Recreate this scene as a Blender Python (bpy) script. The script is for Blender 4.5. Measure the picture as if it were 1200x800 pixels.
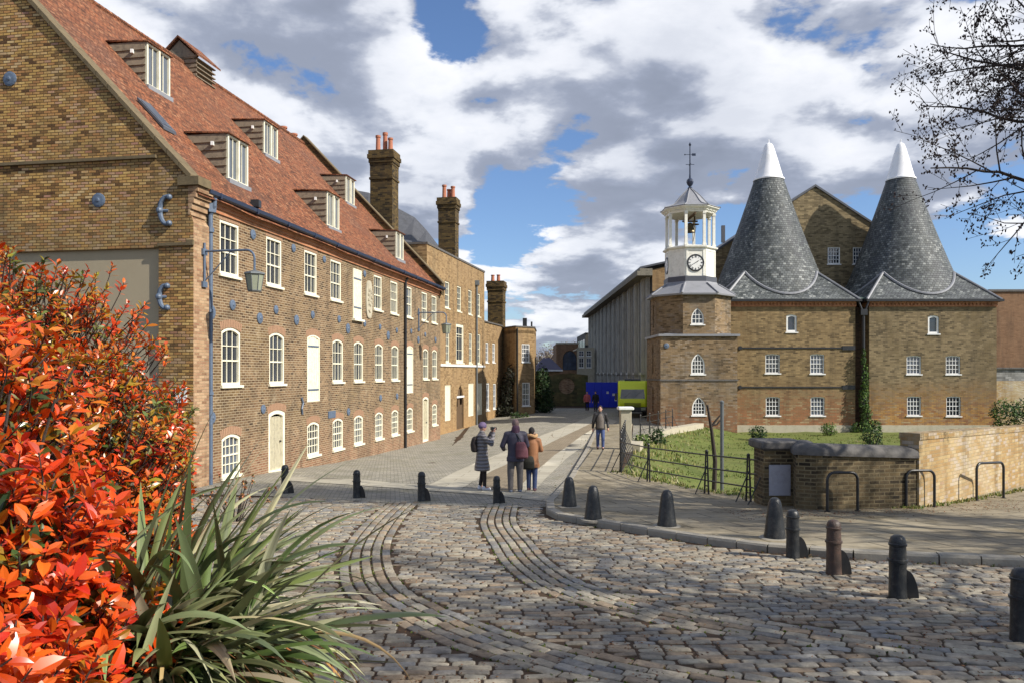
import bpy, bmesh, math, random
from mathutils import Vector, Matrix, noise as mnoise
from mathutils.geometry import delaunay_2d_cdt
random.seed(7)
R = math.radians
sc = bpy.context.scene
for o in list(bpy.data.objects): bpy.data.objects.remove(o)
COL = sc.collection
# ------------------------------------------------------------------ camera
CZ = 3.3                      # eye height over the datum of the street
HU, HV, FP = 600.0, 436.0, 900.0
cam = bpy.data.cameras.new('camera'); cam.sensor_width = 36; cam.lens = 27.0
cam.shift_y = 0.030; cam.clip_end = 6000; cam.clip_start = 0.05
co = bpy.data.objects.new('camera', cam); COL.objects.link(co)
co.location = (0, 0, CZ); co.rotation_euler = (R(90), 0, 0)
sc.camera = co
# ------------------------------------------------------------------ light
SUN_AZ, SUN_EL = R(65), R(38)         # azimuth measured from "behind the camera" towards the right
sdir = Vector((math.sin(SUN_AZ)*math.cos(SUN_EL), -math.cos(SUN_AZ)*math.cos(SUN_EL), math.sin(SUN_EL)))
sl = bpy.data.lights.new('sun', 'SUN'); sl.energy = 5.0; sl.angle = R(0.55); sl.color = (1.0, 0.93, 0.82)
so = bpy.data.objects.new('sun', sl); COL.objects.link(so)
so.rotation_euler = sdir.to_track_quat('Z', 'Y').to_euler(); so.location = (30, -20, 40)
sc.view_settings.view_transform = 'Standard'; sc.view_settings.look = 'None'
sc.view_settings.exposure = 0.42; sc.view_settings.gamma = 1.0; sc.view_settings.use_curve_mapping = False
sc.cycles.max_bounces = 5; sc.cycles.diffuse_bounces = 3; sc.cycles.glossy_bounces = 3
sc.cycles.transmission_bounces = 4; sc.cycles.transparent_max_bounces = 8

W = bpy.data.worlds.new('World'); sc.world = W; W.use_nodes = True
nt = W.node_tree; nt.nodes.clear()
class NT:
    """tiny node-tree helper"""
    def __init__(s, nt): s.nt = nt
    def n(s, typ, ins=None, **kw):
        nd = s.nt.nodes.new(typ)
        for k, v in kw.items(): setattr(nd, k, v)
        for k, v in (ins or {}).items():
            sock = nd.inputs[k]
            if isinstance(v, bpy.types.NodeSocket): s.nt.links.new(v, sock)
            else: sock.default_value = v
        return nd
    def math(s, op, a, b=None, c=None, clamp=False):
        d = {0: a}
        if b is not None: d[1] = b
        if c is not None: d[2] = c
        nd = s.n('ShaderNodeMath', d, operation=op); nd.use_clamp = clamp
        return nd.outputs[0]
    def vmath(s, op, a, b=None, out=0, scale=None):
        d = {0: a}
        if b is not None: d[1] = b
        nd = s.n('ShaderNodeVectorMath', d, operation=op)
        if scale is not None: nd.inputs['Scale'].default_value = scale
        return nd.outputs[out]
    def mix(s, f, a, b, blend='MIX'):
        nd = s.nt.nodes.new('ShaderNodeMix'); nd.data_type = 'RGBA'; nd.blend_type = blend
        for sock, v in ((nd.inputs[0], f), (nd.inputs[6], a), (nd.inputs[7], b)):
            if isinstance(v, bpy.types.NodeSocket): s.nt.links.new(v, sock)
            elif sock == nd.inputs[0]: sock.default_value = v
            else: sock.default_value = (*v[:3], 1) if not isinstance(v, float) else (v, v, v, 1)
        return nd.outputs[2]
    def ramp(s, f, stops, interp='LINEAR'):
        nd = s.nt.nodes.new('ShaderNodeValToRGB'); cr = nd.color_ramp; cr.interpolation = interp
        while len(cr.elements) > 1: cr.elements.remove(cr.elements[0])
        for i, (p, c) in enumerate(stops):
            e = cr.elements[0] if i == 0 else cr.elements.new(p)
            e.position = p; e.color = (*c[:3], 1) if not isinstance(c, (int, float)) else (c, c, c, 1)
        s.nt.links.new(f, nd.inputs[0]); return nd.outputs[0]
    def noise(s, vec, scale, detail=4, rough=0.55, dist=0.0, out=0):
        return s.n('ShaderNodeTexNoise', {'Vector': vec, 'Scale': scale, 'Detail': detail, 'Roughness': rough, 'Distortion': dist}).outputs[out]
    def link(s, a, b): s.nt.links.new(a, b)

def pixdir(u, v): return Vector(((u-HU)/FP, 1.0, (HV-v)/FP)).normalized()
w_ = NT(nt)
sky = w_.n('ShaderNodeTexSky', sky_type='NISHITA'); sky.sun_disc = False
sky.sun_elevation = SUN_EL; sky.sun_rotation = math.atan2(sdir.x, sdir.y)
sky.air_density = 1.0; sky.dust_density = 0.6; sky.ozone_density = 2.5
tc = w_.n('ShaderNodeTexCoord').outputs['Generated']
dirn = w_.vmath('NORMALIZE', tc)
sep = w_.n('ShaderNodeSeparateXYZ', {0: dirn})
# clouds hang in a flat layer: project the direction on it
zc = w_.math('MAXIMUM', w_.math('ADD', sep.outputs[2], 0.16), 0.02)
inv = w_.math('DIVIDE', 1.0, zc)
def cloud_density(dvec, zsock, det=10, ro=0.58):
    zc_ = w_.math('MAXIMUM', w_.math('ADD', zsock, 0.26), 0.02)
    p = w_.n('ShaderNodeVectorMath', {0: dvec, 'Scale': w_.math('DIVIDE', 1.0, zc_)}, operation='SCALE').outputs[0]
    p = w_.n('ShaderNodeMapping', {'Vector': p, 'Location': (3.1, 1.7, 0.4), 'Scale': (1.0, 1.0, 2.3)}).outputs[0]
    a = w_.noise(p, 3.3, det, ro, 0.12)
    b = w_.noise(p, 1.1, 2, 0.5, 0.0)
    d = w_.math('ADD', w_.math('MULTIPLY', a, 0.70), w_.math('MULTIPLY', b, 0.30))
    # weather map: where the sky of that day was covered or open
    blobs = [(250, 90, 16, .075), (470, 200, 9, .07), (760, 60, 11, .085), (760, 190, 8, .07), (700, 300, 6, .07), (1010, 110, 9, .06), (620, 350, 7, .06),
             (620, 245, 4.2, -.20), (665, 175, 2.2, -.12), (525, 25, 3.2, -.19), (585, 266, 3.0, -.12), (1160, 318, 5, -.22), (848, 250, 3.4, -.24), (1010, 95, 2.6, -.11),
             (905, 20, 2.2, -.05), (690, 110, 2.0, -.04), (1290, 100, 9, .08), (40, 60, 12, .08)]
    tot = None
    for (u, v, deg, amt) in blobs:
        bd = pixdir(u, v)
        dist = w_.vmath('DISTANCE', dvec, (bd.x, bd.y, bd.z), out=1)
        q = w_.math('DIVIDE', dist, math.radians(deg))
        g = w_.math('MULTIPLY', w_.math('EXPONENT', w_.math('MULTIPLY', w_.math('MULTIPLY', q, q), -0.8)), amt)
        tot = g if tot is None else w_.math('ADD', tot, g)
    return w_.math('ADD', d, tot)
d0 = cloud_density(dirn, sep.outputs[2])
def shifted(v):
    up = w_.vmath('NORMALIZE', w_.vmath('ADD', dirn, v))
    return cloud_density(up, w_.n('ShaderNodeSeparateXYZ', {0: up}).outputs[2], 6, 0.54)
ds = cloud_density(dirn, sep.outputs[2], 6, 0.54)
d1 = shifted((0.016, -0.004, 0.032)); d2 = shifted((0.045, -0.01, 0.11))
cover = w_.n('ShaderNodeMapRange', {0: d0, 1: 0.490, 2: 0.535}, interpolation_type='SMOOTHSTEP').outputs[0]
dif = w_.math('ADD', w_.math('MULTIPLY', w_.math('SUBTRACT', ds, d1), 1.5), w_.math('MULTIPLY', w_.math('SUBTRACT', ds, d2), 0.75))
lit = w_.n('ShaderNodeMapRange', {0: dif, 1: -0.25, 2: 0.25}, interpolation_type='SMOOTHERSTEP').outputs[0]
thick = w_.n('ShaderNodeMapRange', {0: d0, 1: 0.52, 2: 0.78}, interpolation_type='SMOOTHSTEP').outputs[0]
lit2 = w_.math('ADD', w_.math('MULTIPLY', lit, 0.86), w_.math('MULTIPLY', w_.math('SUBTRACT', 0.5, thick), 0.34), clamp=True)
ccol = w_.ramp(lit2, [(0.0, (0.27, 0.30, 0.37)), (0.30, (0.35, 0.385, 0.47)), (0.55, (0.52, 0.55, 0.62)), (0.75, (0.78, 0.80, 0.84)), (1.0, (0.97, 0.97, 0.98))])
ccol = w_.vmath('MULTIPLY', ccol, (8.7, 8.8, 9.1))
horiz = w_.n('ShaderNodeMapRange', {0: sep.outputs[2], 1: -0.01, 2: 0.02}, interpolation_type='SMOOTHSTEP').outputs[0]
skyc = w_.vmath('MULTIPLY', sky.outputs[0], (0.92, 1.03, 1.22))
res = w_.mix(w_.math('MULTIPLY', w_.math('MULTIPLY', cover, horiz), 0.96), skyc, ccol)
bg = w_.n('ShaderNodeBackground', {0: res, 1: 0.092})
w_.link(bg.outputs[0], w_.n('ShaderNodeOutputWorld').inputs[0])

# ------------------------------------------------------------------ basic helpers
def lin(c):
    c /= 255.0
    return c/12.92 if c <= 0.04045 else ((c+0.055)/1.055)**2.4
def A(r, g, b, f=0.62):
    r, g, b = lin(r), lin(g), lin(b); y = .3*r+.6*g+.1*b; s = 0.85
    f *= 1.12
    return tuple(min(.9, (y+(c-y)*s)*f) for c in (r, g, b))
def P(u, v, Y): return Vector(((u-HU)/FP*Y, Y, CZ + (HV-v)/FP*Y))
def interp(x, pts):
    if x <= pts[0][0]: return pts[0][1]
    for (a, fa), (b, fb) in zip(pts, pts[1:]):
        if x <= b:
            k = (x-a)/(b-a); return fa + (fb-fa)*k
    return pts[-1][1]
def sstep(a, b, x):
    t = min(1, max(0, (x-a)/(b-a))); return t*t*(3-2*t)
def G(x, y):
    z = interp(y, [(-20, -1.7), (2, -1.95), (4, -2.05), (6.5, -2.24), (10, -2.46), (16.7, -2.86), (18.8, -2.94), (24, -3.08), (33, -3.27), (45, -3.35), (90, -3.36)])
    drop = interp(y, [(16, 0.0), (24, 0.06), (29, 0.25), (43.7, 0.48), (57, 0.45), (72, 0.1), (90, 0)])
    return z + CZ - drop*sstep(2.5, -4, x)
def gp(u, v, dz=0.0):
    """ground point seen at pixel u, v"""
    Y = 3.0*FP/max(1, (v-HV))
    for _ in range(30):
        x = (u-HU)/FP*Y; h = CZ - G(x, Y) - dz
        Y = 0.5*Y + 0.5*h*FP/(v-HV)
    return Vector(((u-HU)/FP*Y, Y, G((u-HU)/FP*Y, Y)+dz))

class MB:
    def __init__(s): s.v = []; s.f = []; s.uv = {}; s.m = {}; s.c = {}
    def face(s, pts, uv=None, m=0, col=None):
        i = len(s.v); s.v += [tuple(p) for p in pts]; k = len(s.f); s.f.append(tuple(range(i, i+len(pts))))
        if uv: s.uv[k] = uv
        if m: s.m[k] = m
        if col: s.c[k] = col
    def box(s, c, d, rz=0.0, M=None, m=0):
        hx, hy, hz = d[0]/2, d[1]/2, d[2]/2
        Mx = (M if M is not None else Matrix.Rotation(rz, 3, 'Z')); c = Vector(c)
        q = [c + Mx @ Vector((x*hx, y*hy, z*hz)) for z in (-1, 1) for (x, y) in ((-1, -1), (1, -1), (1, 1), (-1, 1))]
        s.hull8(q, m)
    def hull8(s, q, m=0):
        i = len(s.v); s.v += [tuple(p) for p in q]
        for f in ((3, 2, 1, 0), (4, 5, 6, 7), (0, 1, 5, 4), (1, 2, 6, 5), (2, 3, 7, 6), (3, 0, 4, 7)):
            if m: s.m[len(s.f)] = m
            s.f.append(tuple(i+k for k in f))
    def obox(s, o, ax, ay, az, m=0):
        """box from a corner and three edge vectors (right handed)"""
        o = Vector(o); ax, ay, az = Vector(ax), Vector(ay), Vector(az)
        if ax.cross(ay).dot(az) < 0: ax, ay = ay, ax
        s.hull8([o, o+ax, o+ax+ay, o+ay, o+az, o+ax+az, o+ax+ay+az, o+ay+az], m)
    def bevbox(s, c, d, b=0.02, rz=0.0, m=0):
        Mx = Matrix.Rotation(rz, 3, 'Z'); c = Vector(c); hx, hy, hz = [q/2 for q in d]
        rings = []
        for (z, ins) in ((-hz, b), (-hz+b, 0), (hz-b, 0), (hz, b)):
            x, y = hx-ins, hy-ins; bb = b*0.6
            ring = [(-x+bb, -y), (x-bb, -y), (x, -y+bb), (x, y-bb), (x-bb, y), (-x+bb, y), (-x, y-bb), (-x, -y+bb)]
            rings.append([c + Mx @ Vector((p[0], p[1], z)) for p in ring])
        s.rings(rings, cap=True, m=m)
    def rings(s, rings, cap=True, closed=True, m=0, uvs=None):
        n = len(rings[0]); base = len(s.v)
        for r in rings: s.v += [tuple(p) for p in r]
        rng = n if closed else n-1
        for a in range(len(rings)-1):
            for j in range(rng):
                k = (j+1) % n
                if m: s.m[len(s.f)] = m
                if uvs: s.uv[len(s.f)] = [uvs(a, j), uvs(a, j+1), uvs(a+1, j+1), uvs(a+1, j)]
                s.f.append((base+a*n+j, base+a*n+k, base+(a+1)*n+k, base+(a+1)*n+j))
        if cap:
            for rr, rev in ((0, True), (len(rings)-1, False)):
                idx = [base+rr*n+j for j in range(n)]
                if m: s.m[len(s.f)] = m
                s.f.append(tuple(idx[::-1] if rev else idx))
    def tube(s, pts, r, n=8, cap=True, m=0):
        pts = [Vector(p) for p in pts]; rs = r if isinstance(r, (list, tuple)) else [r]*len(pts)
        up = Vector((0, 0, 1)); rings = []
        d = (pts[1]-pts[0]).normalized()
        if abs(d.z) > 0.9: up = Vector((1, 0, 0))
        x = d.cross(up).normalized()
        for i, p in enumerate(pts):
            d = (pts[min(i+1, len(pts)-1)] - pts[max(i-1, 0)]).normalized()
            x = (x - d*x.dot(d)).normalized(); y = d.cross(x)
            rings.append([p + (x*math.cos(2*math.pi*k/n) + y*math.sin(2*math.pi*k/n))*rs[i] for k in range(n)])
        s.rings(rings, cap, m=m)
    def lathe(s, prof, c=(0, 0, 0), n=16, cap=True, m=0, sx=1, sy=1, uvR=None, ph=0.0):
        c = Vector(c); rings = [[c + Vector((r*sx*math.cos(2*math.pi*k/n+ph), r*sy*math.sin(2*math.pi*k/n+ph), z)) for k in range(n)] for r, z in prof]
        uvs = (lambda a, j: (2*math.pi*j/n*uvR, prof[a][1]*1.06)) if uvR else None
        s.rings(rings, cap, m=m, uvs=uvs)
    def ball(s, c, r, n=10, k=7, m=0):
        rr = r if isinstance(r, (tuple, list)) else (r, r, r)
        c = Vector(c)
        rings = [[c + Vector((rr[0]*math.sin(t)*math.cos(2*math.pi*j/n), rr[1]*math.sin(t)*math.sin(2*math.pi*j/n), -rr[2]*math.cos(t))) for j in range(n)] for t in [math.pi*(0.04+0.92*i/(k-1)) for i in range(k)]]
        s.rings(rings, True, m=m)
    def prism(s, pts2, z0, z1, m=0):
        b = [Vector((p[0], p[1], z0)) for p in pts2]; t = [Vector((p[0], p[1], z1)) for p in pts2]
        s.rings([b, t], True, m=m)
    def build(s, name, mats, parent=None, smooth=False, autosm=None):
        me = bpy.data.meshes.new(name); me.from_pydata(s.v, [], s.f)
        mats = mats if isinstance(mats, (list, tuple)) else [mats]
        for mm in mats: me.materials.append(mm)
        for k, mi in s.m.items(): me.polygons[k].material_index = mi
        uvl = me.uv_layers.new(name='UVMap')
        for p in me.polygons:
            cu = s.uv.get(p.index)
            if cu:
                for li, q in zip(p.loop_indices, cu): uvl.data[li].uv = q
                continue
            n = p.normal
            if abs(n.z) > 0.97: t = Vector((1, 0, 0)); b = Vector((0, 1, 0))
            else:
                t = Vector((-n.y, n.x, 0)).normalized(); b = n.cross(t)
            for li in p.loop_indices:
                q = me.vertices[me.loops[li].vertex_index].co
                uvl.data[li].uv = (q.dot(t), q.dot(b))
        if s.c:
            ca = me.color_attributes.new('Col', 'FLOAT_COLOR', 'CORNER')
            for k, c in s.c.items():
                for li in me.polygons[k].loop_indices: ca.data[li].color = (*c, 1)
        if smooth:
            for p in me.polygons: p.use_smooth = True
            if autosm:
                try: me.set_sharp_from_angle(angle=R(autosm))
                except Exception: pass
        o = bpy.data.objects.new(name, me); COL.objects.link(o)
        if parent: attach(o, parent)
        return o
WL = {}
def attach(o, parent):
    o.parent = parent
    loc = Vector(WL.get(parent.name, (0, 0, 0)))
    o.matrix_parent_inverse = Matrix.Translation(-loc)
def thing(name, loc, label, cat, group=None):
    o = bpy.data.objects.new(name, None); COL.objects.link(o); o.location = loc; o.empty_display_size = 0.3
    WL[o.name] = tuple(loc); tag(o, label, cat, group); return o
def tag(o, label=None, cat=None, group=None, kind=None):
    if label: o['label'] = label
    if cat: o['category'] = cat
    if group: o['group'] = group
    if kind: o['kind'] = kind
    return o
def copy_tree(o, parent=None):
    c = o.copy(); COL.objects.link(c)
    if parent: c.parent = parent
    if parent: c.matrix_parent_inverse = o.matrix_parent_inverse.copy()
    for ch in list(o.children): copy_tree(ch, c)
    return c
def place(proto, used, loc, rz, label, sc_=1.0):
    o = proto if not used[0] else copy_tree(proto); used[0] = True
    o.location = loc; o.rotation_euler = (0, 0, rz); o.scale = (sc_,)*3; o['label'] = label
    return o

# ------------------------------------------------------------------ materials
def newmat(name):
    m = bpy.data.materials.new(name); m.use_nodes = True; m.node_tree.nodes.clear()
    t = NT(m.node_tree); out = t.n('ShaderNodeOutputMaterial'); b = t.n('ShaderNodeBsdfPrincipled')
    t.link(b.outputs[0], out.inputs[0]); return m, t, b
def uvc(t): return t.n('ShaderNodeTexCoord').outputs['UV']
def obc(t): return t.n('ShaderNodeTexCoord').outputs['Object']
def setp(t, b, **kw):
    for k, v in kw.items():
        k = {'col': 'Base Color', 'rough': 'Roughness', 'metal': 'Metallic', 'spec': 'Specular IOR Level', 'normal': 'Normal', 'coat': 'Coat Weight', 'sss': 'Subsurface Weight'}.get(k, k)
        if isinstance(v, bpy.types.NodeSocket): t.link(v, b.inputs[k])
        elif isinstance(v, tuple) and len(v) == 3: b.inputs[k].default_value = (*v, 1)
        else: b.inputs[k].default_value = v
def paint(name, col, rough=0.5, var=0.18, scale=3.0, metal=0.0, bump=0.15, dirt=None, dirtamt=0.35):
    m, t, b = newmat(name); v = obc(t)
    n1 = t.noise(v, scale, 5, 0.6); n2 = t.noise(v, scale*9, 3, 0.6)
    c = t.mix(t.math('MULTIPLY', n1, 1.0), tuple(x*(1-var) for x in col), tuple(min(1, x*(1+var)) for x in col))
    if dirt:
        f = t.n('ShaderNodeMapRange', {0: t.noise(v, scale*1.7, 6, 0.7), 1: 0.48, 2: 0.72}).outputs[0]
        c = t.mix(t.math('MULTIPLY', f, dirtamt), c, dirt)
    setp(t, b, col=c, rough=t.math('ADD', rough-0.1, t.math('MULTIPLY', n1, 0.2)), metal=metal,
         normal=t.n('ShaderNodeBump', {'Height': n2, 'Strength': bump, 'Distance': 0.01}).outputs[0])
    return m
def brick(name, ramp, mortar, patch=None, patchscale=0.35, patchrange=(0.5, 0.65), bw=0.225, bh=0.075, ms=0.007, stain=(0.03, 0.025, 0.018), stainamt=0.55, bump=0.5, rough=0.9, low=None, lowz=(0, 2), white=0.0, streak=0.45, pale=0.35):
    m, t, b = newmat(name); v = uvc(t); ob = obc(t)
    wob = t.vmath('SCALE', t.vmath('SUBTRACT', t.noise(v, 1.6, 2, 0.5, out=1), (0.5, 0.5, 0.5)), scale=0.02)
    v = t.vmath('ADD', v, wob)
    br = t.n('ShaderNodeTexBrick', {'Vector': v, 'Color1': (0, 0, 0, 1), 'Color2': (1, 1, 1, 1), 'Mortar': (.5, .5, .5, 1), 'Scale': 1.0, 'Mortar Size': ms, 'Mortar Smooth': 0.35, 'Bias': 0.0, 'Brick Width': bw, 'Row Height': bh})
    fine = t.noise(v, 26, 3, 0.7)
    rnd = t.math('ADD', t.n('ShaderNodeSeparateColor', {0: br.outputs[0]}).outputs[0], t.math('MULTIPLY', t.math('SUBTRACT', fine, 0.5), 0.45), clamp=True)
    k = len(ramp)-1
    c = t.ramp(rnd, [(i/k, q) for i, q in enumerate(ramp)])
    if patch:
        k = len(patch)-1
        c2 = t.ramp(rnd, [(i/k, q) for i, q in enumerate(patch)])
        f = t.n('ShaderNodeMapRange', {0: t.noise(ob, patchscale, 7, 0.68), 1: patchrange[0], 2: patchrange[1]}).outputs[0]
        c = t.mix(f, c, c2)
    if low:
        z = t.n('ShaderNodeSeparateXYZ', {0: ob}).outputs[2]
        zz = t.math('ADD', z, t.math('MULTIPLY', t.math('SUBTRACT', t.noise(ob, 0.6, 6, 0.7), 0.5), 2.6))
        f = t.n('ShaderNodeMapRange', {0: zz, 1: lowz[0], 2: lowz[1], 3: 1.0, 4: 0.0}).outputs[0]
        k = len(low)-1
        c = t.mix(f, c, t.ramp(rnd, [(i/k, q) for i, q in enumerate(low)]))
    if white:
        f = t.n('ShaderNodeMapRange', {0: t.math('ADD', t.math('MULTIPLY', t.noise(ob, 0.8, 4, 0.6), 0.6), t.math('MULTIPLY', rnd, 0.4)), 1: 0.60, 2: 0.66}).outputs[0]
        c = t.mix(t.math('MULTIPLY', f, white), c, (0.50, 0.46, 0.40))
    mm = t.mix(t.noise(ob, 0.9, 4, 0.6), mortar, tuple(x*0.55 for x in mortar))
    c = t.mix(br.outputs['Fac'], c, mm)
    st = t.n('ShaderNodeMapRange', {0: t.noise(ob, 0.75, 8, 0.72, 0.4), 1: 0.50, 2: 0.74}).outputs[0]
    c = t.mix(t.math('MULTIPLY', st, stainamt), c, stain)
    sv = t.n('ShaderNodeMapping', {'Vector': ob, 'Scale': (1.7, 1.7, 0.16)}).outputs[0]
    sk = t.n('ShaderNodeMapRange', {0: t.noise(sv, 1.0, 6, 0.65), 1: 0.50, 2: 0.72}).outputs[0]
    c = t.mix(t.math('MULTIPLY', sk, streak), c, tuple(x*0.5+0.01 for x in stain))
    pl = t.n('ShaderNodeMapRange', {0: t.noise(ob, 1.9, 7, 0.75, 0.3), 1: 0.56, 2: 0.74}).outputs[0]
    c = t.mix(t.math('MULTIPLY', pl, pale), c, tuple(min(.6, x*1.25+.02) for x in mortar))
    h = t.math('ADD', t.math('MULTIPLY', br.outputs['Fac'], -0.8), t.math('MULTIPLY', fine, 0.7))
    setp(t, b, col=c, rough=rough, spec=0.25, normal=t.n('ShaderNodeBump', {'Height': h, 'Strength': bump, 'Distance': 0.012}).outputs[0])
    return m
M = {}
M['brick_gable'] = brick('brick_gable', [A(90, 60, 34, .8), A(160, 118, 56, .85), A(204, 160, 72, .85), A(176, 118, 60, .85), A(216, 178, 92, .85), A(168, 92, 54, .85)], A(92, 72, 42, .75),
    patch=[A(190, 156, 84), A(196, 172, 116), A(176, 128, 60), A(140, 104, 62), A(186, 148, 80)], patchrange=(0.47, 0.66), white=0.22, stainamt=0.5, ms=0.011, stain=(0.05,0.035,0.02))
M['brick_pink'] = brick('brick_pink', [A(150, 108, 76), A(196, 152, 108), A(214, 176, 132), A(170, 122, 88)], A(196, 168, 124), stainamt=0.15)
M['brick_street'] = brick('brick_street', [A(72, 52, 38, .58), A(138, 102, 66, .58), A(166, 130, 88, .58), A(112, 82, 56, .58), A(156, 122, 82, .58)], A(208, 186, 146, .66), ms=0.011,
    patch=[A(116, 88, 50, .55), A(150, 120, 70, .55), A(96, 70, 44, .55), A(160, 130, 80, .55)], patchrange=(0.46, 0.66), low=[A(146, 92, 64, .62), A(180, 122, 88, .62), A(152, 106, 74, .62), A(186, 144, 108, .62)], lowz=(-0.6, 1.5), stainamt=0.5)
M['brick_orange'] = brick('brick_orange', [A(196, 118, 72), A(222, 146, 94), A(204, 130, 84)], A(214, 170, 124), stainamt=0.12)
M['brick_office'] = brick('brick_office', [A(150, 116, 70,.62), A(180, 144, 92,.62), A(192, 156, 102,.62), A(138, 104, 64,.62)], A(190, 162, 112,.62), patch=[A(170, 134, 90), A(184, 150, 100)], low=[A(190, 142, 84), A(204, 160, 96)], lowz=(-0.7, 0.8), stainamt=0.18, bw=0.30, bh=0.10, ms=0.009)
M['brick_chimney'] = brick('brick_chimney', [A(46, 38, 28), A(104, 84, 44), A(130, 104, 50), A(74, 58, 38)], A(96, 84, 56), stainamt=0.6, bw=0.30, bh=0.10, ms=0.009)
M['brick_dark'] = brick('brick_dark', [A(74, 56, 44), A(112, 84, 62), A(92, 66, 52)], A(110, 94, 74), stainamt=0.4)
M['brick_oast'] = brick('brick_oast', [A(104, 84, 54, .7), A(152, 126, 82, .7), A(170, 142, 92, .7), A(128, 104, 66, .7)], A(160, 142, 104), patch=[A(150, 118, 68), A(128, 98, 58), A(176, 148, 96)],
    low=[A(172, 112, 66), A(190, 126, 76), A(158, 112, 70), A(200, 170, 120)], lowz=(0.6, 2.4), stainamt=0.42, bw=0.30, bh=0.10, ms=0.009)
M['brick_oast_grey'] = brick('brick_oast_grey', [A(94, 80, 56, .72), A(142, 122, 84, .72), A(160, 138, 98, .72), A(116, 98, 68, .72)], A(150, 136, 104), patch=[A(140, 118, 74), A(112, 94, 62)],
    low=[A(188, 132, 52), A(206, 154, 72), A(160, 100, 54), A(196, 166, 116)], lowz=(0.6, 2.9), stainamt=0.34, bw=0.30, bh=0.10, ms=0.009)
M['brick_tower'] = brick('brick_tower', [A(96, 78, 54, .72), A(144, 118, 82, .72), A(160, 134, 98, .72), A(116, 92, 64, .72)], A(156, 134, 98), patch=[A(120, 108, 88), A(160, 144, 120), A(98, 78, 56)],
    low=[A(178, 118, 74), A(160, 110, 74), A(150, 112, 80), A(170, 140, 100)], lowz=(0.0, 1.9), stainamt=0.5, white=0.2, bw=0.30, bh=0.10, ms=0.009)
M['brick_mill'] = brick('brick_mill', [A(104, 90, 62, .75), A(150, 130, 90, .75), A(166, 146, 104, .75)], A(150, 134, 104), stainamt=0.4, bw=0.30, bh=0.10, ms=0.009)
M['brick_wall'] = brick('brick_wall', [A(50, 42, 32), A(100, 84, 58), A(140, 118, 76), A(74, 62, 46)], A(164, 146, 106), patch=[A(180, 156, 108), A(130, 106, 70), A(80, 70, 50)], stainamt=0.7, ms=0.012)
M['brick_pale'] = brick('brick_pale', [A(200, 162, 96), A(186, 146, 84), A(216, 186, 124), A(176, 130, 80)], A(206, 184, 134), patch=[A(214, 190, 140), A(236, 226, 200), A(190, 150, 92)], patchrange=(0.45, 0.6), white=0.55, stainamt=0.15)
M['brick_red'] = brick('brick_red', [A(146, 106, 72), A(168, 126, 88), A(152, 112, 78)], A(168, 138, 104), stainamt=0.2, bw=0.30, bh=0.10, ms=0.009)
M['tiles'] = brick('roof_tiles', [A(98, 58, 36, .62), A(164, 94, 52, .62), A(188, 110, 60, .62), A(134, 76, 44, .62), A(202, 136, 86, .62)], A(70, 44, 32), bw=0.19, bh=0.12, ms=0.012, patch=[A(142, 90, 66), A(128, 84, 62), A(172, 118, 88)], patchrange=(0.5, 0.7), stain=A(96, 74, 54), stainamt=0.4, bump=0.9, rough=0.85)
M['slate'] = brick('roof_slates', [A(70, 76, 78), A(104, 110, 112), A(130, 136, 136), A(86, 92, 92), A(176, 180, 176)], A(44, 48, 50), bw=0.22, bh=0.16, ms=0.014, patch=[A(84, 88, 94), A(100, 104, 108), A(120, 128, 128)], patchrange=(0.48, 0.62), stain=A(50, 60, 54), stainamt=0.6, bump=0.9, rough=0.6)
M['slate_plain'] = brick('plain_slates', [A(90, 92, 98, .5), A(104, 106, 112, .5), A(96, 98, 104, .5)], A(76, 78, 84, .5), bw=0.3, bh=0.2, stainamt=0.1, bump=0.5, rough=0.6, ms=0.008)
M['slate_purple'] = paint('purple_slate', A(84, 78, 104), 0.7)
M['cream'] = paint('cream_paint', A(244, 238, 208, 0.80), 0.45, 0.05, 2.5, bump=0.1, dirt=A(196, 184, 140), dirtamt=0.4)
M['cream_board'] = paint('cream_boards', A(246, 236, 200, 0.80), 0.5, 0.08, 5, bump=0.3, dirt=A(180, 166, 128), dirtamt=0.45)
M['concrete_pale'] = paint('pale_concrete', A(204, 200, 186, .62), .85, .12, .8, bump=.3, dirt=A(120, 116, 104), dirtamt=.5)
M['ivory'] = paint('ivory_paint', A(242, 240, 226, .8), .45, .05, 2, dirt=A(190, 186, 166), dirtamt=.45)
M['white'] = paint('white_paint', A(240, 240, 236, 0.82), 0.4, 0.04, 2, dirt=A(190, 188, 178), dirtamt=0.35)
M['whitecap'] = paint('white_cowl_paint', A(250, 250, 250, 0.8), 0.35, 0.03, 1.0, dirt=A(210, 208, 200), dirtamt=0.3)
M['blue'] = paint('blue_grey_paint', A(104, 124, 150, 0.6), 0.45, 0.15, 4, dirt=A(60, 66, 80))
M['bluedark'] = paint('dark_blue_paint', A(50, 62, 88, 0.6), 0.35, 0.15, 4)
M['black'] = paint('black_paint', (0.016, 0.017, 0.019), 0.38, 0.3, 6, dirt=A(96, 84, 70), dirtamt=0.25)
M['bollard'] = paint('bollard_iron', (0.013, 0.015, 0.017), 0.36, 0.4, 7, bump=0.5, dirt=A(120, 116, 108), dirtamt=0.32)
M['bollard_rust'] = paint('rusty_bollard_iron', (0.05, 0.032, 0.024), 0.5, 0.4, 7, bump=0.6, dirt=A(120, 84, 66), dirtamt=0.7)
M['lead'] = paint('lead_sheet', A(156, 158, 164, 0.62), 0.5, 0.12, 1.2, dirt=A(110, 112, 116))
M['lead_dark'] = paint('dark_lead', A(92, 96, 106, 0.6), 0.5, 0.12, 1.2)
M['terracotta'] = paint('terracotta', A(200, 118, 78, 0.6), 0.8, 0.15, 3)
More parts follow.
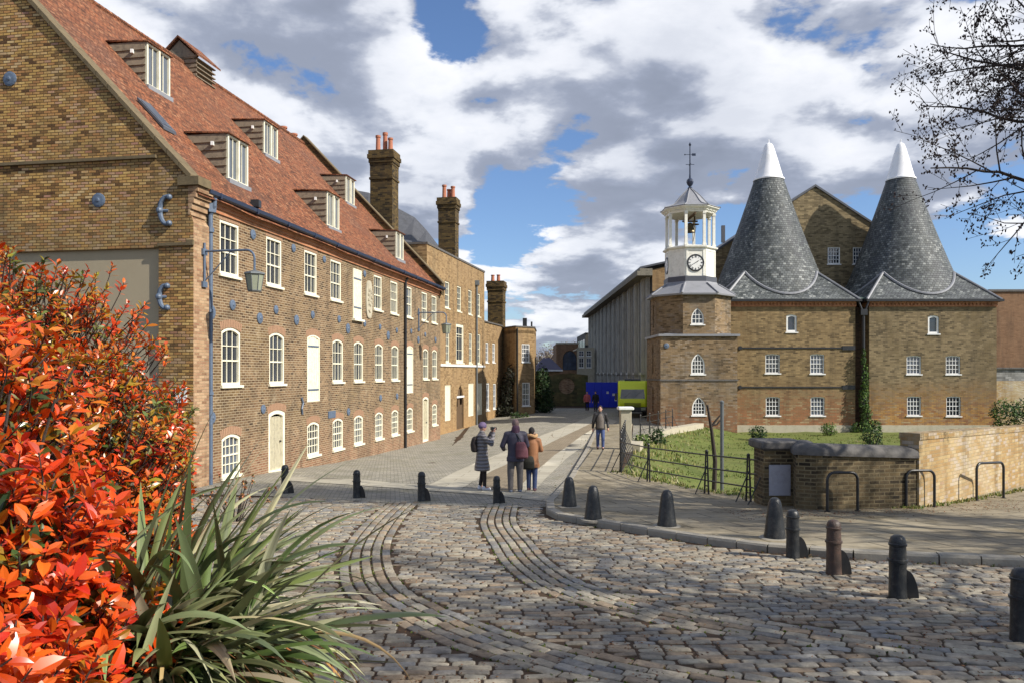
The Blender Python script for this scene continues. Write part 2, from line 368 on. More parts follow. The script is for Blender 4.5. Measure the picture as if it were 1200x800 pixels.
M['stone'] = paint('weathered_stone', A(150, 144, 126), 0.9, 0.2, 2.5, bump=0.6, dirt=A(84, 80, 66), dirtamt=0.6)
M['stone_dark'] = paint('dark_coping_stone', A(112, 108, 104), 0.8, 0.25, 2.5, bump=0.6, dirt=A(58, 56, 52), dirtamt=0.7)
M['stone_pale'] = paint('pale_stone', A(206, 196, 168), 0.85, 0.12, 2.0, bump=0.4, dirt=A(140, 128, 96), dirtamt=0.4)
M['render'] = paint('tan_render', A(188, 172, 138, 0.66), 0.92, 0.05, 0.5, bump=0.2, dirt=A(160, 142, 106), dirtamt=0.25)
M['boards'] = paint('weathered_boards', A(146, 130, 106, .7), 0.85, 0.25, 4, bump=0.5, dirt=A(60, 50, 42), dirtamt=0.6)
M['coping_moss'] = paint('mossy_coping', A(128, 110, 74), 0.9, 0.3, 4, bump=0.6, dirt=A(84, 72, 48), dirtamt=0.6)
M['greywall'] = paint('grey_cladding', A(92, 92, 88, 0.5), 0.8, 0.15, 0.6, dirt=A(62, 62, 58), dirtamt=0.6)
M['darkgap'] = paint('dark_openings', (0.018, 0.018, 0.019), 0.5, 0.2, 1)
M['plaque'] = paint('plaque_metal', A(178, 178, 190, 0.7), 0.4, 0.08, 5, dirt=A(130, 128, 130), dirtamt=0.4)
M['hoarding'] = paint('blue_hoarding', (0.012, 0.035, 0.62), 0.4, 0.1, 1.0)
M['hivis'] = paint('yellow_green_paint', (0.72, 0.86, 0.03), 0.3, 0.05, 1.0, bump=0.02)
M['asphalt'] = paint('rubber', (0.02, 0.02, 0.021), 0.8, 0.2, 3)
M['wood'] = paint('brown_wood', A(110, 84, 52), 0.8, 0.25, 5, bump=0.4)
M['steel'] = paint('galvanised_steel', A(120, 126, 128, 0.7), 0.5, 0.1, 5, metal=0.4)
def glassmat(name, col, rough=0.06, refl=0.5):
    m, t, b = newmat(name); v = obc(t)
    rnd = t.n('ShaderNodeObjectInfo').outputs['Random']
    n = t.noise(v, 1.3, 2, 0.5)
    col2 = t.ramp(rnd, [(0.0, tuple(c*.5 for c in col)), (.55, col), (.72, tuple(c*2.2 for c in col)), (.9, tuple(c*4.0+.01 for c in col)), (1.0, (.20, .19, .16))])
    setp(t, b, col=t.mix(n, col2, tuple(c*0.4 for c in col)), rough=rough, spec=refl, normal=t.n('ShaderNodeBump', {'Height': t.noise(v, 2.2, 1, 0.4), 'Strength': 0.15, 'Distance': 0.05}).outputs[0]); return m
M['glass'] = glassmat('window_glass', (0.035, 0.045, 0.065), refl=0.9)
M['glass_blue'] = glassmat('windscreen_glass', (0.02, 0.06, 0.09), refl=0.8)
m, t, b = newmat('curtained_glass')
setp(t, b, col=(0.10, 0.12, 0.15), rough=0.08, spec=0.8); M['glass_pale'] = m
m, t, b = newmat('lamp_glass')
setp(t, b, col=A(150, 156, 132, 0.8), rough=0.25, spec=0.5); M['lampglass'] = m
def vcol(name, rough=0.45, spec=0.4, sss=0.0, bump=0.0, noisy=0.0, trans=0.0, coat=0.0):
    m, t, b = newmat(name); c = t.n('ShaderNodeVertexColor', layer_name='Col').outputs[0]
    if noisy:
        n = t.noise(obc(t), 14, 5, 0.65)
        c = t.mix(1.0, c, t.ramp(n, [(0.25, 1-noisy), (0.75, 1.0)]), 'MULTIPLY')
    setp(t, b, col=c, rough=rough, spec=spec)
    if coat: setp(t, b, coat=coat); b.inputs['Coat Roughness'].default_value = 0.2
    if bump: setp(t, b, normal=t.n('ShaderNodeBump', {'Height': t.noise(obc(t), 38, 6, 0.7), 'Strength': bump, 'Distance': 0.012}).outputs[0])
    if trans:
        tr = t.n('ShaderNodeBsdfTranslucent', {0: c}); mx = t.n('ShaderNodeMixShader', {0: trans})
        t.link(b.outputs[0], mx.inputs[1]); t.link(tr.outputs[0], mx.inputs[2])
        t.link(mx.outputs[0], [n_ for n_ in t.nt.nodes if n_.bl_idname == 'ShaderNodeOutputMaterial'][0].inputs[0])
    return m
M['leaf'] = vcol('glossy_leaf', rough=0.30, spec=0.55, trans=0.30)
M['blade'] = vcol('flax_blade', rough=0.38, spec=0.5, trans=0.12)
M['foliage'] = vcol('foliage', rough=0.6, spec=0.25, trans=0.25)
M['stone_sett'] = vcol('granite_setts', rough=0.66, spec=0.3, bump=1.0, noisy=0.6)
M['litter'] = vcol('dead_leaves', rough=0.8, spec=0.1)
M['bark'] = paint('bark', A(70, 58, 50), 0.9, 0.3, 6, bump=0.6)

def ground_mat(name, c1, c2, c3, bw=None, bh=None, mortar=(0.05, 0.045, 0.03), moss=None, mossamt=0.5, ms=0.01, rot=0.0, bump=0.4, var=0.6):
    m, t, b = newmat(name); ob = obc(t)
    v = t.n('ShaderNodeMapping', {'Vector': ob, 'Rotation': (0, 0, rot)}).outputs[0]
    flat = t.vmath('MULTIPLY', v, (1, 1, 0))
    wob = t.vmath('SCALE', t.vmath('SUBTRACT', t.noise(flat, 3.0, 3, 0.5, out=1), (0.5, 0.5, 0.5)), scale=0.05)
    flat2 = t.vmath('ADD', flat, wob)
    n1 = t.noise(flat, 0.5, 7, 0.7); n2 = t.noise(flat, 9, 5, 0.7)
    c = t.ramp(t.math('ADD', t.math('MULTIPLY', n1, 0.7), t.math('MULTIPLY', n2, 0.3)), [(0.32, c1), (0.5, c2), (0.68, c3)])
    h = n2
    if bw:
        br = t.n('ShaderNodeTexBrick', {'Vector': flat2, 'Color1': (1-var, 1-var, 1-var, 1), 'Color2': (1, 1, 1, 1), 'Mortar': (1, 1, 1, 1), 'Scale': 1.0, 'Mortar Size': ms, 'Mortar Smooth': 0.4, 'Brick Width': bw, 'Row Height': bh})
        c = t.mix(1.0, c, br.outputs[0], 'MULTIPLY')
        c = t.mix(t.math('MULTIPLY', br.outputs['Fac'], 0.85), c, mortar)
        h = t.math('ADD', t.math('MULTIPLY', br.outputs['Fac'], -1.0), t.math('MULTIPLY', n2, 0.4))
    if moss:
        f = t.n('ShaderNodeMapRange', {0: t.noise(flat, 0.8, 8, 0.75, 0.5), 1: 0.50, 2: 0.68}).outputs[0]
        c = t.mix(t.math('MULTIPLY', f, mossamt), c, moss)
    setp(t, b, col=c, rough=0.82, spec=0.3, normal=t.n('ShaderNodeBump', {'Height': h, 'Strength': bump, 'Distance': 0.02}).outputs[0])
    return m
M['dirt'] = ground_mat('joint_dirt', A(46, 36, 24), A(84, 60, 36), A(62, 58, 30), bump=0.6)
M['street'] = ground_mat('street_setts', A(150, 146, 130,.8), A(170, 164, 148,.8), A(184, 176, 156,.8), 0.22, 0.11, moss=A(122, 120, 70), mossamt=0.45, rot=R(-9), var=0.35, ms=0.012, mortar=A(84, 80, 62))
M['street_tan'] = ground_mat('street_tan_setts', A(150, 134, 106), A(170, 152, 122), A(182, 164, 134), 0.22, 0.11, rot=R(8), var=0.25, mortar=A(110, 98, 74))
M['flag'] = ground_mat('flagstones', A(186, 176, 154), A(204, 196, 172), A(212, 204, 184), 1.1, 0.62, rot=R(6), var=0.12, ms=0.012, mortar=A(120, 110, 88), bump=0.15)
M['pave'] = ground_mat('pavement_flags', A(132, 118, 92, .62), A(176, 162, 132, .62), A(196, 182, 150, .62), 0.9, 0.6, rot=R(-12), var=0.25, ms=0.018, mortar=A(70, 60, 40), moss=A(106, 92, 50), mossamt=0.65, bump=0.35)
M['kerb'] = paint('kerb_granite', A(176, 168, 150), 0.8, 0.15, 4, bump=0.5, dirt=A(110, 98, 76))
M['grass'] = ground_mat('grass_ground', A(76, 92, 26), A(112, 126, 36), A(130, 134, 60), moss=A(128, 112, 62), mossamt=0.5, bump=0.8)

# ------------------------------------------------------------------ generic geometry: polygon sheets by constrained Delaunay
def inside(p, poly):
    c = False; x, y = p; n = len(poly)
    for i in range(n):
        x1, y1 = poly[i][0], poly[i][1]; x2, y2 = poly[(i+1) % n][0], poly[(i+1) % n][1]
        if (y1 > y) != (y2 > y) and x < (x2-x1)*(y-y1)/(y2-y1)+x1: c = not c
    return c
def cdt(outer, holes=(), extra=()):
    vs, es = [], []
    for loop in (outer, *holes):
        b = len(vs); vs += [Vector((p[0], p[1])) for p in loop]
        es += [(b+i, b+(i+1) % len(loop)) for i in range(len(loop))]
    vs += [Vector((p[0], p[1])) for p in extra]
    ov, oe, of, *_ = delaunay_2d_cdt(vs, es, [], 0, 1e-5)
    tris = []
    for f in of:
        c = ((ov[f[0]]+ov[f[1]]+ov[f[2]])/3)
        if inside(c, outer) and not any(inside(c, h) for h in holes): tris.append(tuple(f))
    return ov, tris
def sheet(name, outer, mat, dz, holes=(), step=1.0, zf=G, kind='structure'):
    xs = [p[0] for p in outer]; ys = [p[1] for p in outer]; ex = []
    x0, x1, y0, y1 = max(-60, min(xs)), min(60, max(xs)), max(-20, min(ys)), min(100, max(ys))
    nx = int((x1-x0)/step); ny = int((y1-y0)/step)
    for i in range(1, nx+1):
        for j in range(1, ny+1):
            p = (x0+i*step, y0+j*step)
            if inside(p, outer) and not any(inside(p, h) for h in holes): ex.append(p)
    # cut long edges so that they follow the height field
    def dens(loop):
        o = []
        for a, b_ in zip(loop, list(loop[1:])+[loop[0]]):
            L = math.hypot(b_[0]-a[0], b_[1]-a[1]); n = max(1, min(60, int(L/step)))
            o += [(a[0]+(b_[0]-a[0])*i/n, a[1]+(b_[1]-a[1])*i/n) for i in range(n)]
        return o
    ov, tris = cdt(dens(outer), [dens(h) for h in holes], ex)
    mb = MB(); mb.v = [(p[0], p[1], zf(p[0], p[1])+dz) for p in ov]
    for tr in tris:
        a, b_, c = [Vector(mb.v[i]) for i in tr]
        mb.f.append(tr if (b_-a).cross(c-a).z > 0 else tr[::-1])
    o = mb.build(name, mat, smooth=True); tag(o, kind=kind); return o

# ------------------------------------------------------------------ ground layout
RAIL0 = gp(723, 556); RAILS = [gp(722, 556), gp(760, 566), gp(830, 580), gp(878, 587), gp(893, 592)]
PIERB = Vector((4.75, 31.5, 0))
GRASS = [tuple(p[:2]) for p in RAILS] + [(6.2, 15.8), (8.2, 15.7), (12.7, 19.2), (30, 33), (60, 55), (60, 72), (11.6, 72), (11.6, 46.9), (8.7, 42.2), (6.4, 36.8), (5.0, 31.5), (3.05, 22.2)]
big = [(-700, -20), (700, -20), (700, 1800), (-700, 1800)]
sheet('ground', big, M['dirt'], 0.0, holes=[GRASS], step=1.6)
GZ = -3.88 + CZ
def grass_z(x, y):
    # bank down from the bridge road on the left, flat river terrace to the right
    ex = interp(y, [(21.7, 3.0), (31.5, 5.0), (36.8, 6.4), (42.2, 8.7), (46.9, 11.6), (72, 11.6)])
    k = sstep(0.1, interp(y, [(22, 2.4), (30, 3.6), (48, 3.2)]), x-ex) if y > 20.5 else 1.0
    return GZ*k + (1-k)*(G(ex, y)-0.05) + 0.12*mnoise.noise(Vector((x*0.6, y*0.6, 0)))*k
sheet('grass', GRASS, M['grass'], 0.0, step=0.8, zf=grass_z)
# street surface beyond the bollard line
KERB_PX = [(700, 500), (686, 530), (668, 562), (652, 580), (641, 592), (642, 602), (655, 609), (700, 617), (760, 627), (830, 638), (900, 647), (1000, 655), (1100, 660), (1200, 664), (1400, 672), (1900, 690)]
KERB = [gp(u, v) for u, v in KERB_PX]
pav = [tuple(p[:2]) for p in KERB] + [(40, 25), (40, 40.5), (30, 32.9), (12.7, 19.15), (8.2, 15.65), (6.2, 15.75)] + [tuple(p[:2]) for p in RAILS[::-1]] + [(3.05, 22.2), (4.7, 31.5), tuple(gp(742, 497)[:2])]
PAVH = 0.11
sheet('pavement', pav, M['pave'], PAVH, step=0.7)
bl = [gp(u, v) for u, v in [(250, 579), (334, 582), (418, 587), (494, 591), (582, 594), (641, 594)]]
street = [tuple(p[:2]) for p in bl] + [tuple(p[:2]) for p in KERB[:5][::-1]] + [tuple(gp(742, 497)[:2]), (4.9, 31.5), (6.3, 36.8), (8.6, 42.2), (11.5, 47.2), (11.5, 72), (-7, 72), (-9.2, 19.5), (-12, 15)]
sheet('street', street, M['street'], 0.012, step=1.0)
def pxsheet(name, pts, mat, dz): return sheet(name, [tuple(gp(u, v)[:2]) for u, v in pts], mat, dz, step=0.8)
pxsheet('street_middle', [(565, 573), (610, 577), (632, 560), (660, 532), (696, 507), (716, 492), (700, 487), (676, 497), (640, 512), (590, 534), (560, 551)], M['street_tan'], 0.016)
pxsheet('wheel_flags', [(500, 570), (540, 573), (578, 551), (620, 531), (665, 509), (712, 486), (700, 484), (654, 503), (612, 519), (560, 541)], M['flag'], 0.020)
pxsheet('wheel_flags', [(600, 579), (622, 580), (640, 560), (664, 537), (690, 517), (724, 493), (714, 491), (682, 510), (650, 533), (622, 557)], M['flag'], 0.020)
pxsheet('crossing_flags', [(330, 558), (330, 563), (420, 569), (500, 575), (580, 581), (640, 588), (645, 582), (580, 575), (500, 569), (420, 562)], M['flag'], 0.024)

# kerb stones
mb = MB(); pts = KERB; acc = []
dense = []
for a, b_ in zip(KERB, KERB[1:]):
    n = max(1, int((b_-a).length/0.45)); dense += [a+(b_-a)*i/n for i in range(n)]
dense.append(KERB[-1])
for i in range(len(dense)-1):
    a, b_ = dense[i], dense[i+1]; d = (b_-a); d.z = 0; L = d.length
    if L < 0.01: continue
    d.normalize(); nrm = Vector((-d.y, d.x, 0))
    if nrm.dot(Vector((5, 18, 0))-a) < 0: nrm = -nrm
    a2 = a + d*0.008; b2 = b_ - d*0.008; j = random.uniform(-0.006, 0.006)
    q = []
    for z in (-0.08, PAVH-0.02, PAVH+0.012+j):
        ins = 0.02 if z > PAVH else 0
        q.append([a2-nrm*(0.03-ins)+Vector((0, 0, z)), b2-nrm*(0.03-ins)+Vector((0, 0, z)), b2+nrm*0.14+Vector((0, 0, z)), a2+nrm*0.14+Vector((0, 0, z))])
    if (q[0][1]-q[0][0]).cross(q[0][2]-q[0][1]).z < 0: q = [r_[::-1] for r_ in q]
    mb.rings(q, True)
tag(mb.build('kerb', M['kerb']), kind='structure')

# ------------------------------------------------------------------ foreground setts (real stones)
def smooth_path(px, n=12):
    p = [gp(u, v) for u, v in px]; out = []
    for i in range(len(p)-1):
        p0, p1, p2, p3 = p[max(i-1, 0)], p[i], p[i+1], p[min(i+2, len(p)-1)]
        for k in range(n):
            t_ = k/n
            out.append(0.5*((2*p1)+(-p0+p2)*t_+(2*p0-5*p1+4*p2-p3)*t_*t_+(-p0+3*p1-3*p2+p3)*t_**3))
    out.append(p[-1]); return out
T1 = smooth_path([(474, 588), (455, 605), (434, 633), (429, 664), (445, 696), (505, 727), (580, 755), (690, 782), (840, 805), (1050, 830)])
T2 = smooth_path([(590, 590), (584, 612), (602, 640), (618, 660), (650, 683), (695, 700), (745, 713), (830, 730), (960, 748), (1130, 765), (1350, 780)])
def resample(path, st):
    out = [path[0].copy()]; left = st
    for a, b_ in zip(path, path[1:]):
        L = (b_-a).length; pos = 0
        while L-pos >= left:
            pos += left; out.append(a+(b_-a)*(pos/L)); left = st
        left -= (L-pos)
    return out
T1r, T2r = resample(T1, 0.12), resample(T2, 0.12)
TW = 0.30
grid = {}
for T in (T1r, T2r):
    for p in T: grid.setdefault((int(p.x//1), int(p.y//1)), []).append(p)
def trackdist(x, y):
    best = 9; cx, cy = int(x//1), int(y//1)
    for i in (-1, 0, 1):
        for j in (-1, 0, 1):
            for p in grid.get((cx+i, cy+j), ()):
                d = math.hypot(p.x-x, p.y-y)
                if d < best: best = d
    return best
kpoly = [tuple(p[:2]) for p in KERB[2:]] + [(40, 30), (3, 30)]
SET = MB(); rs = random.Random(3)
pal = [A(172, 160, 138, .8), A(156, 148, 132, .8), A(180, 168, 144, .8), A(146, 140, 130, .8), A(176, 154, 124, .8), A(150, 148, 142, .8), A(184, 174, 150, .8), A(156, 136, 110, .8)]
def sett(c, dx, dy, l, w, r_=rs, h=0.014):
    """one rounded stone: c centre on the ground, dx long axis"""
    col = pal[r_.randrange(len(pal))]; k = r_.uniform(0.92, 1.30)
    big_ = 0.5+0.5*mnoise.noise(Vector((c.x*0.5, c.y*0.5, 3)))
    col = tuple(x*k*(0.82+0.36*big_) for x in col)
    hh = h+r_.uniform(-0.004, 0.005); tl = r_.uniform(-0.006, 0.006)
    rings = []
    for (ins, z) in ((0.0, -0.03), (0.001, hh*0.5), (0.006, hh*0.85), (0.014, hh)):
        a, b_ = l/2-ins, max(0.006, w/2-ins)
        cr = min(0.013, b_*0.4)
        ring = [(-a+cr, -b_), (a-cr, -b_), (a, -b_+cr), (a, b_-cr), (a-cr, b_), (-a+cr, b_), (-a, b_-cr), (-a, -b_+cr)]
        rings.append([c+dx*p[0]+dy*p[1]+Vector((0, 0, z+tl*p[0]/l*2)) for p in ring])
    f0 = len(SET.f); SET.rings(rings, True)
    del SET.f[f0+24]           # bottom face is never seen
    for f in range(f0, len(SET.f)): SET.c[f] = col
y = 3.05; row = 0
while y < 18.0:
    pitch = 0.104*rs.uniform(0.97, 1.03)*(1.0 if y < 10 else 1.05)
    x = -9.5 + rs.uniform(0, 0.3)
    while x < 13.5:
        l = rs.uniform(0.17, 0.24)
        cx = x+l/2; cy = y + 0.05*math.sin(cx*0.45) + 0.010*cx + 0.03*max(0, cx-4)
        x += l+0.010
        if abs(cx) > cy*0.70+1.2: continue
        if cx < -1.6 and cy < 4.5: continue
        lim = interp(cx, [(-12, 18.2), (bl[1].x, bl[1].y), (bl[2].x, bl[2].y), (bl[3].x, bl[3].y), (bl[4].x, bl[4].y), (bl[5].x, bl[5].y), (3, 17)])
        if cy > lim or inside((cx, cy+0.06), kpoly) or inside((cx+0.15, cy+0.05), kpoly): continue
        if trackdist(cx, cy) < TW+0.055 or trackdist(cx-l/2, cy) < TW+0.01 or trackdist(cx+l/2, cy) < TW+0.01:
            l2 = .10; ok_ = False
            for off_ in (-l/2+.05, l/2-.05):
                if trackdist(cx+off_, cy) > TW+.085: sett(Vector((cx+off_, cy, G(cx, cy))), Vector((1, 0, 0)), Vector((0, 1, 0)), .10, pitch-.028)
            continue
        sl_ = 0.0225*math.cos(cx*0.45)+0.01+(0.03 if cx > 4 else 0)+rs.uniform(-0.015, 0.015)
        dx = Vector((math.cos(sl_), math.sin(sl_), 0)); dy = Vector((-dx.y, dx.x, 0))
        sett(Vector((cx, cy, G(cx, cy)+rs.uniform(-0.005, 0.005))), dx, dy, l-0.010, pitch-0.020-rs.random()*.006)
    y += pitch; row += 1
for T in (T1, T2):
    for k in range(-2, 3):
        off = k*0.135; path = []
        for i in range(len(T)):
            d = (T[min(i+1, len(T)-1)]-T[max(i-1, 0)]); d.z = 0; d.normalize()
            path.append(T[i]+Vector((-d.y, d.x, 0))*off)
        pos = resample(path, 0.05); i = rs.randrange(3)
        while i < len(pos)-7:
            n = rs.choice((4, 5, 5, 6)); a, b_ = pos[i], pos[i+n]; d = b_-a; d.z = 0; L = d.length; d.normalize()
            c = (a+b_)/2
            if not (abs(c.x) > c.y*0.72+1.2):
                sett(Vector((c.x, c.y, G(c.x, c.y)+0.004)), d, Vector((-d.y, d.x, 0)), L-0.016, 0.108)
            i += n
tag(SET.build('cobblestones', M['stone_sett'], smooth=True, autosm=24), kind='structure')
print('sett faces', len(SET.f))

# ------------------------------------------------------------------ wall and window builders
class Frame3:
    """a wall plane: origin o (z = world 0), horizontal direction d, outward normal n"""
    def __init__(s, o, d, n): s.o = Vector((o[0], o[1], 0)); s.d = Vector((d[0], d[1], 0)).normalized(); s.n = Vector((n[0], n[1], 0)).normalized()
    def at(s, a, z, out=0.0): return s.o + s.d*a + s.n*out + Vector((0, 0, z))
    def from_px(s, u, v):
        """(a, z) of the wall point seen at pixel u, v"""
        kx = (u-HU)/FP
        a = (kx*s.o.y - s.o.x)/(s.d.x - kx*s.d.y); Y = s.o.y + a*s.d.y
        return a, CZ + (HV-v)/FP*Y
def sh_rect(w, h): return [(-w/2, 0), (w/2, 0), (w/2, h), (-w/2, h)]
def sh_seg(w, h, rise=0.12, n=6):
    pts = [(-w/2, 0), (w/2, 0)]
    for i in range(n+1):
        x = w/2 - w*i/n; pts.append((x, h-rise+rise*(1-(2*x/w)**2)))
    return pts
def sh_gothic(w, h, n=6):
    hs = h - w*0.866; pts = [(-w/2, 0), (w/2, 0)]
    for i in range(n+1): t_ = R(60)*i/n; pts.append((w*math.cos(t_)-w/2, hs+w*math.sin(t_)))
    for i in range(n-1, -1, -1): t_ = R(60)*i/n; pts.append((-(w*math.cos(t_)-w/2), hs+w*math.sin(t_)))
    return pts
def top_at(shape, x):
    best = 0
    for (x1, z1), (x2, z2) in zip(shape[1:], shape[2:]+shape[:1]):
        if min(x1, x2)-1e-6 <= x <= max(x1, x2)+1e-6 and abs(x2-x1) > 1e-6:
            best = max(best, z1+(z2-z1)*(x-x1)/(x2-x1))
    return best
def wall_mb(mb, fr, outer, holes, reveal=0.12, out=0.0, m=0, mr=None):
    """holes: list of (a, z, shape)"""
    loops = [[(a+p[0], z+p[1]) for p in sh] for a, z, sh in holes]
    ov, tris = cdt(outer, loops)
    b = len(mb.v); mb.v += [tuple(fr.at(p[0], p[1], out)) for p in ov]
    flip = fr.d.cross(Vector((0, 0, 1))).dot(fr.n) < 0
    for t_ in tris:
        a, b_, c = [ov[i] for i in t_]
        ccw = (b_-a).cross(c-a) > 0
        t2 = t_ if ccw != flip else t_[::-1]
        if m: mb.m[len(mb.f)] = m
        mb.f.append(tuple(b+i for i in t2))
    for lp in loops:
        for p, q in zip(lp, lp[1:]+lp[:1]):
            f = [fr.at(*p, out), fr.at(*q, out), fr.at(*q, out-reveal), fr.at(*p, out-reveal)]
            mb.face(f if not flip else f[::-1], m=(mr if mr is not None else m))
def frame_ring(mb, fr, a, z, shape, t_, out, depth):
    xs = [p[0] for p in shape]; zs = [p[1] for p in shape]; w, h = max(xs)-min(xs), max(zs)
    inner = [(p[0]*(w-2*t_)/w, t_+p[1]*(h-2*t_)/h) for p in shape]
    n = len(shape)
    for i in range(n):
        j = (i+1) % n
        o1, o2, i1, i2 = shape[i], shape[j], inner[i], inner[j]
        pt = lambda p, o_: fr.at(a+p[0], z+p[1], o_)
        mb.face([pt(o1, out), pt(o2, out), pt(i2, out), pt(i1, out)])
        mb.face([pt(i1, out), pt(i2, out), pt(i2, out-depth), pt(i1, out-depth)])
        mb.face([pt(o2, out), pt(o1, out), pt(o1, out-depth), pt(o2, out-depth)])
    return inner
def fbox(mb, fr, a0, a1, z0, z1, o0, o1, m=0):
    mb.obox(fr.at(a0, z0, o0), fr.d*(a1-a0), Vector((0, 0, z1-z0)), fr.n*(o1-o0), m)
def window(parent, fr, a, z, shape, cols=3, rows=(0.0, 0.33, 0.62), rail=0.5, out=0.0, ft=0.075, mat='cream', sill=True, glass='glass', bar=0.022, name='window', silld=0.07, label=None):
    xs = [p[0] for p in shape]; w, h = max(xs)-min(xs), max(p[1] for p in shape)
    mb = MB(); inner = frame_ring(mb, fr, a, z, shape, ft, out-0.015, 0.09)
    iw = w-2*ft
    for i in range(1, cols):
        x = -iw/2+iw*i/cols; fbox(mb, fr, a+x-bar/2, a+x+bar/2, z+ft, z+top_at(inner, x)-0.002, out-0.075, out-0.048)
    def halfw(zz):
        lo, hi = 0.0, iw/2
        if top_at(inner, iw/2-0.001) >= zz: return iw/2
        for _ in range(14):
            md = (lo+hi)/2
            if top_at(inner, md) >= zz: lo = md
            else: hi = md
        return lo
    for r_ in rows:
        if r_ <= 0: continue
        zz = ft+(h-2*ft)*r_; hw = halfw(zz); fbox(mb, fr, a-hw, a+hw, z+zz-bar/2, z+zz+bar/2, out-0.078, out-0.045)
    if rail:
        zz = ft+(h-2*ft)*rail; hw = halfw(zz); fbox(mb, fr, a-hw, a+hw, z+zz-0.022, z+zz+0.022, out-0.082, out-0.040)
    wo = mb.build(name, M[mat], parent)
    if label: wo['label'] = label
    gb = MB(); n = len(inner)
    f = [fr.at(a+p[0], z+p[1], out-0.088) for p in inner]
    flip = fr.d.cross(Vector((0, 0, 1))).dot(fr.n) < 0
    gb.face(f if not flip else f[::-1])
    gb.face([p - fr.n*0.02 for p in (f[::-1] if not flip else f)])
    gb.build('pane', M[glass], wo)
    if sill:
        sb = MB(); fbox(sb, fr, a-w/2-0.07, a+w/2+0.07, z-0.075, z-0.002, -0.10, out+silld); sb.build('sill', M[mat], wo)
    return wo
def board_door(parent, fr, a, z, shape, name='door', mat='cream_board', hinges=(), out=0.0, handle=False, frame='cream', boards=5, inset=0.05, ft=0.07):
    xs = [p[0] for p in shape]; w, h = max(xs)-min(xs), max(p[1] for p in shape)
    mb = MB(); inner = frame_ring(mb, fr, a, z, shape, ft, out-0.012, 0.10)
    fo = mb.build(name, M[frame], parent)
    db = MB(); iw = w-2*ft
    for i in range(boards):
        x0 = -iw/2+iw*i/boards; x1 = x0+iw/boards-0.008
        fbox(db, fr, a+x0, a+x1, z+ft*0.3, z+min(top_at(inner, x0+0.004), top_at(inner, x1-0.004)), out-0.09, out-inset)
    db.build('panel', M[mat], fo)
    for hz in hinges:
        hb = MB(); fbox(hb, fr, a-iw/2, a+iw/2-0.03, z+hz-0.03, z+hz+0.03, out-inset, out-inset+0.018); hb.build('hinge', M['blue'], fo)
    if handle:
        hb = MB(); hb.ball(fr.at(a+iw/2-0.1, z+1.0, out-inset+0.04), 0.035); hb.build('handle', M['black'], fo)
    return fo
def disc_tie(parent, fr, a, z, r, big=False):
    mb = MB(); prof = [(r, 0.0), (r, 0.03), (r*0.75, 0.045), (r*0.45, 0.05), (r*0.3, 0.055), (r*0.22, 0.07), (0.001, 0.075)]
    q = fr.n.to_track_quat('Z', 'Y').to_matrix(); c = fr.at(a, z, 0.0)
    rings = [[c + q @ Vector((rr*math.cos(2*math.pi*k/14), rr*math.sin(2*math.pi*k/14), zz)) for k in range(14)] for rr, zz in prof]
    mb.rings(rings); return mb.build('wall_tie', M['blue'], parent)

# ------------------------------------------------------------------ the long brick mill on the left
ANG = math.atan2(157, 900)
S = Vector((math.sin(ANG), math.cos(ANG), 0)); N = Vector((math.cos(ANG), -math.sin(ANG), 0)); GD = -N
O1 = Vector((-8.34, 19.8, 0))
street1 = Frame3(O1, S, N); gable1 = Frame3(O1, GD, -S)
LEN1, WR = 24.6, 8.13
EZ = 4.87+CZ; SL = 1.045
def rp(t_, w_, dz=0.0): return O1 + S*t_ + GD*w_ + Vector((0, 0, EZ+SL*(w_ if w_ <= WR else 2*WR-w_)+dz))
mill = thing('brick_mill_building', O1, 'long brown brick building with steep red tiled roof, dormers and cream windows on the left', 'building')
Z = lambda z: z+CZ
TOPC = [1.98, 4.63, 7.33, 9.56, None, 14.2, 16.4, 18.65, 21.4, 23.3]
cols_t = [2.07, 4.82, 7.55, 9.75, 11.9, 14.35, 16.55, 18.85, 21.65, 23.42]
holes = []; jobs = []
for i, t_ in enumerate(TOPC):
    if t_ is None:
        sh = sh_rect(0.92, 2.0); holes.append((11.7, Z(2.17), sh)); jobs.append(('loft', 11.7, Z(2.17), sh))
        continue
    sh = sh_rect(1.02, 1.50); holes.append((t_, Z(2.73), sh)); jobs.append(('win', t_, Z(2.73), sh))
for i, t_ in enumerate(cols_t):
    if i in (2, 7):
        sh = sh_seg(1.04, 2.34, 0.10); holes.append((t_, Z(-1.03), sh)); jobs.append(('loft2', t_, Z(-1.03), sh))
    else:
        sh = sh_seg(1.02, 1.62, 0.12); holes.append((t_, Z(-.36), sh)); jobs.append(('win', t_, Z(-.36), sh))
for i, t_ in enumerate(cols_t):
    if i in (1, 8):
        zb = -3.22 if i == 1 else -3.70
        top = -1.20 if i == 1 else -1.30
        sh = sh_seg(1.12 if i == 1 else 1.1, top-zb, 0.10); holes.append((t_, Z(zb), sh)); jobs.append(('door', t_, Z(zb), sh))
    else:
        sh = sh_seg(1.00, 1.18, 0.12); holes.append((t_, Z(-2.93), sh)); jobs.append(('low', t_, Z(-2.93), sh))
mb = MB()
wall_mb(mb, street1, [(0.72, -0.9), (LEN1, -1.4), (LEN1, Z(4.35)), (0.72, Z(4.35))], holes, 0.13)
mb.build('wall', M['brick_street'], mill)
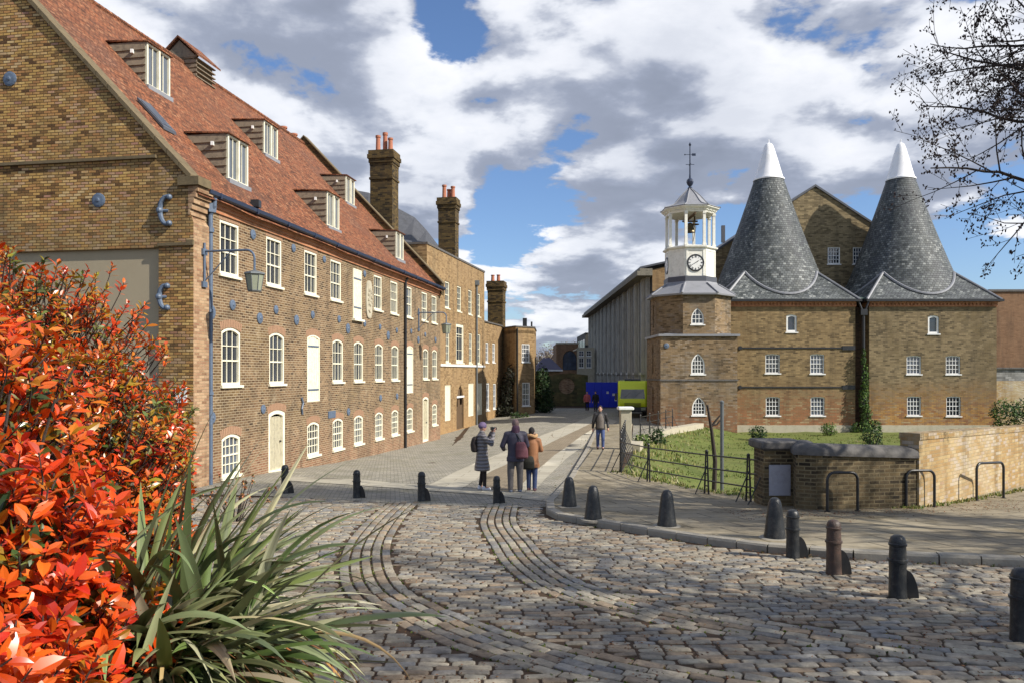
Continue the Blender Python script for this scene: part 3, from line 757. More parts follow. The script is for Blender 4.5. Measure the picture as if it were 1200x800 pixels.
# rear, far end, and the corner pier
mb = MB()
gt = EZ + SL*WR
REC = [(0.85, -1.2), (16.0, -1.2), (16.0, Z(3.22)), (0.85, Z(3.22))]
wall_mb(mb, gable1, [(-0.14, -1.0), (0.85, -1.0), (0.85, Z(3.22)), (16.0, Z(3.22)), (16.0, -1.0), (16.4, -1.0), (16.4, EZ+0.1), (WR, gt+0.25), (0.25, EZ+0.5), (-0.02, EZ+0.12), (-0.02, Z(4.2)), (-0.14, Z(3.85))], [])
for a0, a1, z0, z1 in ((0.85, 0.85, -1.0, Z(3.22)), (16.0, 16.0, -1.0, Z(3.22))):
    mb.face([gable1.at(a0, z0), gable1.at(a0, z0, -0.10), gable1.at(a0, z1, -0.10), gable1.at(a0, z1)][::(1 if a0 > 5 else -1)])
mb.face([gable1.at(0.85, Z(3.22)), gable1.at(0.85, Z(3.22), -0.10), gable1.at(16, Z(3.22), -0.10), gable1.at(16, Z(3.22))])
mb.obox(gable1.at(16.4, -1, 0), S*LEN1, Vector((0, 0, EZ+1)), GD*-0.3)
mb.build('gable_wall', M['brick_gable'], mill)
mb = MB()
mb.face([street1.at(0, -1, 0.14), street1.at(0.72, -1, 0.14), street1.at(0.72, Z(3.85), 0.14), street1.at(0, Z(3.85), 0.14)])
mb.face([street1.at(0.72, -1, 0.14), street1.at(0.72, -1, 0.0), street1.at(0.72, Z(3.85), 0.0), street1.at(0.72, Z(3.85), 0.14)])
mb.face([street1.at(0, Z(3.85), 0.14), street1.at(0.72, Z(3.85), 0.14), street1.at(0.72, Z(4.0), 0.02), street1.at(0, Z(4.0), 0.02)])
mb.face([street1.at(0.003, Z(4.0), 0.02), street1.at(0.72, Z(4.0), 0.02), street1.at(0.72, Z(4.6), 0.02), street1.at(0.003, Z(4.6), 0.02)])
for k in range(5):
    fbox(mb, street1, 0.0-0.02, 0.70, Z(4.05+k*0.15), Z(4.05+k*0.15+0.14), 0.0, 0.05+0.055*k)
mb.build('corner_pier', M['brick_pink'], mill)
mb = MB()
fbox(mb, gable1, -0.16, 0.85, Z(3.26), Z(3.34), 0.0, 0.06)
fbox(mb, gable1, 0.9, 16.4, Z(5.55), Z(5.63), 0.0, 0.07)
fbox(mb, gable1, -0.16, 0.03, Z(3.34), Z(3.40), 0.0, 0.06)
mb.build('string_course', M['coping_moss'], mill)
mb = MB(); mb.face([gable1.at(0.84, -1, -0.09), gable1.at(16.1, -1, -0.09), gable1.at(16.1, Z(3.3), -0.09), gable1.at(0.84, Z(3.3), -0.09)][::-1])
mb.build('render_panel', M['render'], mill)
# gable copings (near, raised on the gable; far, on a parapet)
mb = MB()
def coping(mb, t0, t1, w0, w1, dz0, dz1):
    p = [rp(t0, w0, dz0), rp(t1, w0, dz0), rp(t1, w1, dz0), rp(t0, w1, dz0)]
    q = [x+Vector((0, 0, dz1-dz0)) for x in p]
    mb.hull8([p[0], p[1], p[2], p[3], q[0], q[1], q[2], q[3]][::1] if (p[1]-p[0]).cross(p[3]-p[0]).z > 0 else [p[3], p[2], p[1], p[0], q[3], q[2], q[1], q[0]])
n = 24
for k in range(n):
    w0 = -0.1+(WR+0.1)*k/n; w1 = -0.1+(WR+0.1)*(k+1)/n-0.015
    j = random.uniform(0, 0.02)
    coping(mb, -0.07, 0.42, w0, w1, 0.16, 0.30+j)
for k in range(n):
    w0 = WR+WR*k/n; coping(mb, -0.07, 0.42, w0, w0+WR/n-0.015, 0.16, 0.30)
fbox(mb, street1, -0.10, 0.50, Z(4.80), Z(5.02), -0.25, 0.34)
mb.build('coping', M['coping_moss'], mill)
mb = MB()
coping(mb, LEN1-0.45, LEN1+0.05, -0.2, WR, -0.3, 0.42); coping(mb, LEN1-0.45, LEN1+0.05, WR, 2*WR, -0.3, 0.42)
wall_mb(mb, Frame3(O1+S*(LEN1), GD, S), [(0, -1), (16.3, -1), (16.3, EZ), (WR, gt+0.1), (0, EZ)], [])
mb.build('far_gable_parapet', M['brick_chimney'], mill)
mb = MB()
coping(mb, LEN1-0.5, LEN1+0.1, -0.25, WR, 0.424, 0.50); coping(mb, LEN1-0.5, LEN1+0.1, WR, 2*WR, 0.424, 0.5)
mb.build('coping', M['coping_moss'], mill)
# roof
mb = MB(); NS = 48
for side in (0, 1):
    for i in range(NS):
        for j in range(16):
            t0, t1 = 0.05+(LEN1-0.5)*i/NS, 0.05+(LEN1-0.5)*(i+1)/NS
            a = -0.28+(WR+0.28)*j/16; b_ = -0.28+(WR+0.28)*(j+1)/16
            if side: a, b_ = 2*WR-a, 2*WR-b_
            f = lambda t_, w_: rp(t_, w_, 0.05*mnoise.noise(Vector((t_*0.45, w_*0.5, side*9)))+0.02*mnoise.noise(Vector((t_*2.5, w_*2, side*9))))
            q = [f(t0, a), f(t1, a), f(t1, b_), f(t0, b_)]
            mb.face(q if side == 1 else q[::1])
for k in list(mb.f): pass
roof1 = mb.build('roof', M['tiles'], mill)
mb = MB()
for i in range(70):
    t0 = 0.1+(LEN1-0.6)*i/70; t1 = 0.1+(LEN1-0.6)*(i+0.96)/70
    a = rp(t0, WR, -0.02); b_ = rp(t1, WR, -0.02)
    mb.tube([a, b_], [0.13, 0.12], 8)
mb.build('ridge_tiles', M['tiles'], roof1)
# corbelled cornice and gutter
mb = MB()
fbox(mb, street1, 0.72, LEN1, Z(4.35), Z(4.46), -0.1, 0.05); fbox(mb, street1, 0.72, LEN1, Z(4.463), Z(4.56), -0.1, 0.10)
fbox(mb, street1, 0.72, LEN1, Z(4.563), Z(4.66), -0.1, 0.16)
mb.build('cornice', M['brick_orange'], mill)
mb = MB()
g0, g1 = 0.5, LEN1+0.1; prof = [(0.06, 4.70), (0.10, 4.68), (0.26, 4.68), (0.31, 4.72), (0.32, 4.82), (0.29, 4.82), (0.27, 4.74), (0.10, 4.74)]
mb.rings([[street1.at(t_, Z(p[1]), p[0]) for p in prof] for t_ in (g0, g1)])
for k in range(12): fbox(mb, street1, 2*k+1.0, 2*k+1.06, Z(4.668), Z(4.825), 0.1, 0.33)
gut = mb.build('gutter', M['bluedark'], mill)
mb = MB()
x_ = 0.86
mb.tube([street1.at(x_, Z(4.66), 0.22), street1.at(x_, Z(4.45), 0.2), street1.at(x_, Z(4.2), 0.09), street1.at(x_, -0.3, 0.09)], 0.062, 10)
mb.lathe([(0.1, 0), (0.1, 0.12)], street1.at(x_, Z(3.75), 0.09), 10)
mb.lathe([(0.085, 0), (0.085, 0.08)], street1.at(x_, Z(1.6), 0.09), 10); mb.lathe([(0.085, 0), (0.085, 0.08)], street1.at(x_, Z(-0.6), 0.09), 10)
mb.lathe([(0.14, 0), (0.155, 0.24)], street1.at(x_, Z(4.28), 0.11), 4)
mb.build('downpipe', M['blue'], mill)
td = street1.from_px(473.5, 400)[0]
mb = MB(); mb.tube([street1.at(td, Z(4.6), 0.2), street1.at(td, Z(4.4), 0.08), street1.at(td, -0.75, 0.08)], 0.062, 10)
for q in (3.6, 1.9, 0.2, -1.6): mb.lathe([(0.085, 0), (0.085, 0.07)], street1.at(td, Z(q), 0.08), 10)
o = mb.build('downpipe', M['black'], mill); o['label'] = 'black downpipe between the windows'
for kind, a, z, sh in jobs:
    if kind == 'win': window(mill, street1, a, z, sh, 3, (0.24, 0.70), 0.42, rail=0.45) if False else window(mill, street1, a, z, sh, cols=3, rows=(0.70,), rail=0.42)
    elif kind == 'low': window(mill, street1, a, z, sh, cols=4, rows=(0.25, 0.75), rail=0.5, ft=0.08)
    elif kind == 'loft':
        d = board_door(mill, street1, a, z, sh, 'loft_door', hinges=(0.45, 1.62), out=0.05, ft=0.04, inset=0.02); d['label'] = 'plain cream loading door on the top floor'
        sb = MB(); fbox(sb, street1, a-0.55, a+0.55, z-0.1, z-0.01, -0.1, 0.14); sb.build('sill', M['cream'], d)
    elif kind == 'loft2':
        board_door(mill, street1, a, z, sh, 'loft_door', hinges=(0.42, 1.95), out=0.02, ft=0.05, inset=0.03)
    elif kind == 'door':
        d = board_door(mill, street1, a, z, sh, 'door', out=0.0, handle=True, boards=2, inset=0.09, ft=0.12)
# brick arches over the openings
ARCH = paint('rubbed_brick', A(168, 126, 92, .8), 0.9, 0.3, 9, dirt=A(126, 96, 66))
for kind, a, z, sh in jobs:
    mb = MB()
    h = max(p[1] for p in sh); w = max(p[0] for p in sh)*2
    if kind == 'loft' : continue
    nb = 13; rise = 0.10 if kind != 'win' or z < 3.3 else 0.0
    for i in range(nb):
        x0 = -w/2-0.04+(w+0.08)*i/nb; x1 = x0+(w+0.08)/nb-0.012
        zz = z+h-rise+rise*max(0, 1-((x0+x1)/w)**2)
        q = [street1.at(a+x0, zz+0.005, 0.004), street1.at(a+x1, zz+0.005, 0.004), street1.at(a+x1*1.1, zz+0.23, 0.004), street1.at(a+x0*1.1, zz+0.23, 0.004)]
        mb.face(q)
        mb.face([street1.at(a+x0, zz+0.005, 0.004), street1.at(a+x0, zz+0.005, -0.05), street1.at(a+x1, zz+0.005, -0.05), street1.at(a+x1, zz+0.005, 0.004)])
    mb.build('brick_arch', ARCH, mill)

# tie plates
for (u, v, r_) in ((247, 366, .20), (272, 357.5, .15), (304, 373, .17), (323, 363, .14), (347, 375, .17), (366, 369, .14), (296, 275, .15), (343.5, 291, .14), (379.6, 304, .13), (397, 374, .14), (407.4, 385, .20), (427, 379, .14), (427, 321, .14),
                   (445, 383, .13), (454.6, 393, .20), (464.6, 387, .13), (481.6, 388, .13), (490, 398, .18), (498, 392, .13), (510, 398, .16), (308, 479, .14), (408, 482, .15), (445.6, 466, .15), (465, 464, .15), (248, 489, .16)):
    a, z = street1.from_px(u, v); disc_tie(mill, street1, a, z, r_)
for (u, v, r_) in ((12, 93, .20), (116, 235, .19)):
    a, z = gable1.from_px(u, v); disc_tie(mill, gable1, a, z, r_)
def curl_tie(cu, cv, sz):
    a, z = gable1.from_px(cu, cv); mb = MB()
    pts = []
    for k in range(13):
        th = R(70+ 220*k/12); rr = sz*(1.0)
        pts.append(gable1.at(a - (-1)*0 + (-rr*0.55*math.cos(th)), z+rr*math.sin(th), 0.05))
    mb.tube(pts, [0.045+0.02*math.sin(math.pi*k/12) for k in range(13)], 8); mb.ball(pts[6]+gable1.n*0.02, 0.09); mb.ball(pts[0], 0.075); mb.ball(pts[-1], 0.075)
    mb.tube([gable1.at(a, z, -0.02), pts[6]], 0.04, 6)
    mb.build('wall_tie', M['blue'], mill)['label'] = 'blue C-shaped iron tie'
curl_tie(197, 247, 0.36); curl_tie(195, 348, 0.30)
a, z = street1.from_px(353, 475); mb = MB(); mb.tube([street1.at(a-.03, z+.28, .03), street1.at(a+.05, z+.1, .05), street1.at(a-.05, z-.1, .05), street1.at(a+.03, z-.28, .03)], .035, 6); mb.build('wall_tie', M['blue'], mill)['label'] = 'dark S-shaped iron tie'
a, z = street1.from_px(388.5, 485); mb = MB(); fbox(mb, street1, a-.33, a+.33, z-.13, z+.13, 0, .03); mb.build('name_plate', M['blue'], mill)
# oval cast plaque beside the loading door
a, z = street1.from_px(431.8, 351); mb = MB()
ring = []
for k in range(20):
    th = 2*math.pi*k/20; ring.append((0.36*abs(math.cos(th))**0.6*(1 if math.cos(th) >= 0 else -1), 0.80*abs(math.sin(th))**0.75*(1 if math.sin(th) >= 0 else -1)))
mb.rings([[street1.at(a+p[0], z+p[1], 0.002) for p in ring], [street1.at(a+p[0], z+p[1], 0.05) for p in ring], [street1.at(a+p[0]*.85, z+p[1]*.9, 0.06) for p in ring]])
for k in range(9):
    th = 2*math.pi*k/9; mb.ball(street1.at(a+0.2*math.cos(th), z+0.1+0.33*math.sin(th), 0.07), (0.06, 0.06, 0.09), 6, 4)
mb.tube([street1.at(a-.15, z-.45, .07), street1.at(a, z-.55, .08), street1.at(a+.15, z-.45, .07)], .03, 6); mb.tube([street1.at(a, z-.1, .07), street1.at(a+.04, z+.3, .07)], .04, 6)
pl = mb.build('wall_emblem', M['stone_pale'], mill)
# small white notice on the gable end
a, z = gable1.from_px(213, 462); mb = MB(); fbox(mb, gable1, a-.15, a+.17, z-.2, z+.2, 0, .02); nb_ = mb.build('notice_board', M['white'], mill)
# dormers and roof furniture
def roof_hit(u, v):
    d = Vector(((u-HU)/FP, 1, (HV-v)/FP)); n_ = Vector((0, 0, 1)) - GD*SL
    p0 = rp(0, 0); c0 = Vector((0, 0, CZ)); k = (p0-c0).dot(n_)/d.dot(n_); p = c0+d*k; q = p-O1
    return q.dot(S), q.dot(GD)
DF = []
for (l, r_, nm) in (((266, 212), (291, 220), 0), ((172, 101), (199, 116), 0), ((308.5, 179), (326, 191), 0), ((382.5, 265), (398, 272), 0), ((404.5, 237), (416, 243), 0), ((463.7, 303), (473, 307), 0)):
    (t0, w0), (t1, w1) = roof_hit(*l), roof_hit(*r_)
    wm = (w0+w1)/2; tm = (t0+t1)/2; hw = 0.60; zb = EZ+SL*wm+0.03; H = 1.36
    d = MB()
    fr = Frame3(O1+GD*wm, S, N)
    back = H/SL*1.02
    # cheeks of lapped boards
    for sgn in (-1, 1):
        d = MB()
        for k in range(6):
            z0 = zb-0.1+ (H+0.1)*k/6; z1 = zb-0.1+(H+0.1)*(k+1)/6+0.02
            wb0 = max(0.0, (z0-zb)/SL); wb1 = (z1-zb)/SL
            tt = tm+sgn*(hw+0.02); o0, o1 = 0.055*sgn, 0.012*sgn
            q = [O1+S*(tt+o0)+GD*(wm+0.02)+Vector((0, 0, z0)), O1+S*(tt+o0)+GD*(wm+wb0+0.12)+Vector((0, 0, z0)), O1+S*(tt+o1)+GD*(wm+min(back, wb1)+0.12)+Vector((0, 0, z1)), O1+S*(tt+o1)+GD*(wm+0.02)+Vector((0, 0, z1))]
            d.face(q if sgn < 0 else q[::-1])
            d.face([q[0], q[1], q[1]-S*o0*0.9, q[0]-S*o0*0.9])
        if sgn < 0:
            dr = MB(); dr.obox(O1+S*(tm-hw)+GD*(wm+.06)+Vector((0, 0, zb-.02)), S*2*hw, GD*.04, Vector((0, 0, .07))); dr = dr.build('dormer', M['boards'], mill)
        d.build('dormer_cheek', M['boards'], dr)
    window(dr, fr, tm, zb, sh_rect(2*hw, H), cols=4, rows=(), rail=0, ft=0.06, out=0.03, sill=False, glass='glass_pale')
    rb = MB()
    a = O1+S*(tm-hw-0.07)+GD*(wm-0.09)+Vector((0, 0, zb+H+0.0)); b_ = O1+S*(tm-hw-0.07)+GD*(wm+back+0.1)+Vector((0, 0, zb+H+0.10))
    rb.obox(a, b_-a, S*(2*hw+0.14), Vector((0, 0, 0.045))); rb.build('dormer_roof', M['lead_dark' if False else 'tiles'], dr)
    mb = MB(); fbox(mb, fr, tm-hw+0.02, tm+hw-0.02, zb+0.02, zb+H-0.02, -0.005, 0.03)
    fbox(mb, fr, tm-0.025, tm+0.025, zb+0.05, zb+H-0.05, 0.01, 0.05)
    mb2 = MB(); fbox(mb2, fr, tm-0.04, tm+0.04, zb+0.05, zb+H-0.05, -0.05, 0.045); mb2.build('mullion', M['cream'], dr)
    lb = MB(); fbox(lb, fr, tm-hw-0.05, tm+hw+0.05, zb-0.14, zb+0.0, -0.06, 0.10); lb.build('apron', M['lead'], dr)
    vb = MB(); vb.box(O1+S*(tm-hw-0.08)+GD*(wm+0.45)+Vector((0, 0, zb+H*0.78)), (0.08, 0.14, 0.12)); vb.build('vent', M['white'], dr)
# rooflight
t0, w0 = roof_hit(185, 141)
mb = MB(); a = rp(t0-0.35, w0-0.42, 0.05); mb.obox(a, S*0.6, rp(t0-.35, w0+.42, 0.05)-a, Vector((0, 0, 0.09))); sk = mb.build('rooflight', M['lead_dark'], mill)
mb = MB(); a = rp(t0-0.28, w0-0.34, 0.145); mb.obox(a, S*0.46, rp(t0-.28, w0+.34, 0.145)-a, Vector((0, 0, 0.01))); mb.build('pane', M['glass'], sk)
t0, w0 = roof_hit(300, 243); mb = MB(); mb.box(rp(t0, w0, 0.1), (0.25, 0.25, 0.22)); mb.build('roof_vent', M['black'], mill)
# louvred ridge ventilator
t0 = 12.9
for kk in (1,):
    c = O1+S*t0+GD*(WR+0.1); zr = gt
    fr = Frame3(c+GD*-0.75, S, N)
    mb = MB(); wd, ln = 0.8, 1.5
    for k in range(6):
        z0 = zr-0.85+k*0.2
        mb.obox(c+GD*-wd+S*-ln/2+Vector((0, 0, z0)), S*ln, GD*0.12, Vector((0, 0, 0.04)))
        mb.obox(c+GD*-wd+S*(-ln/2)+Vector((0, 0, z0)), S*0.03, GD*wd*2, Vector((0, 0, 0.14)))
    mb.obox(c+GD*(-wd+0.14)+S*(-ln/2+0.05)+Vector((0, 0, zr-1.0)), S*(ln-0.1), GD*(2*wd-0.2), Vector((0, 0, 1.25)))
    lv = mb.build('ridge_ventilator', M['boards'], mill)
    mb = MB()
    for sgn in (-1, 1):
        a = c+S*(-ln/2-0.15)+GD*(sgn*(wd+0.15))+Vector((0, 0, zr+0.18)); b_ = c+S*(-ln/2-0.15)+Vector((0, 0, zr+1.05))
        mb.obox(a, b_-a, S*(ln+0.3), Vector((0, 0, 0.08)))
    mb.build('ventilator_roof', M['tiles'], lv)
    mb = MB(); mb.face([c+S*(-ln/2-0.02)+GD*wd+Vector((0, 0, zr+.2)), c+S*(-ln/2-0.02)+GD*-wd+Vector((0, 0, zr+.2)), c+S*(-ln/2-0.02)+Vector((0, 0, zr+.95))]); mb.build('ventilator_gable', M['boards'], lv)
def pot(parent, c, h=0.7, r_=0.16):
    mb = MB(); mb.lathe([(r_*1.15, 0), (r_, 0.08), (r_*0.85, h*0.85), (r_*1.08, h*0.88), (r_*1.08, h), (r_*0.7, h), (r_*0.65, h-0.15)], c, 12); return mb.build('chimney_pot', M['terracotta'], parent, smooth=True, autosm=35)
for t_ in (22.2, 23.5): pot(mill, rp(t_, WR+.3, -0.05), 0.75, 0.2)
def chimney(u0, u1, vt, vb_, Y, dep, label, pots, name='chimney_stack', grp='brick chimney stacks rising behind the street buildings', rot=ANG):
    """front face spans u0..u1 at depth Y; side shows towards the street"""
    a = P(u0, vt, Y); b_ = P(u1, vt, Y); zt = a.z; zb = P(u0, vb_, Y).z - 2.5
    root = thing(name, (a.x, Y, zb), label, 'chimney', grp)
    c = Vector(((a.x+b_.x)/2, Y+dep/2, 0)); w = (b_.x-a.x)*0.80; dep *= .78
    mb = MB(); mb.box(c+Vector((0, 0, (zb+zt-0.9)/2)), (w, dep, zt-0.9-zb), -rot); mb.build('shaft', M['brick_chimney'], root)
    mb = MB()
    for k, (e, z0, z1) in enumerate(((0.08, 1.75, 1.62), (0.04, .9, .75), (0.12, .747, .5), (0.22, .497, .25), (0.14, .247, .0))):
        mb.box(c+Vector((0, 0, zt-(z0+z1)/2)), (w+1.3*e, dep+1.3*e, z0-z1), -rot)
    mb.box(c+Vector((0, 0, zt-1.2)), (w+.02, dep+.02, .64), -rot)
    mb.build('chimney_cap', M['stone_dark' if False else 'brick_chimney'], root)
    for i, (px, h) in enumerate(pots):
        pot(root, c+Vector((px*w, (0.15 if i % 2 else -0.1), zt)), h, 0.15)
    return root
chimney(431, 465, 175, 268, 46.0, 1.5, 'tall brick chimney with three orange pots above the far end of the red roof', [(-.26, 1.0), (0.02, 1.25), (.28, .85)])
chimney(512, 537.5, 231, 300, 53.0, 1.3, 'middle brick chimney standing behind the flat-topped brick house', [(-.24, .95), (0.02, .7), (.26, .85)])
ch3 = chimney(570.5, 593, 329, 385, 63, 1.6, 'lowest and farthest brick chimney with short dull red pots', [(-.25, .55), (.12, .6)])
# slate roof behind
sr = thing('slate_roofed_house', (-6, 52, 0), 'curved grey slate roof of the house behind the chimneys', 'building')
mb = MB()
L = [P(410, 222, 60), P(432, 226, 60), P(464, 243, 60), P(486, 255, 60), P(500, 270, 60), P(517, 292, 60)]
Fm = [P(396, 292, 52), P(425, 292, 52), P(460, 292, 52), P(480, 294, 52), P(497, 296, 52), P(513, 298, 54)]
for i in range(5): mb.face([Fm[i], Fm[i+1], L[i+1], L[i]])
for i in range(5): mb.face([L[i], L[i+1], L[i+1]+Vector((0, 9, -5)), L[i]+Vector((0, 9, -5))])
mb.build('roof', M['slate_plain'], sr)
mb = MB(); mb.prism([(-11.8, 52.3), (-5.1, 54.2), (-5.1, 68), (-14, 68)], 0, P(480, 294, 52).z-0.05); mb.build('wall', M['brick_dark'], sr)

# ------------------------------------------------------------------ flat-topped brick house
D2 = Vector((0.2167, 0.9762, 0)); N2 = Vector((0.9762, -0.2167, 0)); O2 = Vector((-4.92, 44.4, 0))
st2 = Frame3(O2, D2, N2)
off = thing('brick_house', O2, 'yellow-brown brick house with a flat parapet and white sill band beyond the long building', 'building')
holes = []; j2 = []
def pxwin(fr, u0, u1, vt, vb_): 
    a0, z0 = fr.from_px(u0, vb_); a1, _ = fr.from_px(u1, vb_); am = (a0+a1)/2
    um = (u0+u1)/2; _, zt = fr.from_px(um, vt); _, zb = fr.from_px(um, vb_); return am, zb, abs(a1-a0), zt-zb
for (u0, u1, vt, vb_, k) in ((521.5, 527, 330, 361, 'w'), (535.7, 540.8, 335.5, 365, 'w'), (548.8, 553.2, 340, 368.5, 'w'), (559, 563, 344, 371, 'w'),
                           (522.3, 527, 385, 424.5, 'w'), (534.5, 543.5, 380, 425, 'tall'), (549.5, 553.5, 390.5, 425.5, 'w'), (559, 563.2, 391.5, 426, 'w'),
                           (521.5, 528, 451, 492.5, 'shut'), (535, 543.5, 450.5, 502, 'goth'), (549, 555, 449, 487, 'shut'), (559, 564.8, 448.8, 485.5, 'shut')):
    a, z, w, h = pxwin(st2, u0, u1, vt, vb_)
    sh = sh_gothic(w, h) if k == 'goth' else sh_rect(w, h)
    holes.append((a, z, sh)); j2.append((k, a, z, sh))
mb = MB(); L2 = 13.2; PT = 7.4+CZ
wall_mb(mb, st2, [(0, -1.4), (L2, -1.4), (L2, PT), (0, PT)], holes, 0.16)
wall_mb(mb, Frame3(O2, -N2, -D2), [(0, -1.4), (9, -1.4), (9, PT), (0, PT)], [])
wall_mb(mb, Frame3(O2+D2*L2, -N2, D2), [(0, -1.4), (9, -1.4), (9, PT), (0, PT)], [])
mb.prism([(O2+D2*0.3-N2*0.3)[:2], (O2+D2*(L2-.3)-N2*0.3)[:2], (O2+D2*(L2-.3)-N2*9)[:2], (O2+D2*.3-N2*9)[:2]], PT-0.6, PT-0.3)
mb.build('wall', M['brick_office'], off)
mb = MB(); fbox(mb, st2, -0.03, L2+0.03, PT, PT+0.12, -0.35, 0.05)
mb.obox(Frame3(O2, -N2, -D2).at(0.35, PT, 0.05), -N2*8.6, D2*0.4, Vector((0, 0, 0.12))); mb.build('parapet_coping', M['stone_dark'], off)
a0, zb = st2.from_px(515.5, 427); mb = MB(); fbox(mb, st2, a0, L2-0.05, zb-.09, zb+.05, 0, 0.08); mb.build('sill_band', M['white'], off)
for k, a, z, sh in j2:
    if k == 'w': window(off, st2, a, z, sh, cols=2, rows=(.25, .75), rail=.5, ft=0.09, out=-0.03, mat='cream')
    elif k == 'tall': window(off, st2, a, z, sh, cols=2, rows=(.3, .7), rail=.78, ft=0.20, out=-0.02)
    elif k == 'shut': board_door(off, st2, a, z, sh, 'shutter', out=0.0, boards=2, inset=0.03, ft=0.05)
    else:
        d = board_door(off, st2, a, z, sh, 'door', mat='wood', frame='wood', out=-0.05, boards=3, handle=True)
        tb = MB(); w = max(p[0] for p in sh); zz = st2.from_px(539, 464.5)[1]; fbox(tb, st2, a-w, a+w, zz-.06, zz+.06, -.1, .04); tb.build('transom', M['white'], d)
a0, _ = st2.from_px(557.3, 400); mb = MB(); mb.tube([st2.at(a0, PT-1.1, .09), st2.at(a0, -.8, .09)], .07, 8); mb.bevbox(st2.at(a0, PT-1.05, .12), (.3, .3, .35)); mb.build('downpipe', M['steel'], off)
# lower wing and canted end
wing = thing('brick_wing', O2+D2*L2, 'low brick wing with a canted end bay and white sash windows past the flat-topped house', 'building')
LW = 6.3; WT = CZ+3.75
holes = []; j3 = []
for (u0, u1, vt, vb_) in ((570.3, 573.8, 401, 424.5), (578.2, 581.5, 402, 424.5), (570.8, 574.8, 448.5, 480.5), (579, 582.5, 449, 478.5)):
    a, z, w, h = pxwin(st2, u0, u1, vt, vb_); sh = sh_rect(w, h); holes.append((a, z, sh)); j3.append((a, z, sh))
mb = MB(); wall_mb(mb, st2, [(L2, -1.2), (L2+LW, -1.2), (L2+LW, WT), (L2, WT)], holes, 0.15, out=-0.08)
p0 = O2+D2*(L2+LW)-N2*0.08; P1 = Vector((0.30, 61.2, 0)); P2 = Vector((1.82, 62.6, 0)); P3 = Vector((2.15, 68.5, 0))
ZT = CZ+3.6
fA = Frame3(p0, P1-p0, Vector((P1-p0).cross(Vector((0, 0, 1))))); fB = Frame3(P1, P2-P1, (P2-P1).cross(Vector((0, 0, 1)))); fC = Frame3(P2, P3-P2, (P3-P2).cross(Vector((0, 0, 1))))
wall_mb(mb, fA, [(0, -1), ((P1-p0).length, -1), ((P1-p0).length, ZT), (0, ZT)], [])
wB = []
for (u0, u1, vt, vb_) in ((611.5, 620.5, 403, 424), (612, 620.8, 448, 475)):
    a, z, w, h = pxwin(fB, u0, u1, vt, vb_); wB.append((a, z, sh_rect(w, h)))
wall_mb(mb, fB, [(0, -1), ((P2-P1).length, -1), ((P2-P1).length, ZT), (0, ZT)], wB, .12)
wall_mb(mb, fC, [(0, -1), ((P3-P2).length, -1), ((P3-P2).length, ZT), (0, ZT)], [])
mb.prism([p0[:2], P1[:2], P2[:2], P3[:2], (-6, 70), (-8, 58.5)], ZT-0.5, ZT-0.25)
mb.build('wall', M['brick_office'], wing)
for a, z, sh in j3: window(wing, Frame3(O2-N2*.08, D2, N2), a, z, sh, cols=2, rows=(.25, .75), rail=.5, ft=.1, out=-.03, mat='white')
for a, z, sh in wB: window(wing, fB, a, z, sh, cols=4, rows=(.25, .75), rail=.5, ft=.06, out=0.0, mat='white', bar=.035)
mb = MB(); fbox(mb, fB, -.05, (P2-P1).length+.05, ZT, ZT+.1, -.3, .06); fbox(mb, fC, .05, (P3-P2).length, ZT, ZT+.1, -.3, .06); fbox(mb, fA, 0.0, (P1-p0).length-.08, ZT, ZT+.1, -.3, .06)
fbox(mb, st2, L2+.02, L2+LW-.1, WT, WT+.1, -.4, .0); mb.build('parapet_coping', M['stone_dark'], wing)
mb = MB(); mb.tube([fB.at(0.1, ZT-.1, .08), fB.at(.1, -.4, .08)], .06, 8); mb.build('downpipe', M['black'], wing)
mb = MB(); mb.box(P(615, 380, 64), (.35, .35, 1.0)); mb.box(P(623, 382, 64), (.14, .14, .7)); mb.build('flue', M['black'], wing)

# ------------------------------------------------------------------ clock tower
TX0, TX1, TY0, TY1 = 9.28, 14.08, 48.0, 52.8
tw = thing('clock_tower', ((TX0+TX1)/2, TY0, -.1), 'octagonal brick clock tower with white lantern and weathervane', 'clock tower')
fT = Frame3((TX0, TY0), (1, 0), (0, -1)); fL = Frame3((TX0, TY1), (0, -1), (-1, 0))
zS, zC, zU = CZ-.48, CZ+2.24, CZ+4.86
TWW = TX1-TX0
def gw(fr, u, vt, vb_, w): 
    a, zb = fr.from_px(u, vb_); _, zt = fr.from_px(u, vt); return a, zb, sh_gothic(w, zt-zb)
gA = gw(fT, 818, 414, 438, .86); gB = gw(fT, 819, 464.5, 486, .86)
mb = MB()
wall_mb(mb, fT, [(0, -.6), (TWW, -.6), (TWW, zC), (0, zC)], [gA, gB], .2)
slA = (2.2, CZ-.1, sh_gothic(.45, 2.0)); slB = (2.2, CZ-2.6, sh_gothic(.6, 1.7))
wall_mb(mb, fL, [(0, -.6), (4.8, -.6), (4.8, zC), (0, zC)], [slA, slB], .25)
wall_mb(mb, Frame3((TX1, TY0), (0, 1), (1, 0)), [(0, -.6), (4.8, -.6), (4.8, zC), (0, zC)], [])
mb.build('base_wall', M['brick_tower'], tw)
mb = MB(); fbox(mb, fT, -.05, TWW+.05, zS-.05, zS+.05, 0, .05); fbox(mb, fL, 0, 4.8, zS-.05, zS+.05, 0, .05); mb.build('string_course', M['stone_dark'], tw)
CX, CY = (TX0+TX1)/2, (TY0+TY1)/2
def octo(r_, z, ph=R(22.5)): return [Vector((CX+r_*math.cos(ph+R(45)*k), CY+r_*math.sin(ph+R(45)*k), z)) for k in range(8)]
RO = 2.4/math.cos(R(22.5))
mb = MB()
pts = octo(RO, 0)
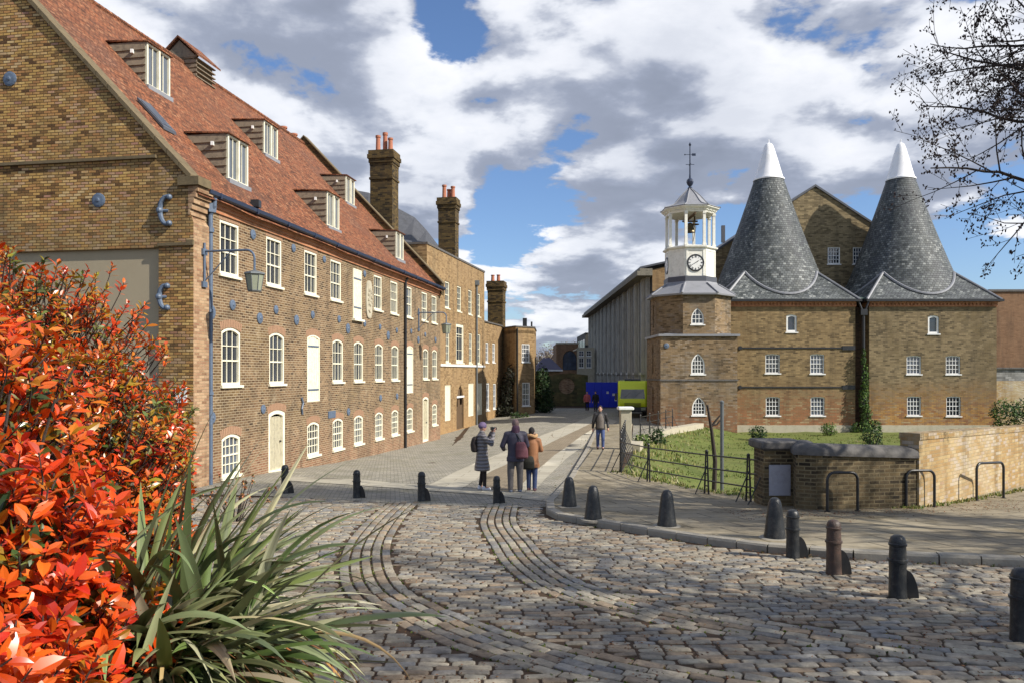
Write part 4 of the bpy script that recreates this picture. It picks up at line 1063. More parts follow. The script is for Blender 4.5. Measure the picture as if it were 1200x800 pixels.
for k in range(8):
    a, b_ = pts[k], pts[(k+1) % 8]; mid = (a+b_)/2; nn = Vector((mid.x-CX, mid.y-CY, 0))
    fr = Frame3(a, b_-a, nn); L_ = (b_-a).length; hs = []
    if nn.normalized().dot(Vector((0, -1, 0))) > .9: fF = fr; gC = gw(fr, 817.5, 361, 380, .80); hs = [gC]
    if nn.normalized().dot(Vector((-1, 0, 0))) > .9: fW = fr; gD = (L_/2, CZ+2.9, sh_gothic(.5, 1.5)); hs = [gD]
    wall_mb(mb, fr, [(0, zC), (L_, zC), (L_, zU), (0, zU)], hs, .2)
mb.build('upper_wall', M['brick_tower'], tw)
window(tw, fT, *gA, cols=4, rows=(.22, .44, .66), rail=0, ft=.09, mat='white', out=-.02, bar=.035)
window(tw, fT, *gB, cols=4, rows=(.22, .44, .66), rail=0, ft=.09, mat='white', out=-.02, bar=.035)
window(tw, fF, *gC, cols=3, rows=(.3, .6), rail=0, ft=.08, mat='white', out=-.02, bar=.035)
for f_, g_ in ((fL, slA), (fL, slB), (fW, gD)): window(tw, f_, *g_, cols=2, rows=(.4,), rail=0, ft=.07, mat='wood', out=-.1, sill=False)
mb = MB(); q = octo(RO-.02, zC+.16)
mb.obox((TX0-.14, TY0-.14, zC), (TWW+.28, 0, 0), (0, .75, 0), (0, 0, .14)); mb.obox((TX0-.14, TY0+.61, zC), (.6, 0, 0), (0, 4.3, 0), (0, 0, .14))
mb.obox((TX0+.3, TY0+.3, zC+.14), (TWW-.6, 0, 0), (0, 4.2, 0), (0, 0, .05)); mb.build('lead_coping', M['lead'], tw)
disc_tie(tw, fT, fT.from_px(781, 405)[0], fT.from_px(781, 405)[1], .17)
mb = MB(); mb.rings([octo(RO+.30, zU-.04), octo(RO+.32, zU+.06), octo(2.35, zU+.42), octo(1.80, zU+.78), octo(1.72, zU+.92)]); mb.build('skirt_roof', M['lead'], tw)
mb = MB()
for k in range(8): mb.tube([octo(RO+.33, zU+.07)[k], octo(2.37, zU+.44)[k], octo(1.82, zU+.80)[k]], .06, 6)
mb.build('lead_rolls', M['lead'], tw)
zL0, zL1, zL2 = zU+.9, CZ+8.0, CZ+10.25
RL = 1.50/math.cos(R(22.5))
mb = MB(); mb.rings([octo(RL+.10, zL0-.2), octo(RL+.10, zL0+.32), octo(RL+.03, zL0+.36)]); mb.build('lantern_plinth', M['lead_dark'], tw)
mb = MB(); mb.rings([octo(RL, zL0+.2), octo(RL, zL1-.12), octo(RL+.16, zL1-.06), octo(RL+.18, zL1+.02), octo(RL-.05, zL1+.10)])
pts = octo(RL, 0)
for k in range(8):
    a, b_ = pts[k], pts[(k+1) % 8]; nn = ((a+b_)/2-Vector((CX, CY, 0))); fr = Frame3(a, b_-a, nn); L_ = (b_-a).length
    for a0, a1, z0, z1 in ((0.04, .14, zL0+.38, zL1-.15), (L_-.14, L_-.04, zL0+.38, zL1-.15), (.143, L_-.143, zL1-.27, zL1-.15)): fbox(mb, fr, a0, a1, z0, z1, 0, .03)
    if nn.normalized().dot(Vector((0, -1, 0))) > .9: fClock = (fr, L_)
    if nn.normalized().dot(Vector((-1, 0, 0))) > .9: fClock2 = (fr, L_)
mb.build('clock_stage', M['ivory'], tw)
mb = MB()
for p in octo(RL-.10, zL1): mb.box(p+Vector((0, 0, .03+(zL2-zL1)/2)), (.17, .17, zL2-zL1)); mb.box(p+Vector((0, 0, .16)), (.23, .23, .12)); mb.box(p+Vector((0, 0, zL2-zL1-.1)), (.23, .23, .1))
mb.build('lantern_posts', M['ivory'], tw)
mb = MB(); mb.rings([octo(RL-.02, zL2-.02), octo(RL+.02, zL2+.14), octo(RL+.14, zL2+.18), octo(RL+.26, zL2+.27), octo(RL+.28, zL2+.34), octo(RL+.1, zL2+.36)]); 
pts = octo(RL+.06, 0)
for k in range(8):
    a, b_ = pts[k], pts[(k+1) % 8]
    for i in range(7): mb.box(a+(b_-a)*((i+.5)/7)+Vector((0, 0, zL2+.15)), (.09, .09, .1), math.atan2((b_-a).y, (b_-a).x))
mb.build('lantern_cornice', M['ivory'], tw)
prof = [(RL+.32, .35), (RL+.30, .39), (RL*.98, .47), (RL*.78, .60), (RL*.64, .79), (RL*.53, 1.0), (RL*.41, 1.23), (RL*.26, 1.47), (RL*.11, 1.68), (.06, 1.80)]
mb = MB(); mb.rings([octo(r_, zL2+h) for r_, h in prof])
for k in range(8): mb.tube([octo(r_+.015, zL2+h+.01)[k] for r_, h in prof], .035, 5)
mb.build('ogee_roof', M['lead'], tw)
mb = MB(); c = Vector((CX, CY, zL2-.55)); mb.lathe([(.06, 2.2), (.16, 2.35), (.08, 2.45), (.20, 2.62), (.24, 2.75), (.20, 2.9), (.07, 3.02), (.05, 3.3), (.035, 5.1), (.09, 5.2), (.02, 5.35)], c, 10)
va = MB(); va.tube([c+Vector((-.28, 0, 3.9)), c+Vector((.28, 0, 3.9))], .02, 5); va.tube([c+Vector((0, -.28, 3.9)), c+Vector((0, .28, 3.9))], .02, 5)
va.tube([c+Vector((-.33, 0, 4.55)), c+Vector((.33, 0, 4.55))], .018, 5); va.box(c+Vector((.25, 0, 4.55)), (.25, .02, .16)); va.ball(c+Vector((-.33, 0, 4.55)), .05)
fo = mb.build('finial', M['bluedark'], tw); va.build('weathervane', M['bluedark'], fo)
mb = MB(); bc = Vector((CX, CY, zL2-1.1)); mb.lathe([(.36, 0), (.33, .08), (.24, .3), (.20, .52), (.10, .62), (.02, .64)], bc, 14); be = mb.build('bell', paint('bell_bronze', A(120, 104, 70, .5), .4, .2, 4, metal=.6), tw)
mb = MB(); mb.box(bc+Vector((0, 0, .72)), (1.0, .1, .1)); mb.box(bc+Vector((0, 0, .95)), (.1, 3.1, .12)); mb.box(bc+Vector((.3, 0, .85)), (.08, .08, .4)); mb.lathe([(.3, 0), (.3, .03)], bc+Vector((.3, 0, .5)), 10); mb.tube([bc+Vector((.4, 0, .4)), bc+Vector((.2, 0, -.6))], .02, 5); mb.build('headstock', M['wood'], be)
lp_ = MB(); lp_.rings([octo(RL-.1, zL1+.08), octo(RL-.1, zL1+.1)]); lp_.build('lantern_floor', M['lead_dark'], tw)
NUM = ['XII', 'I', 'II', 'III', 'IV', 'V', 'VI', 'VII', 'VIII', 'IX', 'X', 'XI']
for fr, L_ in (fClock, fClock2):
    cz_ = (zL0+.38+zL1-.25)/2; a = L_/2
    q = fr.n.to_track_quat('Z', 'Y').to_matrix()
    ex, ey, ez = fr.d, Vector((0, 0, 1)), fr.n
    if ex.cross(ey).dot(ez) < 0: ex = -ex
    cc = fr.at(a, cz_, 0.0)
    def T(x, y, z): return cc+ex*x+ey*y+ez*z
    def disc(mb, r0, r1, z, n=36):
        for k in range(n):
            a0, a1 = 2*math.pi*k/n, 2*math.pi*(k+1)/n
            mb.face([T(r0*math.cos(a0), r0*math.sin(a0), z), T(r1*math.cos(a0), r1*math.sin(a0), z), T(r1*math.cos(a1), r1*math.sin(a1), z), T(r0*math.cos(a1), r0*math.sin(a1), z)] if r0 > 0 else [T(0, 0, z), T(r1*math.cos(a0), r1*math.sin(a0), z), T(r1*math.cos(a1), r1*math.sin(a1), z)])
    mb = MB(); disc(mb, 0, .53, .045); dial = mb.build('clock_dial', M['white'], tw)
    mb = MB(); disc(mb, .455, .55, .055)
    for k in range(36):
        a0, a1 = 2*math.pi*k/36, 2*math.pi*(k+1)/36
        mb.face([T(.55*math.cos(a0), .55*math.sin(a0), 0), T(.55*math.cos(a1), .55*math.sin(a1), 0), T(.55*math.cos(a1), .55*math.sin(a1), .055), T(.55*math.cos(a0), .55*math.sin(a0), .055)])
    # roman numerals, strokes set radially
    for h in range(12):
        th = math.pi/2 - 2*math.pi*h/12; rad = Vector((math.cos(th), math.sin(th))); tan = Vector((math.sin(th), -math.cos(th)))
        s_ = NUM[h]; wtot = sum({'I': .034, 'V': .062, 'X': .066}[x] for x in s_); pos = -wtot/2
        for chh in s_:
            wch = {'I': .034, 'V': .062, 'X': .066}[chh]; m_ = pos+wch/2
            def stroke(x0, x1, wd=.020):
                p_in = rad*.325+tan*x0; p_out = rad*.445+tan*x1; dd = (p_out-p_in).normalized(); nn_ = Vector((-dd.y, dd.x))*wd/2
                mb.face([T(*(p_in-nn_), .052), T(*(p_in+nn_), .052), T(*(p_out+nn_), .052), T(*(p_out-nn_), .052)][::-1])
                mb.face([T(*(p_in-nn_), .0525), T(*(p_in+nn_), .0525), T(*(p_out+nn_), .0525), T(*(p_out-nn_), .0525)])
            if chh == 'I': stroke(m_, m_)
            elif chh == 'V': stroke(m_, m_-.02); stroke(m_, m_+.02)
            else: stroke(m_-.02, m_+.02); stroke(m_+.02, m_-.02)
            pos += wch
    mb.build('numerals', M['black'], dial)
    mb = MB()
    for ang, ln, wd in ((R(33), .27, .05), (R(33+178), .39, .034)):
        dd = Vector((math.cos(ang), math.sin(ang))); nn_ = Vector((-dd.y, dd.x))*wd/2
        mb.face([T(*(-dd*.07-nn_*.6), .062), T(*(dd*ln*.7-nn_), .062), T(*(dd*ln), .062), T(*(dd*ln*.7+nn_), .062), T(*(-dd*.07+nn_*.6), .062)])
        mb.face([T(*(-dd*.07-nn_*.6), .0615), T(*(dd*ln*.7-nn_), .0615), T(*(dd*ln), .0615), T(*(dd*ln*.7+nn_), .0615), T(*(-dd*.07+nn_*.6), .0615)][::-1])
    mb.build('clock_hands', M['black'], dial)

# ------------------------------------------------------------------ the two oast houses
EZO = CZ+4.67
def oast(x0, x1, Y, mat, label, wins, topwin, bars):
    root = thing('oast_house', ((x0+x1)/2, Y, GZ), label, 'oast house', 'square brick oast houses with slated cone roofs')
    fr = Frame3((x0, Y), (1, 0), (0, -1)); w = x1-x0; D = w
    hs = []; js = []
    for (u0, u1, vt, vb_) in wins:
        a, z, ww, h = pxwin(fr, u0, u1, vt, vb_); sh = sh_seg(ww, h, .05, 4); hs.append((a, z, sh)); js.append((a, z, sh, 0))
    a, z, ww, h = pxwin(fr, *topwin); sh = sh_seg(ww, h, .09, 4); hs.append((a, z, sh)); js.append((a, z, sh, 1))
    mb = MB(); zt = EZO-.42
    wall_mb(mb, fr, [(0, -1.3), (w, -1.3), (w, zt), (0, zt)], hs, .16)
    for f2 in (Frame3((x0, Y+D), (0, -1), (-1, 0)), Frame3((x1, Y), (0, 1), (1, 0)), Frame3((x1, Y+D), (-1, 0), (0, 1))): wall_mb(mb, f2, [(0, -1.3), (D, -1.3), (D, zt), (0, zt)], [])
    mb.build('wall', M[mat], root)
    for a, z, sh, k in js: window(root, fr, a, z, sh, cols=(4 if not k else 1), rows=((.25, .75) if not k else ()), rail=(.5 if not k else 0), ft=(.06 if not k else .12), out=-.04, mat='white', bar=.03, silld=.1)
    mb = MB(); fbox(mb, fr, -.02, w+.02, EZO-.42, EZO-.34, -.3, .05)
    for i in range(int(w/.24)): fbox(mb, fr, .03+i*.24, .03+i*.24+.115, EZO-.337, EZO-.2, -.1, .09)
    fbox(mb, fr, -.02, w+.02, EZO-.337, EZO-.2, -.3, .02); fbox(mb, fr, -.02, w+.02, EZO-.197, EZO-.08, -.3, .12)
    for i in range(int(w/.24)):
        for f2 in (Frame3((x0, Y+D), (0, -1), (-1, 0)), Frame3((x1, Y), (0, 1), (1, 0))): fbox(mb, f2, .03+i*.24, .03+i*.24+.115, EZO-.337, EZO-.2, -.1, .09)
    for f2 in (Frame3((x0, Y+D), (0, -1), (-1, 0)), Frame3((x1, Y), (0, 1), (1, 0))): fbox(mb, f2, .31, D-.31, EZO-.42, EZO-.08, -.3, .01)
    mb.build('dentil_cornice', M['brick_orange'], root)
    mb = MB(); fbox(mb, fr, -.3, w+.3, EZO-.10, EZO+.05, .20, .34)
    for f2 in (Frame3((x0, Y+D), (0, -1), (-1, 0)), Frame3((x1, Y), (0, 1), (1, 0))): fbox(mb, f2, -.2, D+.19, EZO-.10, EZO+.05, .20, .34)
    fbox(mb, fr, -.19, w+.19, EZO-.077, EZO-.05, -.1, .2)
    mb.build('gutter', M['black'], root)
    # pyramid skirt and cone
    cx, cy = (x0+x1)/2, Y+D/2; hb = D/2+.22
    mb = MB(); c4 = [Vector((cx+sx*hb, cy+sy*hb, EZO)) for sx, sy in ((-1, -1), (1, -1), (1, 1), (-1, 1))]; ap = Vector((cx, cy, EZO+hb))
    for i in range(4): mb.face([c4[i], c4[(i+1) % 4], ap])
    sk_ = mb.build('skirt_roof', M['slate_plain' if False else 'slate'], root)
    r0, kk = D/2+.02, .362; zt_c = CZ+13.6
    nseg = 40; hts = [i/14*(zt_c-EZO+.0) for i in range(15)]
    def cr(h): return (r0-kk*h) + .10*math.sin(min(1, h/(zt_c-EZO))*math.pi)*-1 + .0
    mb = MB(); mb.lathe([(cr(h), EZO-.1+h+.0) for h in hts], (cx, cy, 0), nseg, uvR=3.2); mb.build('cone_roof', M['slate'], root, smooth=True, autosm=40)
    # lead flashing where the cone meets the skirt
    for s_ in range(4):
        pts = []
        for i in range(21):
            th = R(-45)+R(90)*i/20 + s_*R(90); m_ = math.cos(th-s_*R(90)); lo, hi = -.1, 4.0
            for _ in range(25):
                h = (lo+hi)/2
                if cr(h+.1)*m_ + h > hb: hi = h
                else: lo = h
            rr = cr(h+.1)+.03; pts.append(Vector((cx+rr*math.cos(th), cy+rr*math.sin(th), EZO+h+.04)))
        mb = MB(); mb.tube(pts, .095, 6); mb.build('flashing', M['lead'], root)
    for i, c_ in enumerate(c4):
        mb = MB()
        th = math.atan2(c_.y-cy, c_.x-cx); m_ = math.cos(R(45)); lo, hi = -.1, 4.0
        for _ in range(25):
            h = (lo+hi)/2
            if cr(h+.1)*m_ + h > hb: hi = h
            else: lo = h
        e = Vector((cx+(cr(h+.1))*math.cos(th), cy+cr(h+.1)*math.sin(th), EZO+h+.05)); mb.tube([c_+Vector((0, 0, .04)), e], .08, 6); mb.build('hip_flashing', M['lead'], root)
    rc = cr(zt_c-EZO)
    mb = MB(); mb.lathe([(rc+.06, zt_c-.12), (rc+.06, zt_c-.02), (rc-.01, zt_c+.0), (rc-.04, zt_c+.05), (rc*.64, zt_c+1.2), (rc*.38, zt_c+2.1), (rc*.27, zt_c+2.40), (rc*.20, zt_c+2.48), (.04, zt_c+2.56), (.035, zt_c+2.78), (.01, zt_c+2.8)], (cx, cy, 0), 28)
    mb.build('white_cowl', M['whitecap'], root, smooth=True, autosm=35)
    for (u0, u1, v) in bars:
        a0, z = fr.from_px(u0, v); a1, _ = fr.from_px(u1, v)
        mb = MB(); fbox(mb, fr, a0, a1, z-.045, z+.045, 0, .05); fbox(mb, fr, a1-.85, a1-.02, z-.14, z+.14, .0, .075); mb.tube([fr.at(a0+.05, z, 0), fr.at(a0+.05, z, .09)], .13, 10); mb.build('tie_bar', M['black'], root)
    # plinth
    mb = MB(); fbox(mb, fr, -.03, w+.03, -1.2, GZ+.45, 0, .07); mb.build('plinth', M['stone_pale'], root)
    return root
oA = oast(13.9, 22.35, 50.0, 'brick_oast', 'left oast house with orange-patched wall and iron tie bars next to the clock tower',
     [(897, 914, 414.5, 437), (949.5, 966, 414.5, 437.5), (897.5, 914, 464.5, 486.5), (950, 966.5, 464.5, 486.5)], (921.5, 934, 368.5, 389), [(866, 1002, 407.5), (866, 1002, 453.5)])
oB = oast(23.25, 31.55, 50.0, 'brick_oast_grey', 'right oast house with greyer brick wall, behind the bare twigs',
     [(1062.5, 1079.5, 416.5, 438), (1108.5, 1125.5, 416.5, 438), (1063, 1079.5, 464, 486.5), (1109, 1126, 464, 487)], (1087.5, 1100.5, 369.5, 391), [])
mb = MB(); xg = 22.8
mb.tube([(xg, 49.85, EZO-.9), (xg, 49.85, -.8)], .11, 10); mb.tube([(22.45, 49.8, EZO-.05), (xg-.1, 49.8, EZO-.7)], .07, 8); mb.tube([(23.15, 49.8, EZO-.05), (xg+.1, 49.8, EZO-.7)], .07, 8); mb.bevbox((xg, 49.85, EZO-.8), (.45, .3, .4))
mb.build('downpipe', M['black'], oA)
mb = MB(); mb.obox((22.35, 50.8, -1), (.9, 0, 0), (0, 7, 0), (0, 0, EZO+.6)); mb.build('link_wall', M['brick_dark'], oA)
mb = MB(); mb.obox((22.15, 50.3, EZO+.1), (1.3, 0, 0), (0, 8, 1.2), (0, 0, .1)); mb.build('valley_roof', paint('mossy_lead', A(92, 116, 104), .7, .2, 2), oA)

# mill building behind with the big gable
YG = 56.4
gm = thing('gabled_mill', (24, YG, 0), 'big buff brick gable of the mill rising behind the oast houses', 'building')
fG = Frame3((0, YG), (1, 0), (0, -1))
apx = fG.from_px(955, 219); lft = fG.from_px(832, 299.5); sl = (apx[1]-lft[1])/(apx[0]-lft[0]); rgt = (apx[0]*2-lft[0], lft[1])
hs = []; js = []
for (u0, u1, vt, vb_) in ((970, 984.5, 290, 309.5), (999.5, 1013, 290, 309.5), (975, 986, 334.5, 352)):
    a, z, w, h = pxwin(fG, u0, u1, vt, vb_); sh = sh_rect(w, h); hs.append((a, z, sh)); js.append((a, z, sh))
mb = MB(); wall_mb(mb, fG, [(lft[0], -1), (rgt[0], -1), rgt, apx, lft], hs, .15)
mb.obox((lft[0], YG+.1, -1), (.3, 0, 0), (0, 14, 0), (0, 0, lft[1]+1)); mb.obox((rgt[0]-.3, YG+.1, -1), (.3, 0, 0), (0, 14, 0), (0, 0, rgt[1]+1)); mb.build('wall', M['brick_mill'], gm)
for a, z, sh in js: window(gm, fG, a, z, sh, cols=4, rows=(.25, .75), rail=.5, ft=.07, out=-.02, mat='white', bar=.035)
mb = MB()
for s_, e in ((lft, -1), (rgt, 1)):
    a = Vector((s_[0]+e*.3, YG-.12, s_[1]-sl*.3)); b_ = Vector((apx[0], YG-.12, apx[1])); mb.obox(a, b_-a, (0, 14, 0), (0, 0, .16))
mb.build('roof', M['slate_purple' if False else 'lead_dark'], gm)
mb = MB(); mb.obox(P(846, 284, YG+3), (.25, 0, 0), (0, .25, 0), (0, 0, 1.3)); mb.build('flue', M['lead_dark'], gm)

# ------------------------------------------------------------------ long dark warehouse along the street
XW, YW0, YW1 = 10.8, 60.5, 107.0
wh = thing('warehouse', (XW, YW0, 0), 'long grey warehouse with tall vertical pilasters behind the lorry', 'building')
fWh = Frame3((XW, YW1), (0, -1), (-1, 0)); LWh = YW1-YW0; zE = fWh.at(0, 0).z + CZ + (436-333)/900*66
mb = MB(); mb.obox((XW+.25, YW0, -.6), (9, 0, 0), (0, LWh, 0), (0, 0, zE+.6)); mb.build('wall', M['greywall'], wh)
np_ = 13
for i in range(np_):
    a = LWh*(i+.5)/np_
    mb = MB(); fbox(mb, fWh, a-.42, a+.42, .9 if i % 2 else .0, zE, -.2, .22); fbox(mb, fWh, a-.16, a+.16, 1.0, zE-.1, .22, .34); fbox(mb, fWh, a-.55, a+.55, 3.1, 3.3, -.2, .42); mb.build('pilaster', M['concrete_pale'], wh)
    for q_ in (-1.05, 1.05):
        mb = MB(); fbox(mb, fWh, a+q_-.10, a+q_+.08, .5, zE, -.2, .12); mb.build('mullion', M['concrete_pale'], wh)
    if i < np_-1:
        a2 = LWh*(i+1)/np_; mb = MB(); fbox(mb, fWh, a2-1.2, a2+1.2, .2, zE-.1, -.24, .04)
        for q in range(5): fbox(mb, fWh, a2-.6, a2+.6, .4+q*1.9, .55+q*1.9, -.16, .05)
        mb.build('window_bay', M['darkgap'], wh)
mb = MB(); fbox(mb, fWh, -.5, LWh+.4, zE, zE+.35, -.2, 1.0); fbox(mb, fWh, -.5, LWh+.4, zE+.353, zE+.55, -.2, .8); mb.build('eaves', M['stone'], wh)
mb = MB(); a = fWh.at(-.5, zE+.55, .75); mb.obox(a, fWh.d*(LWh+.8), -fWh.n*5+Vector((0, 0, 1.1)), Vector((0, 0, .15))); mb.build('roof', M['lead_dark'], wh)
mb = MB(); fE = Frame3((XW, YW0-.05), (1, 0), (0, -1)); wall_mb(mb, fE, [(.25, zE-1.2), (8, zE-1.2), (8, zE+1.8), (4.5, zE+1.5), (.25, zE+.5)], []); mb.build('end_wall', M['brick_office'], wh)
wl = MB(); 
fb = thing('far_brick_block', (11, 110, 0), 'dark narrow block at the far left end of the grey warehouse', 'building')
mb = MB(); mb.obox((10.4, 109, -.5), (6, 0, 0), (0, 14, 0), (0, 0, 9.4)); mb.build('wall', M['greywall'], fb)
mb = MB()
for i in range(4):
    for j in range(3): mb.obox((10.36, 110+i*3, 1.2+j*2.6), (.03, 0, 0), (0, 1.4, 0), (0, 0, 1.6))
mb.build('windows', M['glass'], fb)

# ------------------------------------------------------------------ far background
cot = thing('slate_cottage', P(642, 470, 84), 'small far cottage with a purple slate hip roof at the end of the street', 'cottage')
mb = MB(); a, b_ = P(628, 433, 84), P(656, 433, 84); mb.obox((a.x, 84, -.2), (b_.x-a.x, 0, 0), (0, 5, 0), (0, 0, a.z+.2)); mb.build('wall', M['brick_office'], cot)
mb = MB(); z0 = a.z; q = [Vector((a.x-.3, 83.7, z0)), Vector((b_.x+.3, 83.7, z0)), Vector((b_.x+.3, 89.3, z0)), Vector((a.x-.3, 89.3, z0))]; r1, r2 = Vector((a.x+.9, 86.5, z0+1.35)), Vector((b_.x-.9, 86.5, z0+1.35))
mb.face([q[0], q[1], r2, r1]); mb.face([q[1], q[2], r2]); mb.face([q[2], q[3], r1, r2]); mb.face([q[3], q[0], r1]); mb.build('roof', M['slate_purple'], cot)
mb = MB(); mb.obox((a.x-.3, 83.68, z0-.15), (b_.x-a.x+.6, 0, 0), (0, .1, 0), (0, 0, .17)); mb.build('fascia', M['white'], cot)
tb = thing('tan_brick_block', P(665, 470, 104), 'distant orange-brown brick block with a big arched window', 'building')
fr = Frame3((P(652, 436, 104).x, 104), (1, 0), (0, -1)); w = P(678, 436, 104).x-fr.o.x; zt = P(0, 403, 104).z
sh = [(-.95, 0), (.95, 0), (.95, 1.6), (.8, 2.1), (.45, 2.5), (0, 2.65), (-.45, 2.5), (-.8, 2.1), (-.95, 1.6)]
mb = MB(); wall_mb(mb, fr, [(0, -.3), (w, -.3), (w, zt), (0, zt)], [(w-1.2, 3.6, sh)], .3); wall_mb(mb, Frame3(fr.o, (0, -1), (-1, 0)), [(-8, -.3), (0, -.3), (0, zt), (-8, zt)], []); mb.build('wall', M['brick_red'], tb)
mb = MB(); fbox(mb, fr, -.05, w+.05, zt, zt+.2, -.4, .06); mb.build('parapet_coping', M['stone_pale'], tb)
window(tb, fr, w-1.2, 3.6, sh, cols=3, rows=(.4,), rail=.6, ft=.08, mat='black', out=-.1, glass='glass')
cb = thing('cream_far_house', P(683, 470, 96), 'distant cream house front with dark windows beside the grey warehouse', 'house')
fr = Frame3((P(676, 436, 96).x, 96), (1, 0), (0, -1)); w = 2.2; zt = P(0, 407, 96).z
hs = [(.55, 3.9, sh_rect(.6, 1.2)), (1.5, 3.9, sh_rect(.6, 1.2)), (.55, 5.3, sh_rect(.6, .7)), (1.5, 5.3, sh_rect(.6, .7))]
mb = MB(); wall_mb(mb, fr, [(0, -.3), (w, -.3), (w, zt), (0, zt)], hs, .15); mb.obox((fr.o.x, 96.05, zt-.3), (w, 0, 0), (0, 6, 0), (0, 0, .15)); mb.build('wall', M['stone_pale'], cb)
for h_ in hs: window(cb, fr, *h_, cols=2, rows=(.5,), rail=0, ft=.05, mat='white', bar=.04)
# low rough wall closing the street
rw = thing('garden_wall', P(662, 477, 77), 'rough mossy stone wall with a round bricked-up opening closing the street', 'wall')
fr = Frame3((P(636, 436, 77).x, 77), (1, 0), (0, -1)); w = P(689, 436, 77).x-fr.o.x; zt = P(0, 438, 77).z
cc = P(664, 452, 77); ring = [(.80*math.cos(2*math.pi*k/16), .80+.80*math.sin(2*math.pi*k/16)) for k in range(16)]
mb = MB(); ring_o = ring
wall_mb(mb, fr, [(0, -.4), (w, -.4), (w, zt-.1), (w*.6, zt+.1), (w*.3, zt-.05), (0, zt-.4)], [(cc.x-fr.o.x, cc.z-.8, ring)], .12)
mb.obox(fr.at(0, -.4, -.6), fr.d*w, Vector((0, .2, 0)), Vector((0, 0, zt+.2))); mb.build('masonry', brick('ragstone', [A(96, 84, 48), A(150, 130, 76), A(120, 110, 60), A(80, 74, 50)], A(110, 100, 62), bw=.5, bh=.22, patch=[A(90, 100, 50), A(120, 124, 70)], stainamt=.4), rw)
mb = MB(); mb.face([fr.at(cc.x-fr.o.x+p[0]*1.02, cc.z-.8+p[1], -.09) for p in ring]); mb.build('blocked_opening', M['brick_pink'], rw)
# blue hoarding
hd = thing('site_hoarding', P(704, 477, 74), 'bright blue timber site hoarding across the road beside the yellow-green lorry', 'hoarding')
x0, x1 = P(687.5, 436, 74).x, P(723, 436, 74).x; zb, zt = G(8.5, 74)+.02, P(0, 447.5, 74).z
for i in range(4):
    mb = MB(); ww = (x1-x0)/4; mb.bevbox((x0+ww*(i+.5), 74, (zb+zt)/2), (ww-.02, .06, zt-zb), .008); mb.build('panel', M['hoarding'], hd)
mb = MB()
for (u, v) in ((712, 459.5), (719, 462), (721.5, 468)): p = P(u, v, 73.95); mb.bevbox(p, (.22, .012, .22), .004); 
mb.build('notices', M['white'], hd)
mb = MB()
for i in range(5): mb.box((x0+(x1-x0)*i/4, 74.08, (zb+zt)/2), (.1, .1, zt-zb+.02))
mb.build('posts', M['hoarding'], hd)

# ------------------------------------------------------------------ the lorry
LX, LY = 8.87, 56.5; LZ = G(LX, LY)+.012
tr = thing('lorry', (LX, LY, LZ), 'yellow-green flat-fronted lorry parked beside the clock tower', 'lorry')
def L3(x, y, z): return Vector((LX+x, LY+y, LZ+z))
hw = 1.06
mb = MB()
prof = [(0.10, .80), (0.02, .95), (0.0, 1.15), (.03, 1.55), (.12, 2.05), (.26, 2.55), (.40, 2.70), (1.9, 2.72), (1.9, .80)]
def slab(x0, x1, ins): return [[L3(x, y+(ins if i < 7 else 0), z) for i, (y, z) in enumerate(prof)] for x in (x0, x1)]
r = [[L3(-hw, y+.12, z) for y, z in prof], [L3(-hw+.12, y, z) for y, z in prof], [L3(hw-.12, y, z) for y, z in prof], [L3(hw, y+.12, z) for y, z in prof]]
mb.rings(r); mb.build('cab', M['hivis'], tr, smooth=True, autosm=30)
mb = MB(); pr = [(1.48, .0), (1.52, .0), (2.10, .0), (2.14, .0)]
def cabY(z): return interp(z, [(1.15, 0), (1.55, .03), (2.05, .12), (2.55, .26)])
mb.hull8([L3(-hw+.16, cabY(1.42)-.012, 1.42), L3(hw-.16, cabY(1.42)-.012, 1.42), L3(hw-.16, .3, 1.42), L3(-hw+.16, .3, 1.42), L3(-hw+.24, cabY(2.10)-.012, 2.10), L3(hw-.24, cabY(2.10)-.012, 2.10), L3(hw-.24, .4, 2.10), L3(-hw+.24, .4, 2.10)])
mb.build('windscreen', M['glass_blue'], tr)
for s_ in (-1, 1):
    mb = MB(); mb.box(L3(s_*(hw+.005), .85, 1.75), (.02, .8, .6)); mb.build('side_window', M['glass_blue'], tr)
    mb = MB(); mb.bevbox(L3(s_*(hw+.16), .12, 1.55), (.16, .12, .5), .03); mb.tube([L3(s_*hw, .2, 1.8), L3(s_*(hw+.16), .14, 1.78)], .02, 6); mb.build('mirror', M['black'], tr)
    mb = MB(); mb.bevbox(L3(s_*.78, -.03, .66), (.34, .1, .2), .03); mb.build('headlight', M['lampglass'], tr)
    mb = MB(); mb.tube([L3(s_*.35-.3, -.02+cabY(1.45), 1.44), L3(s_*.35+.2, cabY(1.9)-.03, 1.9)], .012, 5); mb.build('wiper', M['black'], tr)
mb = MB(); mb.bevbox(L3(0, .25, .62), (2*hw-.02, .6, .36), .05); mb.build('bumper', M['black'], tr)
mb = MB()
for k in range(4): mb.box(L3(0, -.012, .86+.075*k), (1.2, .03, .03))
mb.build('grille', M['black'], tr)
mb = MB(); mb.bevbox(L3(0, 4.6, 1.72), (2*hw-.06, 5.1, 1.95), .04); mb.build('box_body', M['hivis'], tr)
mb = MB(); mb.box(L3(0, 3.7, .62), (1.0, 6.8, .2)); mb.build('chassis', M['black'], tr)
mb = MB(); mb.bevbox(L3(0, .75, 2.78), (1.2, .25, .12), .03); mb.build('beacon_bar', M['bluedark'], tr)
